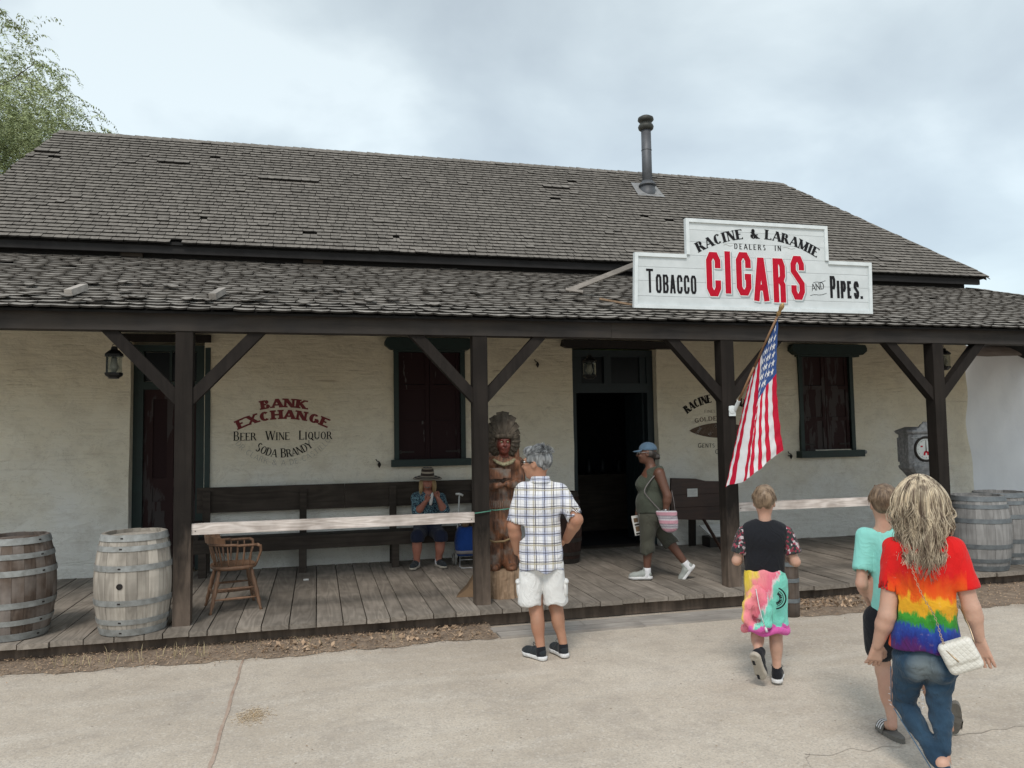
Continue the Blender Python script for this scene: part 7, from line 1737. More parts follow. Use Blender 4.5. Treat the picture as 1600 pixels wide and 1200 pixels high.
slide((J['la'][0] + .035, J['la'][1] - .05, .0), (J['la'][0] - .09, J['la'][1] + .16, .0), (0, 0, 1))
slide((J['ra'][0] + .02, J['ra'][1] - .045, J['ra'][2] + .02), (J['rt'][0] - .0, J['rt'][1] + .02, J['rt'][2]), (0, 1, .3))

# ---- woman in the rainbow tee
J = dict(WOMAN_J); J['la'] = add3(J['la'], (0, 0, -.05)); J['lt'] = (J['la'][0] + .02, J['la'][1] + .15, .0); J['ra'] = add3(J['ra'], (0.0, 0, -.02))
p = person(J, WOMAN_BASE, 'woman with long blonde hair in rainbow tie dye tee and blue jeans')
lo, hi = bounds(J, .20); s = Sdf(lo, hi, .0085); hc = add3(J['head'], (-.002, .03, -.0)); hth = .15
head(s, hc, hth, 1.0); s.cap(add3(J['neck'], (0, 0, -.05)), add3(hc, (0, -.005, -.05)), .052, .048, .025)
s.ell(add3(J['chest'], (0, 0, 0)), (.14, .095, .16), .05); s.ell(J['belly'], (.13, .095, .15), .05)
arm(s, J['ls'], J['le'], J['lw'], .050, .043, .028); arm(s, J['rs'], J['re'], J['rw'], .048, .041, .027)
s.cap(add3(J['la'], (0, 0, .04)), add3(J['la'], (0, 0, -.03)), .036, .034, .01); s.cap(J['la'], add3(J['lt'], (0, -.03, .03)), .032, .026, .02); s.cap(add3(J['ra'], (0, 0, .04)), add3(J['ra'], (0, 0, -.03)), .026, .025, .01); s.cap(add3(J['ra'], (0, 0, -.02)), add3(J['rt'], (0, -.03, -.02)), .024, .02, .01)
hl = handbox(J['lw'], 1.0, .0038); hand(hl, J['lw'], unit(J['lw'], add3(J['lh'], (.0, .01, -.03))), (1, .35, -.1), .30, 1.02, -1.0)
hr = handbox(J['rw'], 1.0, .0038); hand(hr, J['rw'], unit(J['rw'], add3(J['rh'], (.012, .0, -.05))), (-1, .2, 0), .14, 1.02, 1.0)
sdf_obj('body', [s, hl, hr], 'skin_fair', p)
s = Sdf(lo, hi, .008); s.cap((-.05, -.008, 1.15), (-.052, -.008, .93), .146, .140, .04, 0, .70); s.cap((-.052, -.008, .93), (-.052, -.012, .70), .140, .176, .05, 0, .70); s.cap(add3(J['ls'], (.04, 0, -.015)), add3(J['rs'], (-.04, 0, -.015)), .062, .062, .05); s.ell((-.05, -.02, 1.13), (.145, .10, .12), .05)
s.cap(add3(J['neck'], (0, -.01, -.06)), add3(J['ls'], (.02, 0, 0)), .042, .046, .03); s.cap(add3(J['neck'], (0, -.01, -.06)), add3(J['rs'], (-.02, 0, 0)), .042, .046, .03)
cuffs = []
for sh, el, L_ in ((J['ls'], J['le'], .215), (J['rs'], J['re'], .20)):
    a, b = V3(sh), V3(el); u = (b - a) / np.linalg.norm(b - a); e_ = a + u * L_; s.cap(a, e_, .060, .064, .025); cuffs.append((e_, u))
s.noise(.008, 15, 33, (1, 1, .8)); s.noise(.0035, 38, 35, (1, 1, 1.4))
X = s.ax[0][:, None, None]; Y = s.ax[1][None, :, None]; Z = s.ax[2][None, None, :]
for (e_, u), sg_ in zip(cuffs, (-1, 1)):
    s.cap(e_ - u * .03, e_ + u * .14, .053, .053, 0, sub=True); q = e_ + u * .012
    near = ((X - q[0]) ** 2 + (Y - q[1]) ** 2 + (Z - q[2]) ** 2 < .11 ** 2) & ((X * sg_) > (.10 if sg_ > 0 else .188)); pl = (X - q[0]) * u[0] + (Y - q[1]) * u[1] + (Z - q[2]) * u[2]; s.f = np.where(near, np.maximum(s.f, pl), s.f).astype(np.float32)
s.keep((0, 0, -1), -.700, .006); s.cap(add3(J['neck'], (0, 0, -.03)), add3(J['neck'], (0, 0, .09)), .06, .06, .006, sub=True)
sdf_obj('shirt', s, 'cloth_rainbow', p)
s = Sdf(lo, hi, .0075); s.ell((J['pelvis'][0] - .01, .0, .66), (.142, .108, .11), .03); s.ell((-.122, -.04, .62), (.078, .085, .09), .03); s.ell((.012, -.04, .62), (.075, .085, .09), .03)
s.cap(J['lp'], J['lk'], .088, .058, .02); s.cap(J['rp'], J['rk'], .085, .055, .015)
for kn, an in ((J['lk'], J['la']), (J['rk'], J['ra'])):
    kn, an = V3(kn), V3(an); m_ = kn + (an - kn) * .3; s.cap(kn, m_, .055, .053, .015); s.cap(m_, an + np.array((0, 0, .02)), .053, .035, .02)
s.noise(.005, 26, 41, (1, 1, 1.6)); s.noise(.0035, 60, 43, (.6, .6, 2.0))
jeans = sdf_obj('jeans', s, 'denim', p)
mb = MB()       # outer seam, frayed knees
kn, an = V3(J['lk']), V3(J['la']); sd = np.array((-1, -.25, -.45)); sd /= np.linalg.norm(sd); 
mb.tube([tuple(kn + (an - kn) * t_ + sd * (.066 - .024 * t_)) for t_ in np.linspace(.02, .92, 12)], .0035, 5); mb.tube([tuple(V3(J['lp']) + (kn - V3(J['lp'])) * t_ + np.array((-1, -.1, 0)) * (.097 - .03 * t_)) for t_ in np.linspace(.2, 1, 8)], .003, 5)
build(mb, 'seam', 'denim_cap', jeans, True, local=True)
mb = MB(); r = random.Random(4)
for q in range(34):
    b_ = V3(J['rk']) if q % 2 else V3(J['lk']); sx = -1 if q % 2 else (1 if r.random() < .6 else -1); c_ = b_ + np.array((sx * .066, -.0 + r.uniform(-.03, .01), r.uniform(-.03, .075))); mb.tube([tuple(c_), tuple(c_ + np.array((sx * r.uniform(.008, .016), r.uniform(-.01, .01), r.uniform(-.012, .006))))], .0016, 4)
build(mb, 'frayed_threads', 'flag_white', jeans, local=True)
s = Sdf(V3(hc) - .2, V3(hc) + .2, .007); s.ell(offp(hc, hth, 0, -.018, .035), (.094, .110, .105), .02, hth); s.ell(offp(hc, hth, 0, -.05, -.08), (.09, .07, .12), .04, hth); s.ell(offp(hc, hth, 0, .12, -.04), (.075, .075, .12), .01, hth, sub=True); s.noise(.006, 40, 8, (1, 1, .3))
hair = sdf_obj('hair', s, 'hair_under', p); mb = MB()
def root_w(r):
    while True:
        a = r.uniform(0, 2 * PI); b = r.uniform(.02, 1.75); n = (math.sin(b) * math.cos(a), math.sin(b) * math.sin(a), math.cos(b)); q = (.094 * n[0], -.018 + .110 * n[1], .035 + .105 * n[2])
        if not (q[1] > .06 and q[2] < .07): break
    d = rot(hth, n[0] * .40 + r.gauss(0, .10), n[1] * .35 - .12 + r.gauss(0, .08)); return offp(hc, hth, *q), (d[0], d[1], -.35 * math.sin(b) - .06)
def locks(mb, n, per, seed, rad=.0026):
    """hair combed over the skull from a parting, then hanging in soft waves"""
    r = random.Random(seed); E = (.086, .102, .104)
    for i in range(n):
        az = r.uniform(0, 2 * PI); side = 1 if math.cos(az) > 0 else -1
        if math.sin(az) > .80: continue
        b0 = r.uniform(.0, 1.0) ** 1.0 * 1.15; b1 = r.uniform(1.55, 1.9); lift = r.uniform(1.0, 1.13); L = r.uniform(.20, .36) * (1.0 - .25 * abs(math.cos(az))) + (.05 if math.sin(az) < -.5 else 0)
        w1 = r.uniform(.012, .026); ph, ph2, fq = r.uniform(0, 6.3), r.uniform(0, 6.3), r.uniform(7, 12); drift = Vector((r.gauss(0, .02), r.gauss(-.01, .02), 0))
        for k in range(per):
            a_ = az + r.gauss(0, .085); lf_ = lift + r.gauss(0, .018); o1 = r.gauss(0, .35); pts = []; m_ = 6
            for j in range(m_ + 1):
                bb = b0 + (b1 - b0) * j / m_; sb = math.sin(min(bb, 1.75)); vol = 1 + 2.3 * (bb / 1.75) ** 2 * max(0, lf_ - .95); q = (E[0] * lf_ * vol * sb * math.cos(a_), -.018 + E[1] * lf_ * (1 + (vol - 1) * .5) * sb * math.sin(a_), .035 + E[2] * min(lf_, 1.14) * math.cos(bb))
                pts.append(Vector(offp(hc, hth, *q)))
            q = pts[-1].copy(); seg = 10; l_ = L * r.uniform(.8, 1.1); out_ = (pts[-1] - pts[-2]).normalized(); cen = Vector((hc[0], hc[1] - .05, 0))
            base_w = Vector((math.sin(ph + o1) * w1, math.cos(ph2 + o1) * w1 * .6, 0))
            for j in range(seg):
                u = (j + 1) / seg; dd = (out_ * max(0, .5 - u) + Vector((0, 0, -1)) + drift * 4).normalized(); q = q + dd * l_ / seg; q.x += (cen.x + .25 * (az_x := math.cos(az) * .1) - q.x) * .022 * j * .42
                if q.z < 1.21: q.y = min(q.y, -.125 + .5 * max(0, abs(q.x + .045) - .08))
                wv = Vector((math.sin(ph + u * fq + o1) * w1, math.cos(ph2 + u * fq * .8 + o1) * w1 * .6, 0)) - base_w * (1 - u)
                pts.append(q + wv * min(1, u * 2.2))
            n_ = len(pts); mb.tube(pts, [rad * (1 - .75 * (j / n_) ** 3) for j in range(n_)], 3, False)
locks(mb, 230, 15, 17)
locks(mb, 160, 2, 23, .0014)
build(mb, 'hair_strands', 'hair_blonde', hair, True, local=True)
mb = MB(); g = lambda x, y, z: offp(hc, hth, x, y, z); mb.tube([g(-.085, -.02, .02), g(-.088, .03, .025), g(-.07, .10, .03)], .004, 5); mb.tube([g(.085, -.02, .02), g(.088, .03, .025), g(.07, .10, .03)], .004, 5); mb.lathe([(.001, -.008), (.012, 0), (.001, .008)], 8, g(-.098, .045, .028)); mb.tube([g(-.06, .108, .02), g(0, .118, .022), g(.06, .108, .02)], .012, 6, flat=.4)
build(mb, 'sunglasses', 'iron_black', p, True, local=True)
shoe('shoe', add3(J['la'], (0, 0, .0)), J['lt'], p, 'shoe_grey', 'sole_white', .9); 
# her white bag on its chain
bg = thing('shoulder_bag', 'white quilted bag on a gold chain at the hip of the woman in rainbow tee', 'handbag', WOMAN_BASE[:3], WOMAN_BASE[3])
bc = (.098, -.135, .712)
s = Sdf((bc[0] - .16, bc[1] - .12, bc[2] - .16), (bc[0] + .16, bc[1] + .12, bc[2] + .16), .0055)
s.rbox((bc[0], bc[1], bc[2]), (.084, .036, .082), .030, .01, .42); s.rbox((bc[0] - .008, bc[1] - .020, bc[2] + .022), (.082, .028, .058), .024, .006, .42)
s.noise(.0008, 90, 3); s.keep((-.55, 0, .83), -.55 * bc[0] + .83 * bc[2] + .090)
bag = sdf_obj('bag', s, 'quilted_white', bg)
ch = [(-.125, -.02, 1.245), (-.12, -.10, 1.20), (-.10, -.140, 1.12), (-.06, -.150, 1.0), (-.01, -.145, .90), (.015, -.158, .80), (.032, -.168, .745)]
def smooth_path(P, n):
    P = [Vector(q) for q in P]; out_ = []
    for i in range(n + 1):
        t_ = i / n * (len(P) - 1); k_ = min(int(t_), len(P) - 2); f_ = t_ - k_; p0 = P[max(k_ - 1, 0)]; p1 = P[k_]; p2 = P[k_ + 1]; p3 = P[min(k_ + 2, len(P) - 1)]
        out_.append(.5 * ((2 * p1) + (p2 - p0) * f_ + (2 * p0 - 5 * p1 + 4 * p2 - p3) * f_ ** 2 + (3 * p1 - p0 - 3 * p2 + p3) * f_ ** 3))
    return out_
sp2 = smooth_path(ch, 46); mb = MB()
for i in range(46):
    a, b = sp2[i], sp2[i + 1]; d = (b - a).normalized(); sd = d.cross(Vector((0, 1, 0))).normalized() if i % 2 else d.cross(Vector((1, 0, 0))).normalized(); m_ = (a + b) / 2
    mb.tube([m_ + d * .0085 * math.cos(q) + sd * .0048 * math.sin(q) for q in np.linspace(0, 2 * PI, 9)], .0016, 4, False)
build(mb, 'chain_strap', 'gold_chain', bag, True, local=True)
mb = MB(); q2 = smooth_path([(bc[0] + .065, bc[1] + .02, bc[2] + .07), (bc[0] + .045, bc[1] + .06, bc[2] + .14), (bc[0] + .01, bc[1] + .16, bc[2] + .22)], 8); mb.tube(q2, .004, 5); mb.tube([(bc[0] - .065, bc[1] - .045, bc[2] + .03), (bc[0] - .02, bc[1] - .052, bc[2] - .01), (bc[0] - .01, bc[1] - .055, bc[2] - .02)], .0035, 5); build(mb, 'clasp', 'gold_chain', bag, True, local=True)

# ---- woman walking left on the boardwalk
J = dict(WALKER_J); p = person(J, WALKER_BASE, 'woman in blue cap and olive sleeveless top walking left along the boardwalk')
lo, hi = bounds(J, .2); s = Sdf(lo, hi, .0105); th = PI / 2; hc = add3(J['head'], (.0, 0, .0)); hth = PI / 2
head(s, hc, hth, 1.02); s.cap(add3(J['neck'], (.01, 0, -.04)), add3(hc, (.012, 0, -.05)), .058, .052, .03)
s.ell(add3(J['chest'], (.035, 0, .02)), (.17, .145, .17), .05, th); s.ell(add3(J['belly'], (.02, 0, 0)), (.18, .15, .16), .05, th); s.ell(J['pelvis'], (.18, .15, .13), .05, th)
s.ell(add3(J['ls'], (.0, .02, -.02)), (.06, .055, .065), .03); arm(s, add3(J['ls'], (0, 0, -.01)), J['le'], J['lw'], .060, .046, .028); arm(s, J['rs'], J['re'], J['rw'], .056, .044, .028)
leg(s, J['lp'], J['lk'], J['la'], .09, .06, .036, calf=False); leg(s, J['rp'], J['rk'], J['ra'], .09, .06, .036, calf=False)
hl = handbox(J['lw'], 1.0, .005); hand(hl, J['lw'], unit(J['lw'], J['lh']), (-1, 0, 0), .5, .95); hr = handbox(J['rw'], 1.0, .005); hand(hr, J['rw'], unit(J['rw'], J['rh']), (-1, 0, 0), .7, .95)
sdf_obj('body', [s, hl, hr], 'skin_dark', p)
s = Sdf(lo, hi, .0095); s.ell(add3(J['chest'], (.045, 0, .01)), (.18, .135, .19), .05, th); s.ell(add3(J['chest'], (-.07, 0, -.02)), (.15, .10, .10), .07, th); s.ell(add3(J['belly'], (.01, 0, .02)), (.19, .165, .16), .06, th); s.cap(add3(J['belly'], (.02, 0, -.02)), add3(J['belly'], (.02, 0, -.12)), .185, .19, .05, th, .92)
s.cap(add3(J['ls'], (0, .05, .02)), add3(J['rs'], (.12, -.05, .03)), .045, .045, .04); s.cap(add3(J['neck'], (.01, -.02, -.06)), add3(J['ls'], (0, .07, .03)), .04, .04, .03)
s.noise(.006, 18, 51); s.keep((0, 0, -1), -.765, .006); s.cap(add3(J['neck'], (-.01, 0, -.03)), add3(J['neck'], (0, 0, .09)), .064, .06, .006, sub=True)
s.ell(add3(J['ls'], (.0, -.03, -.04)), (.062, .06, .10), .008, sub=True)
sdf_obj('top', s, 'cloth_olive', p)
s = Sdf(lo, hi, .0095); s.ell(add3(J['pelvis'], (.01, 0, .01)), (.19, .165, .15), .04, th)
for h_, k_, an_, f_ in (('lp', 'lk', 'la', .30), ('rp', 'rk', 'ra', .12)):
    s.cap(J[h_], J[k_], .105, .080, .03); e_ = V3(J[k_]) + (V3(J[an_]) - V3(J[k_])) * f_; s.cap(J[k_], e_, .080, .078, .03); u = (V3(J[an_]) - V3(J[k_])); u /= np.linalg.norm(u); s.cap(e_ + u * .03, e_ + u * .18, .095, .095, 0, sub=True)
s.noise(.007, 22, 53); sdf_obj('capris', s, 'cloth_khaki', p)
build(MB().tube([(-.27, -.10, .79), (-.275, -.11, .72), (-.27, -.11, .68)], .006, 5), 'drawstring', 'rubber_grey', p, local=True)
s = Sdf(V3(hc) - .2, V3(hc) + .2, .007); s.ell(offp(hc, hth, 0, -.012, .045), (.088, .105, .085), .01, hth); s.keep((0, 0, -1), -(hc[2] + .035)); cap_ = sdf_obj('cap', s, 'denim_cap', p)
mb = MB(); vs = []; n = 14
for i in range(n + 1):
    a = PI * i / n; x = .082 * math.cos(a); y = .06 + .105 * math.sin(a) ** .8
    for (yy, dz) in ((.055, .045), (y, .045 - .10 * (x / .1) ** 2 * .3 - .25 * (y - .06))): vs += [offp(hc, hth, x, yy, dz + .004), offp(hc, hth, x, yy, dz - .001)]
mb.add(vs, [f for i in range(n) for b in (i * 4,) for f in ((b, b + 2, b + 6, b + 4), (b + 1, b + 5, b + 7, b + 3), (b + 2, b + 3, b + 7, b + 6))]); build(mb, 'peak', 'denim_cap', cap_, True, local=True)
s = Sdf(V3(hc) - .2, V3(hc) + .15, .007); s.ell(offp(hc, hth, 0, -.03, .0), (.086, .082, .07), .01, hth); s.ell(offp(hc, hth, 0, -.115, -.045), (.03, .045, .035), .02, hth); s.ell(offp(hc, hth, 0, .09, -.03), (.1, .09, .09), .01, hth, sub=True); s.noise(.004, 60, 6); s.keep((0, 0, 1), hc[2] + .04); sdf_obj('hair', s, 'hair_dark', p)
mb = MB(); g = lambda x, y, z: offp(hc, hth, x, y, z)
for sx in (-1, 1): mb.tube([g(.031 * sx + .026 * math.cos(a), .110, .006 + .020 * math.sin(a)) for a in np.linspace(0, 2 * PI, 13)], .003, 5); mb.tube([g(.058 * sx, .108, .012), g(.084 * sx, .05, .012), g(.086 * sx, -.01, .010)], .003, 5)
mb.lathe([(.003, 0), (.024, .001), (.024, .003), (.003, .004)], 14, g(-.031, .112, .006), M=Matrix.Rotation(PI / 2, 3, 'Y')); build(mb, 'glasses', 'silver_metal', p, True, local=True); eyes(p, hc, hth, 1.02)
build(MB().lathe([(.032, -.012), (.034, 0), (.032, .012)], 16, add3(J['lw'], (0, 0, .02)), caps=False).lathe([(.001, 0), (.018, .001), (.018, .008), (.001, .009)], 12, add3(J['lw'], (-.0, -.034, .02)), M=Matrix.Rotation(PI / 2, 3, 'X')), 'wristwatch', 'silver_metal', p, True, local=True)
o, P = shoe('shoe', (J['la'][0] + .0, J['la'][1], .085), (J['lt'][0], J['lt'][1], .012), p, 'shoe_grey', 'sole_white', .98, extra=None)
o, P = shoe('shoe', add3(J['ra'], (-.0, 0, -.0)), (J['rt'][0] - .01, J['rt'][1], .004), p, 'shoe_grey', 'sole_white', .98)
for an_, kn_ in (((J['la'][0], J['la'][1], .085), J['lk']), (J['ra'], J['rk'])):
    u = np.array(unit(an_, kn_)); s = Sdf(V3(an_) - .1, V3(an_) + .12, .007); s.cap(V3(an_) - u * .03, V3(an_) + u * .04, .043, .043, .0); sdf_obj('sock', s, 'sock_white', p)
bg = thing('shoulder_bag', 'pink and grey striped cloth bag slung across the woman in the blue cap', 'handbag', WALKER_BASE[:3], WALKER_BASE[3])
s = Sdf((-.12, -.42, .52), (.24, -.08, .88), .008); s.cap((.0, -.20, .78), (.06, -.20, .66), .085, .09, .03, 0, .45); s.cap((.06, -.20, .66), (.065, -.20, .64), .09, .085, .03, 0, .45); s.cap((.10, -.2, .78), (.07, -.2, .66), .05, .07, .03, 0, .6); s.noise(.003, 40, 3); s.keep((0, 0, 1), .80); sdf_obj('bag', s, 'cloth_stripe_bag', bg)
mb = MB(); P1_ = smooth_path([(-.01, -.13, 1.265), (-.11, -.19, 1.17), (-.205, -.205, 1.03), (-.15, -.215, .93), (-.06, -.22, .83), (-.02, -.215, .78)], 20); mb.tube(P1_, .012, 6, flat=.3); mb.tube([(.13, -.2, .79), (.12, -.17, .9), (.10, -.12, 1.02)], .011, 6, flat=.3); build(mb, 'strap', 'strap_grey', bg, True, local=True)
br = thing('brochure', 'folded picture brochures held in the hand of the woman in the blue cap', 'brochure', WALKER_BASE[:3], WALKER_BASE[3])
def tilted(mb, c, w, h, a, y): ca, sa = math.cos(a), math.sin(a); q = [(-w / 2, -h / 2), (w / 2, -h / 2), (w / 2, h / 2), (-w / 2, h / 2)]; vs = [(c[0] + x * ca - z * sa, yy, c[1] + x * sa + z * ca) for yy in (y, y + .004) for x, z in q]; mb.add(vs, [(0, 1, 2, 3), (7, 6, 5, 4), (0, 4, 5, 1), (1, 5, 6, 2), (2, 6, 7, 3), (3, 7, 4, 0)]); return mb
o = build(tilted(MB(), (-.31, .60), .085, .23, .18, .095), 'sheet', 'paper_white', br, local=True)
mb = MB(); tilted(mb, (-.32, .66), .05, .05, .18, .0925); tilted(mb, (-.298, .56), .05, .06, .18, .0925); build(mb, 'picture', 'tan_canvas', o, local=True)
mb = MB(); tilted(mb, (-.30, .61), .07, .02, .18, .0925); tilted(mb, (-.29, .505), .06, .02, .18, .0925); build(mb, 'picture', 'iron_black', o, local=True)

# ---- woman seated on the bench
J = dict(SEATED_J); p = person(J, SEATED_BASE, 'woman in striped sun hat and blue patterned top seated on the bench')
lo, hi = bounds(J, .2); s = Sdf(lo, hi, .0105); hth = PI; hc = add3(J['head'], (0, -.02, .01))
head(s, hc, hth, 1.0, tilt=0); s.cap(add3(J['neck'], (0, 0, -.05)), add3(hc, (0, .01, -.05)), .056, .052, .03); s.ell(J['chest'], (.16, .12, .17), .05); s.ell(J['belly'], (.175, .15, .15), .05); s.ell(J['pelvis'], (.18, .15, .11), .05)
arm(s, J['ls'], J['le'], J['lw'], .052, .045, .028); arm(s, J['rs'], J['re'], J['rw'], .052, .045, .028); leg(s, J['lp'], J['lk'], J['la'], .09, .064, .04, calf=False); leg(s, J['rp'], J['rk'], J['ra'], .09, .064, .04, calf=False)
for kn, an in (('lk', 'la'), ('rk', 'ra')): m_ = V3(J[kn]) + (V3(J[an]) - V3(J[kn])) * .35; s.ell(m_ + np.array((0, .02, 0)), (.06, .062, .12), .03)
hl = handbox(J['lw'], 1.0, .005); hand(hl, J['lw'], unit(J['lw'], J['lh']), (0, -.3, 1), .9, .9); hr = handbox(J['rw'], 1.0, .005); hand(hr, J['rw'], unit(J['rw'], J['rh']), (0, -.3, 1), .9, .9, -1)
sdf_obj('body', [s, hl, hr], 'skin_red', p)
s = Sdf(lo, hi, .0095); s.cap(add3(J['chest'], (0, 0, .02)), add3(J['belly'], (0, 0, -.06)), .165, .19, .05, 0, .78); s.cap(add3(J['ls'], (.04, 0, -.01)), add3(J['rs'], (-.04, 0, -.01)), .068, .068, .04)
for sh, el in ((J['ls'], J['le']), (J['rs'], J['re'])): a, b = V3(sh), V3(el); s.cap(a, a + (b - a) * .92, .068, .075, .03)
s.noise(.007, 18, 61); s.cap(add3(J['neck'], (0, -.02, -.05)), add3(J['neck'], (0, 0, .09)), .07, .06, .006, sub=True); s.keep((0, 0, -1), -.44); sdf_obj('blouse', s, 'cloth_leafy', p)
s = Sdf(lo, hi, .0095); s.ell(J['pelvis'], (.19, .16, .12), .04)
for h_, k_ in (('lp', 'lk'), ('rp', 'rk')): a, b = V3(J[h_]), V3(J[k_]); s.cap(a, a + (b - a) * 1.0, .098, .084, .03); s.cap(b, b + np.array((0, -.0, -.03)), .082, .085, .02)
s.noise(.005, 20, 63); s.keep((0, 0, -1), -.345); sdf_obj('shorts', s, 'cloth_navy', p)
mb = MB(); HZ = hc[2] + .062; pr = [(.001, .112), (.06, .110), (.078, .098), (.084, .06), (.090, .01), (.098, -.002), (.13, -.006), (.165, -.016), (.190, -.030), (.192, -.034), (.165, -.021), (.13, -.011), (.09, -.006)]
ht = bpy.data.objects.new('sun_hat', MB().lathe(pr, 40, caps=False).mesh('sun_hat', 'straw_striped', smooth=True)); COL.objects.link(ht); ht.parent = p; ht.location = (hc[0], hc[1] + .0, HZ); ht.rotation_euler = (.10, .02, 0)
s = Sdf(V3(hc) - .2, V3(hc) + .15, .007); s.ell(offp(hc, hth, 0, -.02, -.01), (.09, .09, .08), .02, hth); s.ell(offp(hc, hth, .085, .01, -.08), (.03, .04, .09), .02, hth); s.ell(offp(hc, hth, -.085, .01, -.08), (.03, .04, .09), .02, hth); s.ell(offp(hc, hth, 0, .10, -.03), (.065, .09, .11), .01, hth, sub=True); s.noise(.006, 40, 6, (1, 1, .4)); hr_ = sdf_obj('hair', s, 'hair_straw', p)
mb = MB(); strands(mb, 90, lambda r: (offp(hc, hth, r.choice((-1, 1)) * r.uniform(.075, .105), r.uniform(-.03, .05), -.01), (0, 0, -1)), lambda r: r.uniform(.1, .2), .008, .005, 8, 3, 4, .1); build(mb, 'hair_strands', 'hair_straw', hr_, True, local=True)
mb = MB(); g = lambda x, y, z: offp(hc, hth, x, y, z)
mb.tube([g(-.068, .085, .01), g(-.03, .112, .012), g(0, .118, .012), g(.03, .112, .012), g(.068, .085, .01)], .014, 6, flat=.4); build(mb, 'sunglasses', 'iron_black', p, True, local=True)
mb = MB(); mb.tube([g(-.03, .105, -.075), g(0, .118, -.09), g(.03, .105, -.075)], .013, 6, flat=.5); build(mb, 'face_mask', 'rubber_grey', p, True, local=True)
for an, to in (('la', 'lt'), ('ra', 'rt')):
    a_ = (J[an][0], J[an][1], .078); t_ = (J[to][0], J[to][1] - .03, .012); shoe('shoe', a_, t_, p, 'shoe_dark', 'rubber_pale', .95, extra='laces'); s = Sdf(V3(a_) - .09, V3(a_) + .1, .007); s.cap(add3(a_, (0, 0, -.02)), add3(a_, (0, 0, .02)), .043, .044, 0); sdf_obj('sock', s, 'sock_white', p)
dr = thing('snack_bottle', 'small white bottle held at her mouth by the seated woman in the sun hat', 'bottle', SEATED_BASE[:3], SEATED_BASE[3])
build(MB().tube([(.010, -.05, .80), (.02, -.055, .86), (.034, -.045, .93), (.038, -.04, .96)], [.018, .022, .018, .008], 10), 'wrap', 'paper_white', dr, True, local=True)

# ------------------------------------------------------------------ carved wooden figure on its log
st_ = thing('carved_statue', 'carved wooden figure with feather headdress on a rough log beside the second post', 'statue', (1.93, 7.98, DECK), -.2465)
def rough_log(r0, h, seed):
    mb = MB(); r = random.Random(seed); n = 36; lv = 9; vs = []; prof_ = [1 + r.gauss(0, .05) for _ in range(n)]
    for k in range(lv + 1):
        z = h * k / lv
        for i in range(n): a = 2 * PI * i / n; q = r0 * prof_[i] * (1 + .03 * math.sin(a * 3 + k * .5) + r.gauss(0, .012)); vs.append((q * math.cos(a), q * math.sin(a) * .85, z))
    mb.add(vs, [(k * n + i, k * n + (i + 1) % n, (k + 1) * n + (i + 1) % n, (k + 1) * n + i) for k in range(lv) for i in range(n)] + [tuple(range(n - 1, -1, -1)), tuple(lv * n + i for i in range(n))]); return mb
lg = rough_log(.215, .28, 3); lg.v = [(x - .03, y, z) for x, y, z in lg.v]; build(lg, 'log_base', 'log_wood', st_, local=True)
s = Sdf((-.42, -.35, .20), (.36, .33, 1.96), .0085)
hc = (-.01, -.03, 1.60); hth = PI + .12
s.cap((-.02, .02, 1.44), (-.01, .0, 1.52), .06, .055, .03)
s.cap((-.03, .03, 1.33), (-.04, .03, 1.0), .165, .15, .05, 0, .72); s.cap((-.19, .02, 1.385), (.13, .02, 1.385), .068, .068, .05)
s.cap((-.04, .03, 1.0), (-.05, .03, .74), .155, .185, .03, 0, .75)
s.cap((-.21, .02, 1.36), (-.235, -.02, 1.16), .062, .055, .02); s.cap((-.235, -.02, 1.16), (-.10, -.16, 1.155), .055, .042, .02); s.cap((.15, .02, 1.36), (.17, .0, 1.15), .062, .055, .02); s.cap((.17, 0, 1.15), (.02, -.16, 1.17), .052, .042, .02)
s.ell((-.07, -.175, 1.16), (.045, .038, .045), .01)
s.cap((-.12, .02, .76), (-.13, .02, .34), .098, .082, .03); s.cap((.03, .02, .76), (.04, .02, .34), .098, .082, .03)
s.ell((-.13, -.05, .305), (.062, .12, .045), .02); s.ell((.05, -.05, .305), (.062, .12, .045), .02)
X = s.ax[0][:, None, None]; Y = s.ax[1][None, :, None]; Z = s.ax[2][None, None, :]
s.f = (s.f + .006 * np.abs(np.sin(X * 75 + 1.5 * np.sin(Z * 9))) * (Z < .98) * (Z > .80) + .004 * np.sin(np.arctan2(Y, X + .04) * 14 + Z * 6) + .006 * np.abs(np.sin(Z * 24 - X * 9)) * (Z > 1.0) * (Z < 1.36)).astype(np.float32)
s.noise(.004, 30, 71)
body = sdf_obj('figure', s, 'carved_wood', st_)
s = Sdf(V3(hc) - .16, V3(hc) + .16, .0055); head(s, hc, hth, 1.05, 1.06); s.cap(add3(hc, (0, .02, -.14)), add3(hc, (0, .01, -.05)), .058, .055, .02); sdf_obj('face', s, 'carved_face', st_); eyes(st_, hc, hth, 1.05, 'iron_black', 'carved_cream')
build(MB().tube([(-.12, -.085, 1.43), (-.07, -.115, 1.395), (-.01, -.13, 1.375), (.06, -.115, 1.395), (.10, -.08, 1.43)], [.02, .034, .038, .034, .02], 8, flat=.5), 'collar', 'carved_cream', st_, True, local=True)
s = Sdf((-.26, -.14, 1.25), (.22, .2, 1.9), .008); s.ell((-.015, .03, 1.64), (.135, .12, .16), .03); s.cap((-.12, .04, 1.66), (-.15, .03, 1.44), .04, .036, .02); s.cap((.10, .04, 1.66), (.12, .03, 1.44), .04, .036, .02); s.ell((hc[0], -.11, 1.575), (.070, .10, .12), .015, sub=True); s.noise(.004, 40, 9, (1, 1, .3)); sdf_obj('headdress_cap', s, 'carved_wood', st_)
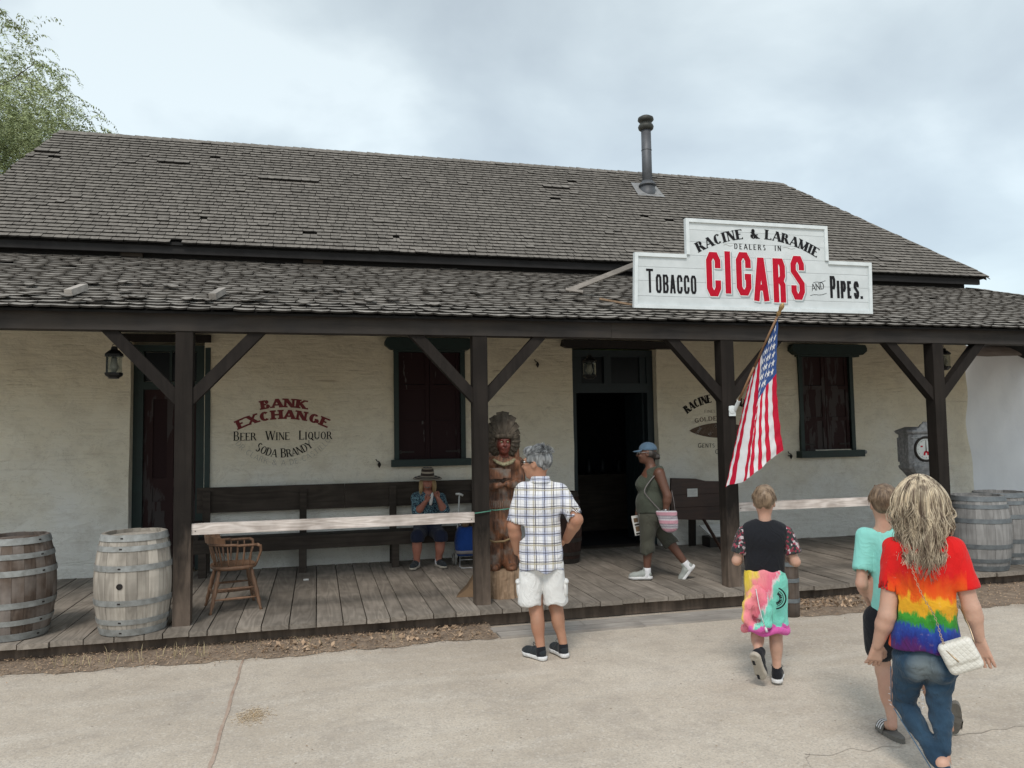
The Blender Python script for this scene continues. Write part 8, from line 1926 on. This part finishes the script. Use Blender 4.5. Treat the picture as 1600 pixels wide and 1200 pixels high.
s = Sdf((-.2, -.2, 1.6), (.2, .2, 1.8), .007); s.chain([(-.115, -.02, 1.665), (-.075, -.105, 1.67), (-.01, -.13, 1.672), (.055, -.105, 1.67), (.095, -.02, 1.665)], [.024] * 5, .02); s.noise(.003, 90, 3); sdf_obj('headband', s, 'carved_feather', st_)
def feather_on_dome(a, t1, w, k, out_):
    """one carved feather lying back over the headdress, from the brow outwards"""
    RX, RZ, RY = .178 * k, (.315 if math.cos(a) > 0 else .20) * k, .13
    R_ = 1 / math.sqrt((math.sin(a) / RX) ** 2 + (math.cos(a) / RZ) ** 2); ro = 1 / math.sqrt((math.sin(a) / .088) ** 2 + (math.cos(a) / (.068 if math.cos(a) > 0 else .15)) ** 2)
    t0 = math.asin(min(.9, ro / R_)); n = 12; mb = MB(); vs = []; side = Vector((math.cos(a), 0, -math.sin(a)))
    for i in range(n + 1):
        f = i / n; t_ = t0 + (t1 - t0) * f; c = Vector((-.018 + R_ * math.sin(t_) * math.sin(a), .035 - math.cos(t_) * RY - out_, 1.615 + R_ * math.sin(t_) * math.cos(a)))
        nrm = Vector((math.sin(t_) * math.sin(a), -math.cos(t_), math.sin(t_) * math.cos(a))).normalized(); ww = w * (R_ / .19) * (.55 + .62 * math.sin(t_)) * (1 if f < .86 else math.sqrt(max(.02, 1 - ((f - .86) / .15) ** 2)))
        for u_, h_ in ((-1, -.006), (-.25, .004), (0, .011), (.25, .004), (1, -.006)): vs.append(c + side * ww * u_ + nrm * h_)
        vs.append(c - nrm * .014)
    fs = []
    for i in range(n):
        b = i * 6; c_ = b + 6; fs += [(b + q, b + q + 1, c_ + q + 1, c_ + q) for q in range(4)] + [(b + 4, b + 5, c_ + 5, c_ + 4), (b + 5, b, c_, c_ + 5)]
    fs += [(0, 5, 4, 3, 2, 1), tuple(n * 6 + q for q in range(6))]; mb.add(vs, fs); return mb
for n, amax, t1, w, k, o_ in ((17, 2.55, 1.75, .036, 1.0, .0), (15, 2.3, 1.08, .030, .97, .012)):
    for i in range(n): build(feather_on_dome(-amax + 2 * amax * i / (n - 1), t1, w, k, o_), 'feather', 'carved_feather', st_, local=True)
mb = MB(); [mb.tube([(-.17 + .023 * i, -.100 - .03 * math.sin(PI * i / 13), 1.0), (-.17 + .023 * i, -.118 - .03 * math.sin(PI * i / 13), .93)], [.009, .006], 5) for i in range(14)]; build(mb, 'fringe', 'carved_wood', st_, local=True)
build(MB().box((-.16, -.17, 1.23), (-.02, -.115, 1.34)).box((-.02, -.16, 1.24), (.06, -.12, 1.33)), 'cigar_box', 'carved_wood', st_, local=True)
mb = MB(); mb.tube([(-.235 + .0, .02, .64), (-.20, -.09, .60), (-.12, -.115, .575), (-.02, -.10, .58), (.09, -.07, .62), (.14, .02, .66)], .011, 7); build(mb, 'rope', 'rope_tan', st_, True, local=True)

bpy.context.view_layer.update()
